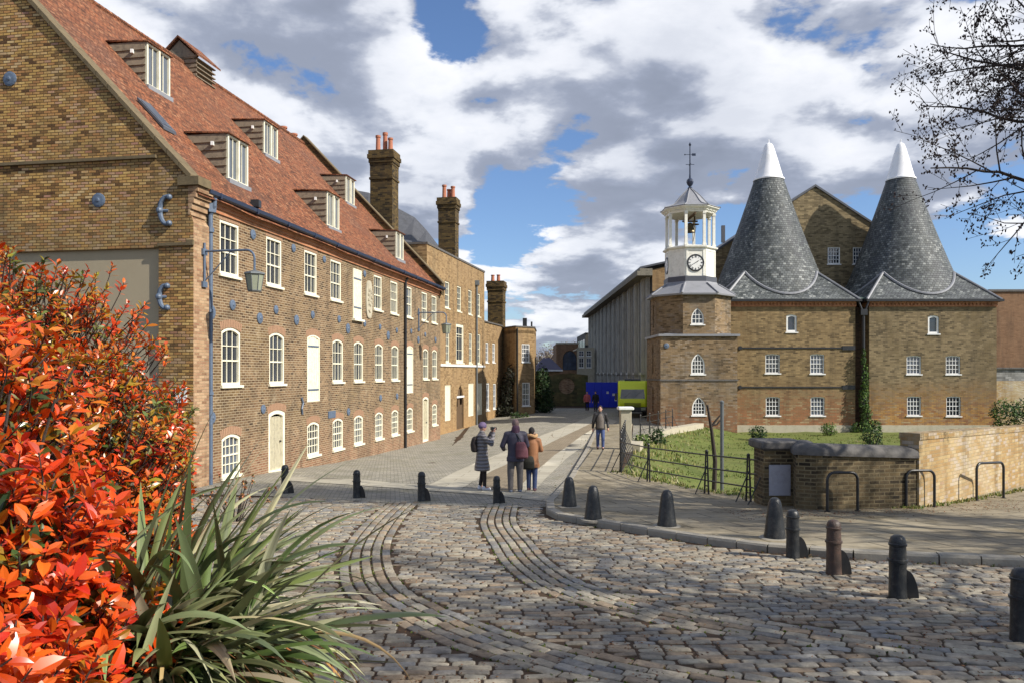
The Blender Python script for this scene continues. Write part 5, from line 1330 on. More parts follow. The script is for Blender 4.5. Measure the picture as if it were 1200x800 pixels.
for sx_ in (-1, 1):
    for y_ in (1.1, 5.9):
        mb = MB(); rings = [[L3(sx_*(hw-.04-xx), y_+rr*math.cos(2*math.pi*k/18), .42+rr*math.sin(2*math.pi*k/18)) for k in range(18)] for xx, rr in ((0, .34), (0, .40), (.03, .42), (.22, .42), (.25, .40), (.25, .34))]
        mb.rings(rings); wo = mb.build('wheel', M['asphalt'], tr)
        mb = MB(); mb.rings([[L3(sx_*(hw-.03-xx), y_+rr*math.cos(2*math.pi*k/14), .42+rr*math.sin(2*math.pi*k/14)) for k in range(14)] for xx, rr in ((0.02, .22), (0, .20), (.05, .12), (0.02, .06))]); mb.build('rim', M['steel'], wo)

# ------------------------------------------------------------------ right-hand background
rb_ = thing('red_brick_building', (44, 62, -.3), 'plain orange-brown brick building at the right edge behind the right oast house', 'building')
xr = P(1160, 436, 62).x; mb = MB(); zt = P(0, 342, 62).z; mb.obox((xr, 62, -.8), (24, 0, 0), (0, 10, 0), (0, 0, zt+.8)); mb.build('wall', M['brick_red'], rb_)
mb = MB(); mb.obox((xr-.1, 61.9, zt), (24.2, 0, 0), (0, .5, 0), (0, 0, .18)); mb.build('parapet_coping', M['stone_dark'], rb_)
yw = thing('yard_wall', (42, 56, -.5), 'pale ochre yard wall with a whitewashed top band right of the oast houses', 'wall')
x0 = P(1166, 436, 56).x; mb = MB(); zt = P(0, 432, 56).z; zm = P(0, 446, 56).z; mb.obox((x0, 56, -.8), (26, 0, 0), (0, .4, 0), (0, 0, zm+.8)); mb.build('lower_wall', M['brick_pale'], yw)
mb = MB(); mb.obox((x0, 56.03, zm), (26, 0, 0), (0, .34, 0), (0, 0, zt-zm)); mb.build('upper_band', brick('whitewash', [A(150, 150, 146), A(190, 190, 186), A(120, 120, 118)], A(120, 116, 108), bw=.45, bh=.15, stainamt=.3), yw)
mb = MB(); mb.obox((x0, 55.9, zt-.003), (26, 0, 0), (0, .6, 0), (0, 0, .12)); mb.build('coping', M['stone_dark'], yw)

# ------------------------------------------------------------------ foliage
def leafcol(base, r_, v=.35):
    k = r_.uniform(1-v, 1+v); return tuple(max(0.0, c*k*r_.uniform(.88, 1.12)) for c in base)
def crown(mb, c, rad, n, sz, cols, r_, shell=.55, noise_amp=.35, nz=2.2):
    c = Vector(c)
    for _ in range(n):
        d = Vector((r_.gauss(0, 1), r_.gauss(0, 1), r_.gauss(0, 1))).normalized()
        k = (shell+(1-shell)*r_.random())*(1+noise_amp*mnoise.noise(d*nz+c*.37))
        p = c+Vector((d.x*rad[0], d.y*rad[1], d.z*rad[2]))*k
        if mnoise.noise(p*1.7/max(.3, rad[0])+Vector((5, 1, 2))) < -.28: continue
        nn = (d+Vector((r_.gauss(0, .7), r_.gauss(0, .7), r_.gauss(0, .7)))).normalized()
        t_ = nn.cross(Vector((r_.gauss(0, 1), r_.gauss(0, 1), r_.gauss(0, 1)))).normalized(); b_ = nn.cross(t_)
        s = sz*r_.uniform(.6, 1.35); cl = leafcol(cols[r_.randrange(len(cols))], r_)
        mb.face([p-t_*s, p-b_*s*.5, p+t_*s, p+b_*s*.5], col=cl)
rf = random.Random(11)
GREENS_D = [A(34, 56, 30, .8), A(46, 70, 34, .8), A(60, 84, 44, .8)]
GREENS_B = [A(96, 130, 44, .7), A(120, 150, 60, .7), A(70, 104, 40, .7), A(150, 160, 80, .6)]
def bush(name, label, cat, blobs, n, sz, cols, group=None, stems=True):
    base = Vector((blobs[0][0][0], blobs[0][0][1], min(b[0][2]-b[1][2] for b in blobs)))
    root = thing(name, base, label, cat, group)
    mb = MB()
    tot = sum(b[1][0]*b[1][2] for b in blobs)
    for c, r_ in blobs: crown(mb, c, r_, int(n*r_[0]*r_[2]/tot), sz, cols, rf)
    mb.build('foliage', M['foliage'], root)
    if stems:
        sb = MB()
        for k in range(7):
            a = rf.uniform(0, 6.28); c, r_ = blobs[rf.randrange(len(blobs))]
            sb.tube([base+Vector((.08*math.cos(a), .08*math.sin(a), -.1)), (base+Vector(c))/2+Vector((.2*math.cos(a), .2*math.sin(a), 0)), Vector(c)+Vector((math.cos(a)*r_[0]*.6, math.sin(a)*r_[1]*.6, r_[2]*.3))], [.05, .035, .012], 5)
        sb.build('stems', M['bark'], root)
    return root
# dark evergreen at the corner of the wing
p = P(637, 470, 64)
bush('evergreen_bush', 'big dark evergreen bush against the end of the brick wing', 'bush', [((p.x-.1, 64.5, 1.3), (.95, 1.0, 1.5)), ((p.x-.1, 64.5, 2.6), (.75, .8, 1.3)), ((p.x+.1, 64, .5), (.9, .9, .8))], 3600, .11, GREENS_D)
p = P(596, 470, 60.6)
bush('ivy', 'dark ivy and creeper climbing the corner between the brick wing and its end bay', 'climbing plant', [((p.x-.15, 61.7, 1.3), (.55, .7, 1.9)), ((p.x-.3, 61.2, .2), (.8, .7, .7)), ((p.x+.1, 61.3, 3.0), (.4, .5, 1.0))], 3000, .10, [A(40, 44, 30), A(54, 50, 40), A(64, 66, 44)])
p = P(605, 492, 58)
bush('low_shrub', 'low green shrub at the foot of the brick wing', 'shrub', [((p.x, 58.3, -.1), (.5, .5, .45)), ((p.x+.7, 58.6, -.15), (.4, .4, .4))], 900, .07, GREENS_D+GREENS_B[:1])
# ivy on the pipe between the oast houses
bush('ivy', 'green ivy climbing the downpipe between the two oast houses', 'climbing plant', [((22.9, 49.6, .2), (.42, .4, 1.0)), ((22.75, 49.7, 1.5), (.34, .3, 1.2)), ((22.85, 49.7, 2.9), (.26, .25, 1.2)), ((22.75, 49.7, 4.1), (.16, .2, .8)), ((22.4, 49.3, -.3), (.75, .5, .5)), ((23.5, 49.6, -.2), (.4, .3, .5))], 3600, .075, GREENS_B[:3]+GREENS_D[1:])
for (u, v, Y, r_, lab) in ((888, 508, 44, .55, 'small dark round bush on the grass before the left oast house'), (971, 503, 47, .5, 'small bright green cone bush at the foot of the left oast house'), (1022, 505, 40, .6, 'straggly shrub on the grass below the ivy'), (770, 505, 36, .5, 'scrubby shrub at the top of the grass bank'), (752, 512, 34, .4, 'yellow-green weed clump on the bank near the stone pier')):
    p = P(u, v, Y); z = grass_z(p.x, Y)
    bush('bush', lab, 'bush', [((p.x, Y, z+r_*.7), (r_, r_, r_*.9))], 700, .06, GREENS_B if 'green' in lab else GREENS_D+GREENS_B[2:3], group='small bushes dotted over the grass')
hx = P(1168, 436, 47).x
bush('hedge', 'clipped green hedge right of the oast houses behind the pale wall', 'hedge', [((hx+.9+k*1.5, 47.5, .55), (1.15, .8, 1.2)) for k in range(6)], 9000, .08, GREENS_B[:3]+GREENS_D)
# grass tufts and weeds: nobody could count them
mb = MB(); rg = random.Random(5)
def tuft(mb, p, h, n, cols, r_):
    for _ in range(n):
        a = r_.uniform(0, 6.28); l = h*r_.uniform(.5, 1.2); w_ = .012+h*.06; lean = r_.uniform(.1, .7)*l
        q = p+Vector((r_.gauss(0, h*.35), r_.gauss(0, h*.35), 0)); t_ = Vector((-math.sin(a), math.cos(a), 0))*w_; tip = q+Vector((math.cos(a)*lean, math.sin(a)*lean, l)); md = q+Vector((math.cos(a)*lean*.3, math.sin(a)*lean*.3, l*.6))
        c = leafcol(cols[r_.randrange(len(cols))], r_); mb.face([q-t_, q+t_, md+t_*.7, md-t_*.7], col=c); mb.face([md-t_*.7, md+t_*.7, tip], col=c)
GR = [A(90, 116, 26, .7), A(118, 140, 44, .7), A(150, 150, 70, .65), A(74, 98, 30, .7)]
GRY = [A(190, 180, 110, .7), A(160, 160, 70, .7), A(130, 150, 50, .7), A(200, 190, 140, .65)]
cnt = 0
while cnt < 8000:
    Y = 17+31*rg.random()**1.3; u = rg.uniform(725, 1210); x = (u-HU)/FP*Y
    if not inside((x, Y), GRASS): continue
    z = grass_z(x, Y); bank = z > GZ+.25
    nn = mnoise.noise(Vector((x*.5, Y*.5, 1)))
    if nn < -.15 and rg.random() < .6: continue
    tuft(mb, Vector((x, Y, z-.02)), rg.uniform(.04, .11)*(1.5 if bank else 1)*(1+nn), 4, (GRY if (bank and rg.random() < .6) or nn > .35 else GR), rg); cnt += 1
tag(mb.build('grass_tufts', M['foliage']), kind='stuff')
mb = MB(); cnt = 0
for seg in range(len(RAILS)-1):
    a, b_ = RAILS[seg], RAILS[seg+1]
    for k in range(90):
        p = a+(b_-a)*rg.random(); tuft(mb, Vector((p.x+rg.gauss(0, .12), p.y+rg.gauss(-.05, .12), p.z+PAVH-.02)), rg.uniform(.03, .10), 4, GR+GRY, rg)
for (x0, y0, x1, y1) in ((5.9, 15.3, 8.0, 15.0), (8.2, 15.2, 12.7, 18.8)):
    for k in range(160):
        f = rg.random(); x, y_ = x0+(x1-x0)*f+rg.gauss(0, .08), y0+(y1-y0)*f+rg.gauss(-.02, .06); tuft(mb, Vector((x, y_, G(x, y_)+PAVH-.01)), rg.uniform(.03, .09), 4, GR+GRY[:2], rg)
for i in range(4, len(dense)-1):
    for k in range(6):
        if mnoise.noise(dense[i]*1.1) > -.1 and rg.random() < .6: p = dense[i]+Vector((rg.gauss(0, .1), rg.gauss(-.05, .04), 0)); tuft(mb, p, rg.uniform(.015, .05), 3, GR+GRY, rg)
for T in (T1, T2):
    for k in range(420):
        i = rg.randrange(1, len(T)-1); d = (T[i+1]-T[i-1]).normalized(); off = (rg.randrange(-2, 4)-.5)*.135
        p = T[i]+Vector((-d.y, d.x, 0))*(off+rg.gauss(0, .008))+d*rg.uniform(-.2, .2)
        tuft(mb, Vector((p.x, p.y, G(p.x, p.y)+.005)), rg.uniform(.012, .026), 2, GR+GRY[1:2], rg)
tag(mb.build('weeds', M['foliage']), kind='stuff')
# fallen leaves
mb = MB(); LB = [A(130, 74, 40, .6), A(150, 96, 56, .6), A(96, 60, 38, .6), A(160, 118, 76, .6)]
def litter(x, y_, z, s):
    a = rg.uniform(0, 6.28); t_ = Vector((math.cos(a), math.sin(a), rg.uniform(-.3, .3)))*s; b_ = Vector((-math.sin(a), math.cos(a), rg.uniform(-.3, .3)))*s*.55; c = Vector((x, y_, z+.012)); cl = leafcol(LB[rg.randrange(4)], rg)
    mb.face([c-t_, c-b_, c+Vector((0, 0, s*.3)), c+b_], col=cl); mb.face([c+Vector((0, 0, s*.3)), c-b_, c+t_, c+b_], col=cl)
for k in range(12500):
    if k >= 9500:
        i = rg.randrange(5, len(dense)-1); p = dense[i]; x, y_ = p.x+rg.gauss(.1, .3), p.y-abs(rg.gauss(.05, .10)); z = G(x, y_)+.012
    elif k >= 3600:
        y_ = 4.0+7*rg.random()**1.3; x = rg.uniform(-.25*y_, .68*y_); z = G(x, y_)+.006
        if inside((x, y_), kpoly) or mnoise.noise(Vector((x*1.3, y_*2.2, 8))) < .05: continue
    elif k < 1200 or False:
        i = rg.randrange(5, len(dense)-1); p = dense[i]; x, y_ = p.x+rg.gauss(.1, .25), p.y-abs(rg.gauss(.04, .13)); z = G(x, y_)+.02
    elif k < 2500:
        y_ = 3.6+9*rg.random()**1.4; x = rg.uniform(-.3*y_, .68*y_); z = G(x, y_)+.012
        if inside((x, y_), kpoly): continue
        if mnoise.noise(Vector((x*.9, y_*.9, 4))) < -.05: continue
    else:
        f = rg.random(); x, y_ = 4+9*f, 14.6+3*f*f+rg.gauss(-.4, .5); z = G(x, y_)+PAVH
        if not inside((x, y_), pav): continue
    litter(x, y_, z, rg.uniform(.007, .016) if (k < 2500 or k >= 3600) else rg.uniform(.012, .024))
tag(mb.build('fallen_leaves', M['litter']), kind='stuff')

# ------------------------------------------------------------------ bollards
def make_cannon(matname, label):
    root = thing('bollard', (0, 0, 0), label, 'bollard', 'cast iron bollards along the cobbles')
    mb = MB(); mb.lathe([(.098, -.05), (.098, .0), (.094, .02), (.088, .30), (.092, .385), (.104, .39), (.104, .415), (.090, .42), (.084, .56), (.094, .565), (.096, .585), (.086, .592), (.084, .62), (.070, .655), (.045, .675), (.018, .682)], n=24); mb.build('post', M[matname], root, smooth=True, autosm=35)
    # swept fin on the right side
    mb = MB(); n_ = 9; outl = [(.075, 0), (.215, 0)]
    for k in range(n_): t_ = (k+1)/n_; outl.append((.215-.135*t_**1.6, .30*math.sin(t_*math.pi/2)))
    mb.rings([[Vector((p[0], s_, p[1])) for p in outl] for s_ in (-.02, .02)]); mb.build('fin', M['black'], root)
    return root
def make_cone(label):
    root = thing('bollard', (0, 0, 0), label, 'bollard', 'cone-shaped bollards on the pavement')
    mb = MB(); mb.lathe([(.19, -.05), (.185, .0), (.165, .12), (.118, .52), (.102, .60), (.075, .655), (.04, .68), (.01, .685)], n=24); mb.build('post', M['bollard'], root, smooth=True, autosm=35)
    mb = MB(); mb.lathe([(.26, -.03), (.26, .012), (.24, .018), (.17, .018)], n=20); mb.build('base_stone', M['kerb'], root); return root
cb_ = make_cannon('bollard', '-'); cr_ = make_cannon('bollard_rust', '-'); cu = [False]; cru = [False]
for (u, v, hpx, lab, rust) in ((334, 578, 33, 'leftmost of the four small black bollards in the far row, nearest the brick mill door', 0), (418, 583.5, 32.5, 'second from the left of the four small black bollards in the far row', 0),
        (494, 587, 34, 'third small black bollard in the far row, left of the woman photographing', 0), (582, 590, 32, 'small black bollard with green weeds at its foot, before the three standing people', 0),
        (929, 654, 56, 'dark green-black finned bollard just right of the cone bollard by the plaque pier', 0), (977, 673, 63, 'rusty brown bollard with side fin, in the right row', 1),
        (1052, 701, 73, 'large black bollard with side fin, between the rusty one and the picture edge', 0), (1196.5, 752, 85, 'black bollard cut by the right edge of the picture', 0)):
    p = gp(u, v); s_ = hpx/FP*p.y/.682
    place(cr_ if rust else cb_, cru if rust else cu, p+Vector((0, 0, .02)), R(-6 if u > 900 else 4), lab, s_)
kn = make_cone('-'); ku = [False]
for (u, v, hpx, lab) in ((667, 593, 35, 'leftmost cone-shaped bollard at the rounded kerb corner'), (695, 608, 40, 'rusty-topped cone-shaped bollard second on the pavement corner'), (781.5, 616, 43, 'smooth black cone-shaped bollard alone between the kerb corner and the railing'), (908, 630, 48, 'broad cone-shaped bollard below the pier with the plaque')):
    p = gp(u, v, PAVH); s_ = hpx/FP*p.y/.685
    place(kn, ku, p, R(30), lab, s_)

# ------------------------------------------------------------------ pier, walls, plaque
pb = gp(914, 592, PAVH); pz = pb.z
pier = thing('brick_pier', pb, 'square dark brick gate pier with stone cap and a blank metal plaque', 'pier')
xw0, xw1 = P(895, 0, pb.y).x, P(934, 0, pb.y).x; ptop = P(0, 527, pb.y).z
mb = MB(); mb.obox((xw0, pb.y, pz-.1), (xw1-xw0, 0, 0), (0, .62, 0), (0, 0, ptop-pz+.1)); mb.build('shaft', M['brick_wall'], pier)
mb = MB(); mb.bevbox(((xw0+xw1)/2+.03, pb.y+.33, ptop+.10), (xw1-xw0+.22, .86, .17), .03); mb.bevbox(((xw0+xw1)/2+.03, pb.y+.33, ptop+.012), (xw1-xw0+.10, .74, .03), .008); mb.build('cap', M['stone_dark'], pier)
mb = MB(); a, b_ = P(901, 544, pb.y), P(926, 580, pb.y); mb.bevbox(((a.x+b_.x)/2, pb.y-.015, (a.z+b_.z)/2), (b_.x-a.x, .03, a.z-b_.z), .006); mb.build('plaque', M['plaque'], pier)
def wall_run(name, label, pts, top, thick, mat, cop, coptype, group=None, base=-.15):
    root = thing(name, pts[0], label, 'wall', group); mb = MB(); cb2 = MB()
    left = []; right = []
    for i, p in enumerate(pts):
        d = (pts[min(i+1, len(pts)-1)]-pts[max(i-1, 0)]); d.z = 0; d.normalize(); n_ = Vector((-d.y, d.x, 0)); left.append(p+n_*thick); right.append(p.copy())
    for i in range(len(pts)-1):
        q = [right[i], right[i+1], left[i+1], left[i]]
        lo = [Vector((v.x, v.y, G(v.x, v.y)+base)) for v in q]; hi = [Vector((v.x, v.y, t_)) for v, t_ in zip(q, (top[i], top[i+1], top[i+1], top[i]))]
        mb.hull8([*lo, *hi])
    mb.build('masonry', M[mat], root)
    if coptype == 'round':
        rings = []
        for i in range(len(pts)):
            m_ = (left[i]+right[i])/2; m_.z = 0; d = (left[i]-right[i]).normalized()
            rings.append([m_+d*(math.cos(a)*(thick/2+.06))+Vector((0, 0, top[i]+.002+(math.sin(a)*.17 if a <= math.pi else 0))) for a in [math.pi*k/8 for k in range(9)]]+[m_-d*(thick/2+.06)+Vector((0, 0, top[i]-.05)), m_+d*(thick/2+.06)+Vector((0, 0, top[i]-.05))])
        cb2.rings(rings)
    else:
        for i in range(len(pts)-1):
            L = (right[i+1]-right[i]).length; n_ = int(L/.085)
            for k in range(n_):
                f0, f1 = k/n_, (k+.86)/n_; j = rg.uniform(-.006, .008)
                a0, a1 = right[i].lerp(right[i+1], f0), right[i].lerp(right[i+1], f1); b0, b1 = left[i].lerp(left[i+1], f0), left[i].lerp(left[i+1], f1)
                o_ = (right[i]-left[i]).normalized()*.02; t0 = top[i]+(top[i+1]-top[i])*f0
                q = [a0+o_, a1+o_, b1-o_, b0-o_]
                cb2.hull8([Vector((v.x, v.y, t0+.002)) for v in q]+[Vector((v.x, v.y, t0+.12+j)) for v in q])
    cb2.build('coping', M[cop], root, smooth=coptype == 'round', autosm=40)
    return root
w0 = gp(956, 597, PAVH); w1 = gp(1075, 594, PAVH); wtop = [P(956, 530, w0.y).z, P(1075, 533, w1.y).z]
st_ = Vector((xw1, pb.y+.3, 0))
pts = [Vector((st_.x, st_.y, 0)), Vector((w0.x-.32, w0.y+.16, 0)), Vector((w0.x, w0.y, 0)), w0.lerp(w1, .5), w1]
wall_run('river_wall', 'low dark brick wall with a rounded stone coping, right of the plaque pier', pts, [wtop[0]]*3+[sum(wtop)/2, wtop[1]], .42, 'brick_wall', 'stone_dark', 'round')
v0 = w1+Vector((.02, -.03, 0)); v1 = gp(1200, 567, PAVH); vd = (v1-v0); v2 = v1+vd*1.6
ztp = P(0, 509, v0.y).z-.10
wall_run('pale_brick_wall', 'pale yellow brick wall with patches of whitewash behind the bicycle stands', [v0, v1, v2], [ztp, ztp-.17, ztp-.4], .36, 'brick_pale', 'brick_pale', 'soldier')
# stone pier at the bridge end and abutment wall
pp = Vector((PIERB.x-.1, PIERB.y, 0)); pzb = G(pp.x, pp.y)
sp = thing('stone_pier', (pp.x, pp.y, pzb), 'pale stone pier with white cap at the far end of the bridge railing', 'pier')
mb = MB(); mb.bevbox((pp.x, pp.y, pzb+.80), (.44, .44, 1.8), .03); mb.build('shaft', M['stone_pale'], sp)
mb = MB(); mb.bevbox((pp.x, pp.y, pzb+1.77), (.62, .62, .13), .03); mb.build('cap', M['white'], sp)
abp = [Vector((5.1, 31.9, 0)), Vector((6.3, 36.8, 0)), Vector((8.6, 42.2, 0)), Vector((11.5, 46.9, 0))]
root = thing('abutment_wall', abp[0], 'low pale concrete kerb wall along the top of the grass bank', 'wall'); mb = MB()
for a, b_ in zip(abp, abp[1:]):
    d = (b_-a).normalized(); n_ = Vector((-d.y, d.x, 0))*.35; q = [a-n_*.6, b_-n_*.6, b_+n_, a+n_]
    mb.hull8([Vector((v.x, v.y, G(v.x, v.y)-1.0)) for v in q]+[Vector((v.x, v.y, G(v.x, v.y)+.26)) for v in q])
mb.build('coping', M['stone_pale'], root)
# ------------------------------------------------------------------ railings
def standard(parent, p, h, d):
    """cast standard: two splayed legs with rings between"""
    d = Vector((d.x, d.y, 0)).normalized(); mb = MB(); n_ = Vector((-d.y, d.x, 0))
    for s_ in (-1, 1): mb.tube([p+d*s_*.085+Vector((0, 0, -.05)), p+d*s_*.05+Vector((0, 0, h*.6)), p+d*s_*.03+Vector((0, 0, h+.03))], [.024, .02, .018], 6)
    for k in (.2, .5, .8):
        mb.tube([p-d*.075*(1.1-k*.5)+Vector((0, 0, h*k)), p+d*.075*(1.1-k*.5)+Vector((0, 0, h*k))], .016, 6)
    mb.tube([p+d*.03+n_*.02+Vector((0, 0, h*.75)), p-n_*.32+Vector((0, 0, -.02))], .014, 5)
    mb.ball(p+Vector((0, 0, h+.05)), .04, 8, 5); mb.build('post', M['black'], parent)
def railing(label, posts, h, group=None, zoff=0.0):
    root = thing('railing', posts[0], label, 'railing', group)
    for i, p in enumerate(posts):
        d = posts[min(i+1, len(posts)-1)]-posts[max(i-1, 0)]; standard(root, p, h, d)
    for k in (.33, .64, .96):
        mb = MB(); mb.tube([p+Vector((0, 0, h*k)) for p in posts], .017, 8); mb.build('rail', M['black'], root)
    return root
RP = [gp(727.5, 553, PAVH), gp(760, 564, PAVH), gp(828, 578, PAVH), gp(877, 587, PAVH), gp(893, 590.5, PAVH)]
railing('black iron railing of three bars between pavement and grass, by the plaque pier', RP, .93)
n_ = 6; BP = [Vector(RP[0]).lerp(Vector((pp.x-.05, pp.y-.35, 0)), k/n_) for k in range(n_+1)]
BP = [Vector((p.x, p.y, G(p.x, p.y)+PAVH)) for p in BP[0:]]; BP[0] = BP[0]+Vector((0.02, .12, 0))
railing('black iron railing seen end-on along the bridge pavement up to the stone pier', BP, 1.12)
n_ = 4; AP = [abp[1].lerp(abp[2], k/3) for k in range(4)]+[abp[2].lerp(Vector((9.3, 43.8, 0)), 1)]
railing('grey iron railing above the pale kerb wall in front of the clock tower', [Vector((p.x-.15, p.y, G(p.x, p.y)+.2)) for p in AP], 1.0)
mb = MB(); g0, g1 = RP[2]+Vector((.1, .05, .8)), gp(868, 583, PAVH)
# ------------------------------------------------------------------ bicycle stands
def stand(u0, v0, u1, v1, vt, lab):
    a, b_ = gp(u0, v0, PAVH), gp(u1, v1, PAVH); h = (v0-vt)/FP*a.y; root = thing('bicycle_stand', (a+b_)/2, lab, 'bicycle stand', 'bicycle stands against the low wall')
    r_ = .14; d = (b_-a); d.z = 0; L = d.length; d.normalize(); up = Vector((0, 0, 1)); pts = [a-up*.06, a+up*(h-r_)]
    for k in range(1, 7): t_ = math.pi/2*k/6; pts.append(a+d*(r_-r_*math.cos(t_))+up*(h-r_+r_*math.sin(t_)))
    for k in range(0, 7): t_ = math.pi/2*k/6; pts.append(b_-d*(r_-r_*math.sin(t_))+up*(h-r_+r_*math.cos(t_)))
    pts.append(b_-up*.06); mb = MB(); mb.tube(pts, .027, 10); mb.build('hoop', M['black'], root, smooth=True, autosm=50)
    for q in (a, b_): mb = MB(); mb.lathe([(.055, 0), (.055, .012), (.03, .014)], q, 12); mb.build('foot_plate', M['black'], root)
stand(969.5, 599, 1005, 598, 553.5, 'left bicycle stand in front of the dark rounded-coping wall')
stand(1062, 594.5, 1095, 593.5, 551, 'middle bicycle stand where the dark and pale walls meet')
stand(1144.5, 586, 1176, 583, 542.5, 'right bicycle stand in front of the pale brick wall')
# post and sapling on the grass
tr.rotation_euler = (0, 0, R(-9))
p = P(846, 575, 21.5); z = grass_z(p.x, 21.5); q = thing('steel_post', (p.x, 21.5, z), 'thin grey steel post on the grass behind the railing', 'post')
mb = MB(); mb.tube([(p.x, 21.5, z-.1), (p.x, 21.5, P(0, 472, 21.5).z)], .05, 10); mb.build('shaft', M['steel'], q); mb = MB(); mb.lathe([(.06, 0), (.06, .05), (.01, .08)], (p.x, 21.5, P(0, 472, 21.5).z), 10); mb.build('cap', M['steel'], q)
p = P(836, 575, 22.5); z = grass_z(p.x, 22.5); q = thing('sapling', (p.x, 22.5, z), 'bare brown sapling leaning beside the grey post', 'tree')
T0 = lambda u, v: P(u, v, 22.5)
mb = MB(); mb.tube([Vector((p.x, 22.5, z-.1)), T0(838, 540), T0(834, 505), T0(829, 474)], [.075, .065, .05, .03], 8); mb.build('trunk', M['bark'], q)
mb = MB(); mb.tube([T0(833, 500), T0(839, 492), T0(845, 485)], [.04, .03, .02], 6); mb.tube([T0(833, 498), T0(840, 497), T0(847, 488)], [.035, .025, .015], 6); mb.tube([T0(830, 480), T0(826, 470)], [.025, .008], 5); mb.build('branch', M['bark'], q)

# ------------------------------------------------------------------ wall lamps
def wall_lamp(fr, a, z, reach, s_, label, side=0.14, drop=.55, slant=0.0):
    root = thing('wall_lamp', fr.at(a, z, side), label, 'lamp', 'bracket lamps on the brick mill wall')
    Pn = lambda o, dz, da=0.0: fr.at(a+da+slant*max(0, o-side), z+dz*s_, o)
    mb = MB(); mb.tube([Pn(side+.03, -.85), Pn(side+.03, .22)], .035*s_, 8); fbox(mb, fr, a-.10, a+.10, z-.10*s_, z+.06*s_, side, side+.06); fbox(mb, fr, a-.10, a+.10, z-.95*s_, z-.8*s_, side, side+.06); mb.build('wall_plate', M['blue'], root)
    mb = MB(); pts = [Pn(side, 0), Pn(side+reach-.22, 0)]
    for k in range(1, 7): t_ = math.pi/2*k/6; pts.append(Pn(side+reach-.22+.22*math.sin(t_), -.22+.22*math.cos(t_)))
    pts.append(Pn(side+reach, -drop)); mb.tube(pts, .03*s_, 8); mb.tube([Pn(side+.05, -.78), Pn(side+reach*.55, -.01)], .015, 6); mb.build('arm', M['blue'], root)
    c = Pn(side+reach, -drop-.02); H_ = .42*s_
    mb = MB(); mb.lathe([(.05, .04), (.10, .02), (.27*s_, -.03), (.28*s_, -.07), (.25*s_, -.072)], c, 8); hd_ = mb.build('lamp_cap', M['steel'], root)
    mb = MB(); mb.lathe([(.24*s_, -.075), (.17*s_, -.07-H_), (.15*s_, -.09-H_)], c, 8); mb.build('lantern', M['lampglass'], root)
    mb = MB()
    for k in range(8):
        t_ = 2*math.pi*k/8; mb.tube([c+Vector((.245*s_*math.cos(t_), .245*s_*math.sin(t_), -.07)), c+Vector((.175*s_*math.cos(t_), .175*s_*math.sin(t_), -.07-H_))], .010, 4)
    mb.lathe([(.17*s_, -.10-H_), (.18*s_, -.075-H_), (.17*s_, -.06-H_)], c, 8); mb.build('lantern_frame', M['steel'], root)
a_, z_ = street1.from_px(237, 296)
wall_lamp(street1, .45, z_, 1.45, 1.0, 'near bracket lamp with a hanging glass lantern on the mill corner', slant=0.0)
a_, z_ = street1.from_px(490, 366.5)
wall_lamp(street1, a_, z_, 1.5, 1.0, 'far bracket lamp with a hanging glass lantern near the end of the mill wall', side=0.0)

# ------------------------------------------------------------------ people
def capsule(mb, a, b_, ra, rb, n=10):
    a, b_ = Vector(a), Vector(b_); d = b_-a; L = d.length; d.normalize(); q = d.to_track_quat('Z', 'Y').to_matrix()
    pr = [(ra*math.sin(t_), -ra*math.cos(t_)) for t_ in (.15, .5, 1.0, 1.45)]+[(rb*math.cos(t_), L+rb*math.sin(t_)) for t_ in (.1, .55, 1.05, 1.42)]
    mb.rings([[a+q @ Vector((r_*math.cos(2*math.pi*k/n), r_*math.sin(2*math.pi*k/n), z)) for k in range(n)] for r_, z in pr])
def loft(mb, rows, n=18):
    mb.rings([[Vector((cx+rx*math.cos(2*math.pi*k/n), cy+ry*math.sin(2*math.pi*k/n), z)) for k in range(n)] for z, rx, ry, cx, cy in rows])
def remesh(mb, name, mat, parent, vox=.014, it=3, M4=None):
    me = bpy.data.meshes.new('t'); me.from_pydata([tuple(v) for v in mb.v], [], mb.f); o = bpy.data.objects.new('t', me); COL.objects.link(o)
    m1 = o.modifiers.new('r', 'REMESH'); m1.mode = 'VOXEL'; m1.voxel_size = vox; m1.use_smooth_shade = True
    m2 = o.modifiers.new('s', 'SMOOTH'); m2.iterations = it; m2.factor = .5
    dg = bpy.context.evaluated_depsgraph_get(); dg.update(); m3 = bpy.data.meshes.new_from_object(o.evaluated_get(dg)); bpy.data.objects.remove(o)
    m3.name = name; m3.materials.clear(); m3.materials.append(mat)
    if M4 is not None: m3.transform(M4)
    for p in m3.polygons: p.use_smooth = True
    ob = bpy.data.objects.new(name, m3); COL.objects.link(ob); ob.parent = parent; return ob
skin = paint('skin', A(214, 158, 130, .8), .55, .06, 6)
def cloth(name, c, rough=.8, var=.2, scale=9, bump=.8): return paint(name, c, rough, var, scale, bump=bump)
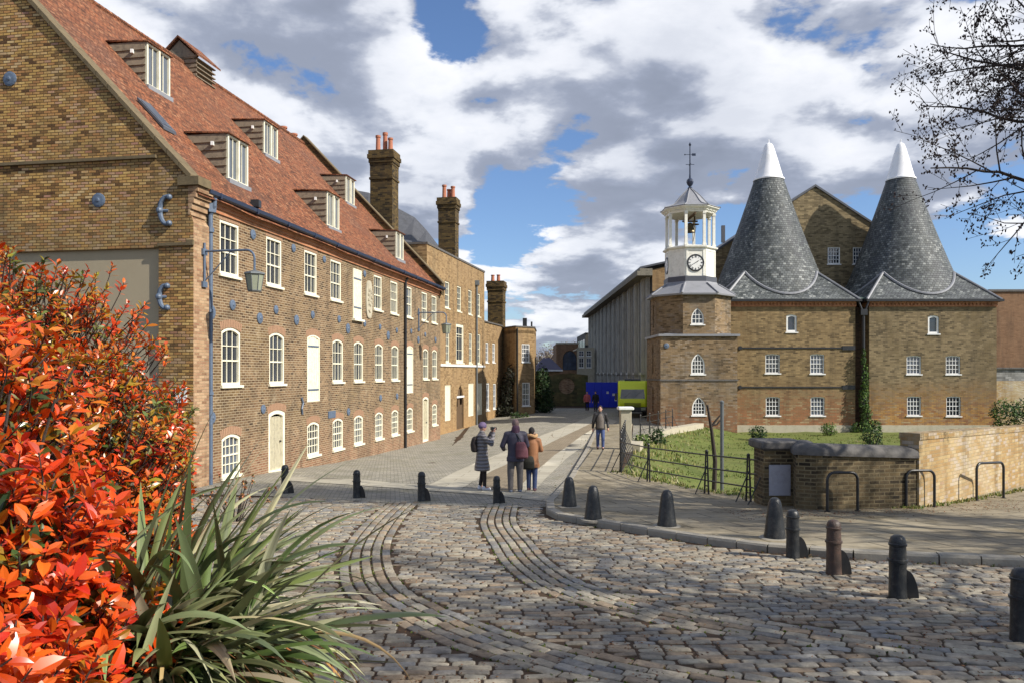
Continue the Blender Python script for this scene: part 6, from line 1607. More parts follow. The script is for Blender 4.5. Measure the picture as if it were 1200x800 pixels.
def hand(mb, w, dirv, s_=1.0, curl=.5, side=1):
    """palm, four fingers and a thumb; w = wrist, dirv = direction of the palm"""
    d = Vector(dirv).normalized(); ref = Vector((0, 0, 1)) if abs(d.z) < .8 else Vector((0, 1, 0)); lat = d.cross(ref).normalized()*side; nn = lat.cross(d).normalized()
    capsule(mb, w, w+d*.07*s_, .026*s_, .034*s_, 8)
    for k, ln in enumerate((.062, .072, .068, .052)):
        b0 = w+d*.085*s_+lat*(.027-.018*k)*s_; b1 = b0+d*ln*.5*s_-nn*curl*.015; b2 = b1+d*ln*.35*s_-nn*curl*.03; capsule(mb, b0, b1, .0095*s_, .009*s_, 6); capsule(mb, b1, b2, .009*s_, .0075*s_, 6)
    t0 = w+d*.03*s_+lat*.028*s_; t1 = t0+(d*.6+lat*.8).normalized()*.04*s_; capsule(mb, t0, t1, .012*s_, .011*s_, 6); capsule(mb, t1, t1+(d*.9-nn*.3).normalized()*.03*s_, .011*s_, .009*s_, 6)
def person(label, loc, yaw, H, arms, legs, colors, coat=None, headturn=0.0, lean=0.0, hat=None, hood=None, shoes=(0.03, 0.03, 0.03), small=False):
    root = thing('person', (0, 0, 0), label, 'person'); k = H/1.75
    root.location = loc; root.rotation_euler = (0, 0, yaw); root.scale = (k, k, k); WL[root.name] = (0, 0, 0)
    mb = MB()
    loft(mb, [(.86, .13, .10, 0, 0), (.95, .165, .115, 0, 0), (1.05, .145, .105, 0, 0), (1.18, .145, .11, 0, 0), (1.32, .175, .12, 0, -.01), (1.42, .165, .10, 0, -.01), (1.48, .08, .07, 0, -.005)])
    capsule(mb, (0, -.01, 1.44), (0, .01, 1.56), .058, .052)
    hr = Matrix.Rotation(headturn, 3, 'Z'); hc = Vector((0, .015, 1.645))
    hp = MB(); hp.ball((0, 0, 0), (.076, .095, .112), 14, 10); hp.ball((0, .03, -.055), (.052, .060, .055), 10, 7); hp.ball((0, .098, -.012), (.013, .018, .024), 6, 5); hp.ball((0, .084, -.062), (.026, .014, .012), 6, 5)
    for s_ in (-1, 1): hp.ball((s_*.078, -.005, -.012), (.012, .022, .032), 6, 5); hp.ball((s_*.035, .082, .022), (.022, .012, .008), 6, 5)
    b0 = len(mb.v); mb.v += [tuple(hc+hr @ Vector(v)) for v in hp.v]; mb.f += [tuple(i+b0 for i in f) for f in hp.f]
    for s_, (hip, kn_, an) in zip((-1, 1), legs):
        capsule(mb, hip, kn_, .085, .056); capsule(mb, kn_, an, .054, .036); capsule(mb, an, Vector(an)+Vector((0, .13, -.045)), .038, .030)
        capsule(mb, (s_*.07, 0, .93), hip, .10, .088)
    for s_, (sh_, el, wr, hd2) in zip((-1, 1), arms):
        capsule(mb, (s_*.10, -.01, 1.40), sh_, .07, .056); capsule(mb, sh_, el, .052, .040); capsule(mb, el, wr, .038, .026); hand(mb, Vector(wr), hd2, 1.05, side=-s_)
    remesh(mb, 'body', skin, root, .013 if not small else .02, 2)
    eb = MB()
    for s_ in (-1, 1): eb.ball(hc+hr @ Vector((s_*.033, .088, .006)), (.011, .007, .007), 6, 5)
    e = eb.build('eyes', M['black']); e.parent = root
    # trousers and shoes
    mb = MB()
    for s_, (hip, kn_, an) in zip((-1, 1), legs):
        w_ = colors.get('leg_w', 1.0); capsule(mb, hip, kn_, .102*w_, .076*w_); capsule(mb, kn_, Vector(an)+Vector((0, 0, .0)), .074*w_, .060*w_); capsule(mb, (s_*.06, 0, .95), hip, .115, .10)
    remesh(mb, 'trousers', colors['trousers'], root, .016, 2)
    for (hip, kn_, an) in legs:
        mb = MB(); an = Vector(an); capsule(mb, an+Vector((0, -.03, -.045)), an+Vector((0, .13, -.052)), .045, .040); capsule(mb, an+Vector((0, -.01, .01)), an+Vector((0, -.01, -.04)), .050, .05)
        remesh(mb, 'shoe', colors['shoes'], root, .014, 1)
    # coat
    mb = MB(); loft(mb, coat)
    for s_, (sh_, el, wr, hd2) in zip((-1, 1), arms):
        capsule(mb, (s_*.09, -.01, 1.40), sh_, .095, .085); capsule(mb, sh_, el, .082, .066); e_ = Vector(el).lerp(Vector(wr), .93); capsule(mb, el, e_, .064, .050)
    capsule(mb, (0, -.02, 1.44), (0, -.005, 1.51), .085, .072)
    co_ = remesh(mb, 'coat', colors['coat'], root, .016, 2)
    if hat:
        mb = MB(); t_ = [hc+hr @ Vector((0, -.005, .03))][0]; mb.ball(t_, (.094, .112, .105), 16, 9)
        hb = MB(); hb.rings([[hc+hr @ Vector((.098*math.cos(2*math.pi*q/16), -.01+.112*math.sin(2*math.pi*q/16), z)) for q in range(16)] for z in (.0, .055)]); b0 = len(mb.v); mb.v += hb.v; mb.f += [tuple(i+b0 for i in f) for f in hb.f]
        # keep the face clear
        mb2 = MB(); mb2.v = mb.v; mb2.f = mb.f; remesh(mb2, 'hat', hat, root, .014, 1, None)
    else:
        mb = MB(); mb.ball(hc+hr @ Vector((0, -.018, .022)), (.088, .100, .108), 14, 9)
        mb.ball(hc+hr @ Vector((0, -.05, -.02)), (.078, .06, .08), 12, 7); remesh(mb, 'hair', colors.get('hair', M['bark']), root, .014, 1)
    return root, hc, co_
def legpose(l=(0, 0), r=(0, 0), sp=.10):
    out = []
    for s_, (fk, fa) in zip((-1, 1), (l, r)): out.append(((s_*.085, 0, .90), (s_*sp, .02+fk, .49), (s_*sp, fa, .095)))
    return out
def parka(bottom, wide, fur=0): return [(bottom, wide, wide*.80, 0, 0), (bottom+.1, wide*.99, wide*.80, 0, 0), (.80, .20, .165, 0, 0), (1.0, .185, .150, 0, 0), (1.2, .195, .150, 0, -.01), (1.34, .205, .148, 0, -.01), (1.43, .16, .12, 0, -.015), (1.49, .09, .085, 0, -.015)]
# woman photographing: grey quilted coat, mauve hat, white shoes, faces right and a little away
q_ = gp(565, 574)
quilt, t, b = newmat('quilted_grey'); ob = obc(t); wv = t.n('ShaderNodeTexWave', {'Vector': ob, 'Scale': 3.6, 'Distortion': 1.5}, bands_direction='Z').outputs[1]
setp(t, b, col=t.mix(wv, A(104, 100, 102, .8), A(140, 134, 136, .8)), rough=.45, normal=t.n('ShaderNodeBump', {'Height': wv, 'Strength': .8, 'Distance': .03}).outputs[0])
pa, hc, cA = person('woman in a long grey quilted coat and mauve hat holding a camera to her face', q_, R(-78), 1.70,
    [((-.19, 0, 1.40), (-.25, .17, 1.24), (-.10, .27, 1.50), (.5, .4, .6)), ((.19, 0, 1.40), (.24, .20, 1.22), (.08, .29, 1.50), (-.4, .3, .7))], legpose((.0, -.04), (.03, .05), .08),
    dict(trousers=cloth('dark_leggings', A(50, 40, 38)), shoes=cloth('white_shoes', A(226, 226, 232, .8), .5), coat=quilt, leg_w=.78), parka(.52, .25), hat=cloth('mauve_knit', A(116, 96, 134, .8)))
mb = MB(); mb.bevbox((0, .26, 1.60), (.13, .07, .09), .012); mb.tube([(0, .29, 1.60), (0, .38, 1.60)], .036, 12); cam_ = mb.build('camera_body', M['black']); 
co2 = thing('handheld_camera', (0, 0, 0), 'black camera held up by the woman in the quilted coat', 'camera'); co2.location = pa.location; co2.rotation_euler = pa.rotation_euler; co2.scale = pa.scale; cam_.parent = co2
mb = MB(); loft(mb, [(1.0, .11, .06, 0, -.20), (1.04, .125, .08, 0, -.21), (1.2, .13, .09, 0, -.22), (1.35, .11, .07, 0, -.20), (1.40, .06, .04, 0, -.18)])
bk = thing('backpack', (0, 0, 0), 'small dark backpack on the back of the woman with the camera', 'bag'); bk.location = pa.location; bk.rotation_euler = pa.rotation_euler; bk.scale = pa.scale
remesh(mb, 'bag_body', cloth('dark_bag', A(60, 48, 44)), bk, .015, 1)
mb = MB(); [mb.tube([(s_*.08, -.16, 1.38), (s_*.11, -.02, 1.47), (s_*.12, .12, 1.36), (s_*.13, .02, 1.12), (s_*.1, -.15, 1.05)], .016, 6) for s_ in (-1, 1)]; o = mb.build('strap', M['black']); o.parent = bk
# man from behind: dark jacket, maroon bag
q_ = gp(604, 577)
pb2, hc, _ = person('tall man from behind in dark navy jacket and grey trousers with maroon shoulder bag', q_, R(8), 1.79,
    [((-.20, 0, 1.40), (-.31, .03, 1.13), (-.25, .22, 1.02), (.3, 1, .1)), ((.20, 0, 1.40), (.29, .05, 1.13), (.20, .24, 1.08), (-.3, 1, .1))], legpose((.0, .0), (.01, .03), .115),
    dict(trousers=cloth('grey_trousers', A(112, 106, 104)), shoes=cloth('blue_shoes', A(110, 120, 140, .8), .6), coat=cloth('navy_jacket', A(62, 58, 78, .75), .55), hair=cloth('grey_brown_hair', A(140, 112, 108)), leg_w=1.1), parka(.76, .215))
mb = MB(); loft(mb, [(1.44, .10, .10, 0, -.03), (1.50, .105, .10, 0, -.035), (1.57, .095, .09, 0, -.05), (1.62, .07, .06, 0, -.06)]); remesh(mb, 'scarf', cloth('purple_scarf', A(104, 66, 92)), pb2, .014, 1)
mb = MB(); loft(mb, [(.84, .13, .05, .13, -.20), (.88, .155, .075, .13, -.21), (1.05, .15, .08, .12, -.21), (1.2, .12, .06, .10, -.19), (1.24, .09, .03, .10, -.18)])
mbg = thing('shoulder_bag', (0, 0, 0), 'maroon shoulder bag hanging on the back of the tall man', 'bag'); mbg.location = pb2.location; mbg.rotation_euler = pb2.rotation_euler; mbg.scale = pb2.scale
remesh(mb, 'bag_body', cloth('maroon_canvas', A(118, 62, 74)), mbg, .015, 1); mb = MB(); mb.tube([(.12, -.20, 1.22), (.02, -.15, 1.40), (-.10, -.05, 1.50), (-.13, .10, 1.38)], .014, 6); o = mb.build('strap', M['black']); o.parent = mbg
# shorter person in a brown hooded parka
q_ = gp(623, 575)
pc, hc, _ = person('shorter person from behind in brown parka with fur-trimmed hood and blue jeans', q_, R(-14), 1.58,
    [((-.19, 0, 1.40), (-.27, .04, 1.14), (-.20, .20, 1.02), (.4, 1, .0)), ((.19, 0, 1.40), (.26, .05, 1.14), (.15, .24, 1.10), (-.3, 1, .1))], legpose((.0, .02), (.01, -.01), .085),
    dict(trousers=cloth('blue_jeans', A(62, 82, 130)), shoes=cloth('plum_shoes', A(110, 70, 80)), coat=cloth('brown_parka', A(172, 112, 62, .75), .7), hair=cloth('black_hair', (.015, .012, .012))), parka(.66, .225))
mb = MB()
for k in range(16): a_ = 2*math.pi*k/16; b2_ = 2*math.pi*(k+1)/16; capsule(mb, (.135*math.cos(a_), -.03+.12*math.sin(a_), 1.53+.02*math.sin(a_*3)), (.135*math.cos(b2_), -.03+.12*math.sin(b2_), 1.53+.02*math.sin(b2_*3)), .05, .05, 7)
remesh(mb, 'fur_hood', cloth('tan_fur', A(206, 158, 100, .8), .95, .35, 22, 1.0), pc, .014, 0)
mb = MB(); loft(mb, [(.62, .17, .06, -.08, -.17), (.66, .20, .085, -.08, -.18), (.84, .20, .09, -.08, -.18), (.96, .17, .06, -.08, -.17), (.99, .12, .03, -.08, -.16)])
dg_ = thing('handbag', (0, 0, 0), 'dark green-black bag at the hip of the person in the brown parka', 'bag'); dg_.location = pc.location; dg_.rotation_euler = pc.rotation_euler; dg_.scale = pc.scale
remesh(mb, 'bag_body', cloth('dark_green_bag', A(48, 46, 34)), dg_, .015, 1); mb = MB(); mb.tube([(-.2, -.17, .95), (-.1, -.14, 1.25), (.08, -.05, 1.5), (.15, .1, 1.38)], .014, 6); o = mb.build('strap', M['black']); o.parent = dg_
# man walking towards the camera on the pavement
q_ = gp(703.5, 526, PAVH)
pd, hc, _ = person('man in blue jeans and black-sleeved grey jacket walking towards the camera on the bridge pavement', q_, R(176), 1.76,
    [((-.20, 0, 1.40), (-.29, -.05, 1.12), (-.31, .06, .88), (.0, .2, -1)), ((.20, 0, 1.40), (.28, .02, 1.12), (.30, -.04, .86), (0, .1, -1))], legpose((.10, .10), (-.02, -.10), .10),
    dict(trousers=cloth('mid_blue_jeans', A(70, 92, 150)), shoes=cloth('brown_shoes', A(90, 56, 46)), coat=cloth('black_jacket', A(44, 42, 46), .6), hair=cloth('dark_hair', A(50, 40, 36))), parka(.80, .20), headturn=R(-10))
mb = MB(); loft(mb, [(.86, .15, .10, 0, .075), (1.0, .14, .10, 0, .075), (1.2, .145, .105, 0, .07), (1.34, .13, .09, 0, .06), (1.44, .07, .06, 0, .05)]); remesh(mb, 'gilet_front', cloth('grey_gilet', A(120, 110, 102)), pd, .014, 1)
for (u, v, Y, H, yaw, c1, c2, lab, gen) in ((688, 480, 67, 1.68, 170, A(196, 90, 96, .8), A(30, 22, 26), 'distant person in a pink-red top and black trousers walking by the blue hoarding', 0), (698, 480.5, 66, 1.72, 160, A(34, 34, 44), A(40, 52, 90), 'distant person in dark clothes in front of the blue hoarding', 1)):
    q_ = P(u, v, Y); q_.z = G(q_.x, q_.y)+.012
    person(lab, q_, R(yaw), H, [((-.19, 0, 1.40), (-.27, 0, 1.13), (-.27, .05, .88), (0, .2, -1)), ((.19, 0, 1.40), (.27, 0, 1.13), (.27, .05, .88), (0, .2, -1))], legpose((.06, .08), (-.02, -.08)),
        dict(trousers=cloth('far_trousers', c2), shoes=M['black'], coat=cloth('far_top', c1), hair=M['bark']), parka(.82, .2), small=True)

# ------------------------------------------------------------------ bare trees
def bare_tree(label, base, seed, H, nlimb, reach, group='bare alder trees along the right side', thick=1.0):
    r_ = random.Random(seed); root = thing('alder_tree', base, label, 'tree', group); base = Vector(base)
    tk = MB(); br = MB(); bud = MB()
    tpts = [base+Vector((0, 0, -.2))]; p = base.copy()
    for k in range(9): p = p+Vector((r_.gauss(0, .10), r_.gauss(0, .10), H/9)); tpts.append(p.copy())
    tk.tube(tpts, [.20*(1-i/10.5)+.02 for i in range(10)], 10); tk.build('trunk', M['bark'], root)
    def budat(p, d):
        for _ in range(r_.choice((1, 2, 2, 3))):
            o_ = Vector((r_.gauss(0, .03), r_.gauss(0, .03), r_.gauss(-.01, .03))); c = p+o_; s = r_.uniform(.010, .021)*thick
            dd = Vector((r_.gauss(0, .5), r_.gauss(0, .5), -.7)).normalized(); a1 = dd.cross(Vector((1, .3, 0))).normalized(); a2 = dd.cross(a1)
            t_, b2 = c-dd*s*1.7, c+dd*s*1.7
            q = [c+a1*s, c+a2*s, c-a1*s, c-a2*s]
            i = len(bud.v); bud.v += [tuple(t_), *[tuple(x) for x in q], tuple(b2)]
            for k in range(4): bud.f.append((i, i+1+k, i+1+(k+1) % 4)); bud.f.append((i+5, i+1+(k+1) % 4, i+1+k))
    def limb(p, d, L, r0, lev):
        n = max(3, int(L/.28)); pts = [p.copy()]; dd = d.copy(); step = L/n
        bend = Vector((r_.gauss(0, .10), r_.gauss(0, .10), r_.gauss(.02, .08)))
        for k in range(n):
            dd = (dd+bend*.35+Vector((r_.gauss(0, .13), r_.gauss(0, .13), r_.gauss(0, .11)))).normalized(); pts.append(pts[-1]+dd*step)
        rr = [max(.0035*thick, r0*(1-.85*k/n)) for k in range(n+1)]
        br.tube(pts, rr, 6 if lev == 0 else (4 if lev == 1 else 3), cap=False)
        if lev >= 2:
            for k in range(1, n+1):
                if r_.random() < .72: budat(pts[k], dd)
        if lev < 3:
            m = int(L/(.27, .20, .17)[lev])
            for k in range(m):
                f = (k+1+r_.random()*.6)/(m+1); f = min(.98, max(.16, f)); x = f*n; i = min(n-1, int(x)); q = pts[i].lerp(pts[i+1], x-i)
                ax = (pts[i+1]-pts[i]).normalized(); side = ax.cross(Vector((r_.gauss(0, 1), r_.gauss(0, 1), r_.gauss(0, .6)))).normalized()
                nd = (ax*.75+side*.75+Vector((0, 0, .08))).normalized(); nl = L*(1-f*.55)*r_.uniform((.34, .36, .3)[lev], (.50, .56, .5)[lev])
                if nl > .10: limb(q, nd, nl, rr[i]*.55, lev+1)
    for k in range(nlimb):
        f = .33+.65*k/nlimb; x = f*9; i = min(8, int(x)); q = tpts[i].lerp(tpts[i+1], x-i); a = k*2.399+r_.uniform(-.3, .3)
        if seed == 21 and k % 3 != 2: a = math.pi+r_.uniform(-.75, .75)     # the near tree reaches over the street
        el = r_.uniform(.05, .35)+.5*f*f; L = reach*(1-.28*f)*r_.uniform(.85, 1.1)
        limb(q, Vector((math.cos(a)*math.cos(el), math.sin(a)*math.cos(el), math.sin(el))), L, .075*(1-.5*f)*thick, 0)
    br.build('branches', M['bark'], root)
    bm_ = bud.build('catkins', paint('catkins', A(64, 44, 40), .8, .3, 20), root)
    print('tree', len(tk.f), len(br.f), len(bud.f)); return root
tA = bare_tree('bare alder reaching in from the right edge with dark catkins on its twigs', (11.3, 11.9, G(11.3, 11.9)), 21, 12.5, 46, 5.6)
tB = bare_tree('bare alder standing outside the picture to the right', (12.2, 3.6, G(12.2, 3.6)), 5, 11.0, 17, 5.4, thick=1.35)
for (x, y_, rz, lab) in ((13.2, -.4, 2.1, 'bare alder standing behind the camera on the right'), (17.5, 7.2, 4.0, 'bare alder outside the picture beyond the right edge bollard')):
    c = copy_tree(tB); c.location = (x, y_, G(x, y_)); c.rotation_euler = (0, 0, rz); c['label'] = lab

# ------------------------------------------------------------------ far bare trees on the horizon
def far_tree(x, y_, H, r_, label, cols):
    root = thing('far_tree', (x, y_, 0), label, 'tree', 'bare trees on the skyline at the end of the street'); mb = MB(); mb.tube([(x, y_, -.3), (x+.1, y_, H*.5), (x, y_, H*.8)], [.3, .2, .08], 6); mb.build('trunk', M['bark'], root)
    mb = MB(); crown(mb, (x, y_, H*.66), (H*.36, H*.3, H*.34), 900, .16, cols, r_, shell=.15, noise_amp=.5); 
    for k in range(46):
        a = r_.uniform(0, 6.28); e = r_.uniform(.3, 1.3); L = H*.36; q = Vector((x, y_, H*r_.uniform(.35, .6))); d = Vector((math.cos(a)*math.cos(e), math.sin(a)*math.cos(e), math.sin(e))); mb.tube([q, q+d*L*.6+Vector((0, 0, .2)), q+d*L*1.1], [.09, .05, .015], 4)
        for f in range(len(mb.f)-12 if False else 0): pass
    for f in range(len(mb.f)): mb.c.setdefault(f, A(110, 96, 88))
    mb.build('crown', M['foliage'], root)
TW_ = [A(150, 132, 116), A(130, 116, 104), A(166, 150, 124)]
for i, (u, vt, Y) in enumerate(((632, 408, 128), (643, 402, 140), (654, 400, 150), (668, 396, 160), (681, 399, 150))):
    p = P(u, vt, Y); far_tree(p.x, Y, p.z*1.02, rf, ('leftmost skyline tree above the purple cottage roof', 'second bare skyline tree from the left', 'bare skyline tree left of the tan brick block', 'bare skyline tree behind the tan brick block', 'rightmost bare skyline tree next to the warehouse')[i], TW_)

# ------------------------------------------------------------------ red-leaved shrub in the foreground
rl = random.Random(9)
def AR(r, g, b, f=.88): return (lin(r)*f, lin(g)*f, lin(b)*f)
REDS = [AR(228, 82, 24), AR(218, 72, 22), AR(236, 112, 34), AR(204, 72, 22), AR(190, 50, 26), AR(230, 98, 34)]
ORG = [AR(204, 118, 34), AR(176, 124, 36), AR(196, 96, 34), AR(158, 136, 40), AR(214, 96, 38)]
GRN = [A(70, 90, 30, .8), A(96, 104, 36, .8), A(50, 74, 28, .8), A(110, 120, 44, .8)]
ph = thing('photinia_shrub', (-2.6, 3.6, G(-2.6, 3.6)), 'big glossy shrub with red and orange leaves filling the left foreground', 'shrub')
lf = MB(); stm = MB()
def leaf(mb, p, d, nrm, L, w_, col, fold=.35, bend=.18):
    d = d.normalized(); s = d.cross(nrm).normalized(); n_ = s.cross(d).normalized()
    pr = [(0, 0), (.22, .62), (.5, 1.0), (.78, .72), (1.0, 0)]
    mid = [p+d*L*f-n_*bend*L*f*f for f, _ in pr]
    for sg in (-1, 1):
        ed = [mid[i]+s*sg*w_*pr[i][1]+n_*fold*w_*pr[i][1] for i in range(5)]
        b = len(mb.v); mb.v += [tuple(x) for x in mid]+[tuple(ed[i]) for i in (1, 2, 3)]
        fs = [(b, b+1, b+5), (b+1, b+2, b+6, b+5), (b+2, b+3, b+7, b+6), (b+3, b+4, b+7)]
        for f in fs:
            mb.c[len(mb.f)] = col; mb.f.append(f if sg < 0 else f[::-1])
ELL = [((-4.15, 6.3, 2.15), (1.55, 1.35, 2.25), 3000, .078, 1), ((-3.45, 5.5, 1.75), (1.32, 1.2, 1.8), 3000, .076, 1), ((-3.25, 4.1, 2.35), (1.15, 1.1, 1.45), 1300, .100, 2), ((-2.45, 3.25, 1.9), (.92, .95, 1.15), 1300, .104, 3), ((-1.95, 2.6, 1.55), (.80, .62, .95), 1100, .102, 3), ((-2.2, 2.35, 2.1), (.75, .5, .8), 600, .105, 3)]
for (c, rad, n, Lf, kind) in ELL:
    c = Vector(c)
    for _ in range(n):
        d = Vector((rl.gauss(0, 1), rl.gauss(0, 1), rl.gauss(.15, 1))).normalized()
        if d.y > .45 or d.x < -.75: continue
        k = (.80+.22*rl.random())*(1+.14*mnoise.noise(d*2.6+c))
        p = c+Vector((d.x*rad[0], d.y*rad[1], d.z*rad[2]))*k
        if p.y < 1.5 or p.z < G(p.x, p.y): continue
        if p.x > -.365*p.y and p.y < 5: continue
        if p.x > -.41*p.y and p.y >= 5: continue
        ax = (d+Vector((rl.gauss(0, .28), rl.gauss(0, .28), .45+rl.gauss(0, .25)))).normalized()
        patch = mnoise.noise(p*1.5+Vector((3, 3, 3)))
        rr = rl.random()
        if kind == 1: base = ORG if rr < .66 else (REDS if rr < .93 else GRN[3:])
        elif kind == 2: base = REDS if rr < .70 else (ORG if rr < .96 else GRN)
        else: base = REDS if rr < .86 else (ORG if rr < .985 else GRN)
        if patch < -.30 and rr < .4: base = GRN+ORG[3:4]
        t1 = ax.cross(Vector((.3, .2, 1))).normalized(); t2 = ax.cross(t1); m = rl.choice((6, 7, 8, 9)); tip = p; a0 = rl.uniform(0, 6.28)
        stm.tube([p-ax*.22-d*.05, p-ax*.12, p], [.005, .004, .003], 4, cap=False)
        for j in range(m):
            a = a0+j*2.4; spread = .55+.9*(1-j/m); st_ = tip-ax*.11*(1-j/m)
            ld = (ax*(1.0)+(t1*math.cos(a)+t2*math.sin(a))*spread*1.15+Vector((0, 0, rl.gauss(0, .1)))).normalized()
            L = Lf*rl.uniform(.5, 1.25)*(1 if j < m-2 else .7); leaf(lf, st_, ld, ax, L, L*rl.uniform(.19, .25), leafcol(base[rl.randrange(len(base))], rl, .25), fold=rl.uniform(.15, .55), bend=rl.uniform(.0, .35))
    # shaded inner leaves
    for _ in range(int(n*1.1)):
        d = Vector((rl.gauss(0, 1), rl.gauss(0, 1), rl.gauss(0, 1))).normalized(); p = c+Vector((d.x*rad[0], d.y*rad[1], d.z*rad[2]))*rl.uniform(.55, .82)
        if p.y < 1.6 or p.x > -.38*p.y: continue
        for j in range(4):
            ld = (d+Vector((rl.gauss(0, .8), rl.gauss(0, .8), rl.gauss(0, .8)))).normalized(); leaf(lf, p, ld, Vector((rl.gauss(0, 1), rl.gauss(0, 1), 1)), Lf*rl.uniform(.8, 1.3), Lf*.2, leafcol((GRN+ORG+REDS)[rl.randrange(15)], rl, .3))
    for _ in range(14):
        a = rl.uniform(0, 6.28); e = Vector((c.x+rad[0]*.7*math.cos(a), c.y+rad[1]*.7*math.sin(a), c.z+rad[2]*rl.uniform(0, .7))); g = Vector((c.x*.4-2.6*.6, c.y*.4+3.6*.6, G(c.x, c.y))); stm.tube([g, g.lerp(e, .5)+Vector((rl.gauss(0, .1), rl.gauss(0, .1), .1)), e], [.022, .014, .006], 5, cap=False)
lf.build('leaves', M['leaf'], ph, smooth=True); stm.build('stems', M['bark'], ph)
print('photinia faces', len(lf.f))
# low plant with small brown heads behind the flax
hg = thing('hydrangea', gp(300, 610), 'small shrub with dry brown flower heads beside the mill corner, behind the flax', 'shrub'); hb0 = gp(300, 606)
mb = MB(); sb = MB()
for k in range(34):
    a = rl.uniform(0, 6.28); rr = rl.uniform(.1, .85); top = hb0+Vector((rr*math.cos(a)-.2, rr*.6*math.sin(a)-.6, rl.uniform(.35, .85))); sb.tube([hb0+Vector((-.2+rr*.2*math.cos(a), -.6, -.05)), top], [.008, .005], 4)
    for j in range(18): leaf(mb, top, Vector((rl.gauss(0, 1), rl.gauss(0, 1), rl.gauss(.3, 1))), Vector((0, 0, 1)), .05, .014, leafcol(([A(190, 120, 70, .8), A(214, 150, 90, .8), A(150, 90, 60, .8)]+GRN[:1])[rl.randrange(4)], rl))
mb.build('flower_heads', M['litter'], hg); sb.build('stems', M['bark'], hg)

# ------------------------------------------------------------------ New Zealand flax
FB = Vector((-1.72, 3.75, CZ-1.38))
mb = MB(); rr_ = [(0, .72), (.35, .78), (.7, .5), (1.05, .24), (1.5, -.08)]
mb.rings([[Vector((-2.2+r_*1.35*math.cos(2*math.pi*k/20), 3.7+r_*math.sin(2*math.pi*k/20), CZ-2.07+h+.03*math.sin(k*2.3))) for k in range(20)] for r_, h in [(max(.02, a), b_) for a, b_ in rr_[::-1]]], cap=True)
tag(mb.build('soil_bed', M['dirt'], smooth=True), kind='structure')
fx = thing('flax_plant', tuple(FB), 'spiky flax plant with long arching olive-green blades beside the red shrub', 'plant')
fb_ = MB(); dry = MB(); F0 = FB+Vector((0, 0, -.03))
FC = [A(116, 126, 76, .78), A(98, 110, 64, .78), A(136, 142, 94, .78), A(84, 96, 52, .78), A(176, 176, 130, .85), A(100, 124, 50, .7)]
def blade(mb, b0, az, el, L, w_, droop, col, col2=None, twist=0.0, n=12, fold=.4):
    p = b0.copy(); h = Vector((math.cos(az), math.sin(az), 0)); e = el; pts = []; st = L/n
    for k in range(n+1):
        f = k/n; pts.append((p.copy(), e)); e -= droop*(.25+1.5*f)/n*1.15; d = h*math.cos(e)+Vector((0, 0, math.sin(e))); p = p+d*st
    side0 = Vector((-h.y, h.x, 0)); rows = []
    for k, (q, e) in enumerate(pts):
        f = k/n; d = (h*math.cos(e)+Vector((0, 0, math.sin(e)))); up = side0.cross(d)*-1 if False else d.cross(side0)*-1; ww = w_*min(1, .55+f*2.2)*(1-max(0, (f-.5)/.5)**1.7)+.0008
        s = (side0*math.cos(twist*f)+up*math.sin(twist*f)).normalized(); nn = s.cross(d)
        fo = fold*(1-.6*f); rows.append([q-s*ww+nn*ww*fo, q-s*ww*.45+nn*ww*fo*.4, q, q+s*ww*.45+nn*ww*fo*.4, q+s*ww+nn*ww*fo])
    b = len(mb.v)
    for r_ in rows: mb.v += [tuple(x) for x in r_]
    for k in range(n):
        for j in range(4):
            mb.c[len(mb.f)] = (col2 if (j in (0, 3) and col2) else col); mb.f.append((b+k*5+j, b+k*5+j+1, b+(k+1)*5+j+1, b+(k+1)*5+j))
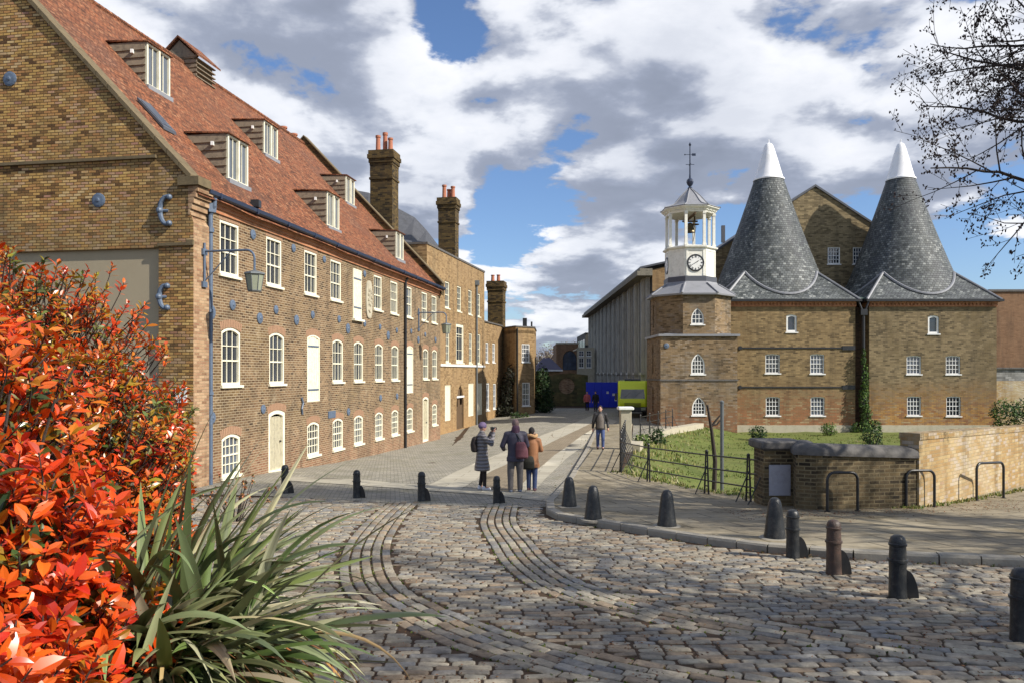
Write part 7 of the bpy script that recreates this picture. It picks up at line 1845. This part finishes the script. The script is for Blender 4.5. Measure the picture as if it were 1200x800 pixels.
for i in range(360):
    az = max(-1.5, min(2.2, rl.gauss(-.3, .95))); el = rl.uniform(-.1, 1.2)*(1 if rl.random() < .8 else 1.25); L = rl.uniform(.6, 1.26)*(1 if az > -1.1 else .75)
    if az < -1.5: L *= .8
    b0 = F0+Vector((rl.gauss(0, .17), rl.gauss(0, .15), rl.uniform(-.1, .1))); col = leafcol(FC[rl.randrange(6)], rl, .22); c2 = tuple(x*1.4 for x in col) if rl.random() < .35 else None
    blade(fb_, b0, az, el, L, rl.uniform(.017, .033), rl.uniform(.1, 1.15), col, c2, rl.uniform(-1.1, 1.1))
# the tall leaves one can pick out
def aim(u, v, Y, w_, el, droop, twist=0.0, col=None, c2=None, b0=None):
    t_ = P(u, v, Y); el = el*.8; b0 = b0 or F0+Vector((rl.gauss(0, .08), rl.gauss(0, .08), 0)); az = math.atan2(t_.y-b0.y, t_.x-b0.x); D = (t_-b0).length
    blade(fb_, b0, az, math.atan2(t_.z-b0.z, math.hypot(t_.x-b0.x, t_.y-b0.y))+el, D*1.06, w_, droop, col or leafcol(FC[0], rl, .1), c2, twist, n=16)
aim(250, 478, 3.9, .024, .12, .25, .3, A(106, 128, 50, .75), A(150, 168, 100, .75)); aim(300, 515, 4.3, .028, .18, .4, .5, A(120, 140, 84, .75), A(190, 200, 160, .75)); aim(402, 538, 4.4, .030, .28, .6, .2, A(112, 122, 80, .75)); aim(345, 565, 4.4, .026, .3, .6, .4, A(120, 130, 90, .75))
aim(335, 548, 4.2, .024, .22, .5, .2, A(96, 110, 60, .75)); aim(345, 675, 3.5, .026, .9, 1.9, .1, A(100, 140, 40, .8), A(170, 190, 110, .8)); aim(235, 640, 3.1, .026, .9, 1.8, .3, A(110, 130, 70, .8)); aim(420, 650, 4.0, .03, .5, 1.2); aim(430, 745, 3.7, .03, .5, 1.3, 0, A(110, 112, 70)); aim(420, 600, 4.3, .026, .4, .9)
fb_.build('blades', M['blade'], fx, smooth=True)
DRY = [A(206, 170, 110, .75), A(190, 140, 80, .75), A(170, 110, 64, .75), A(220, 190, 130, .75)]
for i in range(44):
    az = rl.uniform(-1.2, .5); blade(dry, F0+Vector((rl.gauss(0, .15), rl.gauss(0, .15), 0)), az, rl.uniform(.0, .7), rl.uniform(.8, 1.35), rl.uniform(.005, .010), rl.uniform(1.2, 2.8), leafcol(DRY[rl.randrange(4)], rl), None, rl.uniform(-3, 3))
dry.build('dry_leaves', M['litter'], fx, smooth=True)
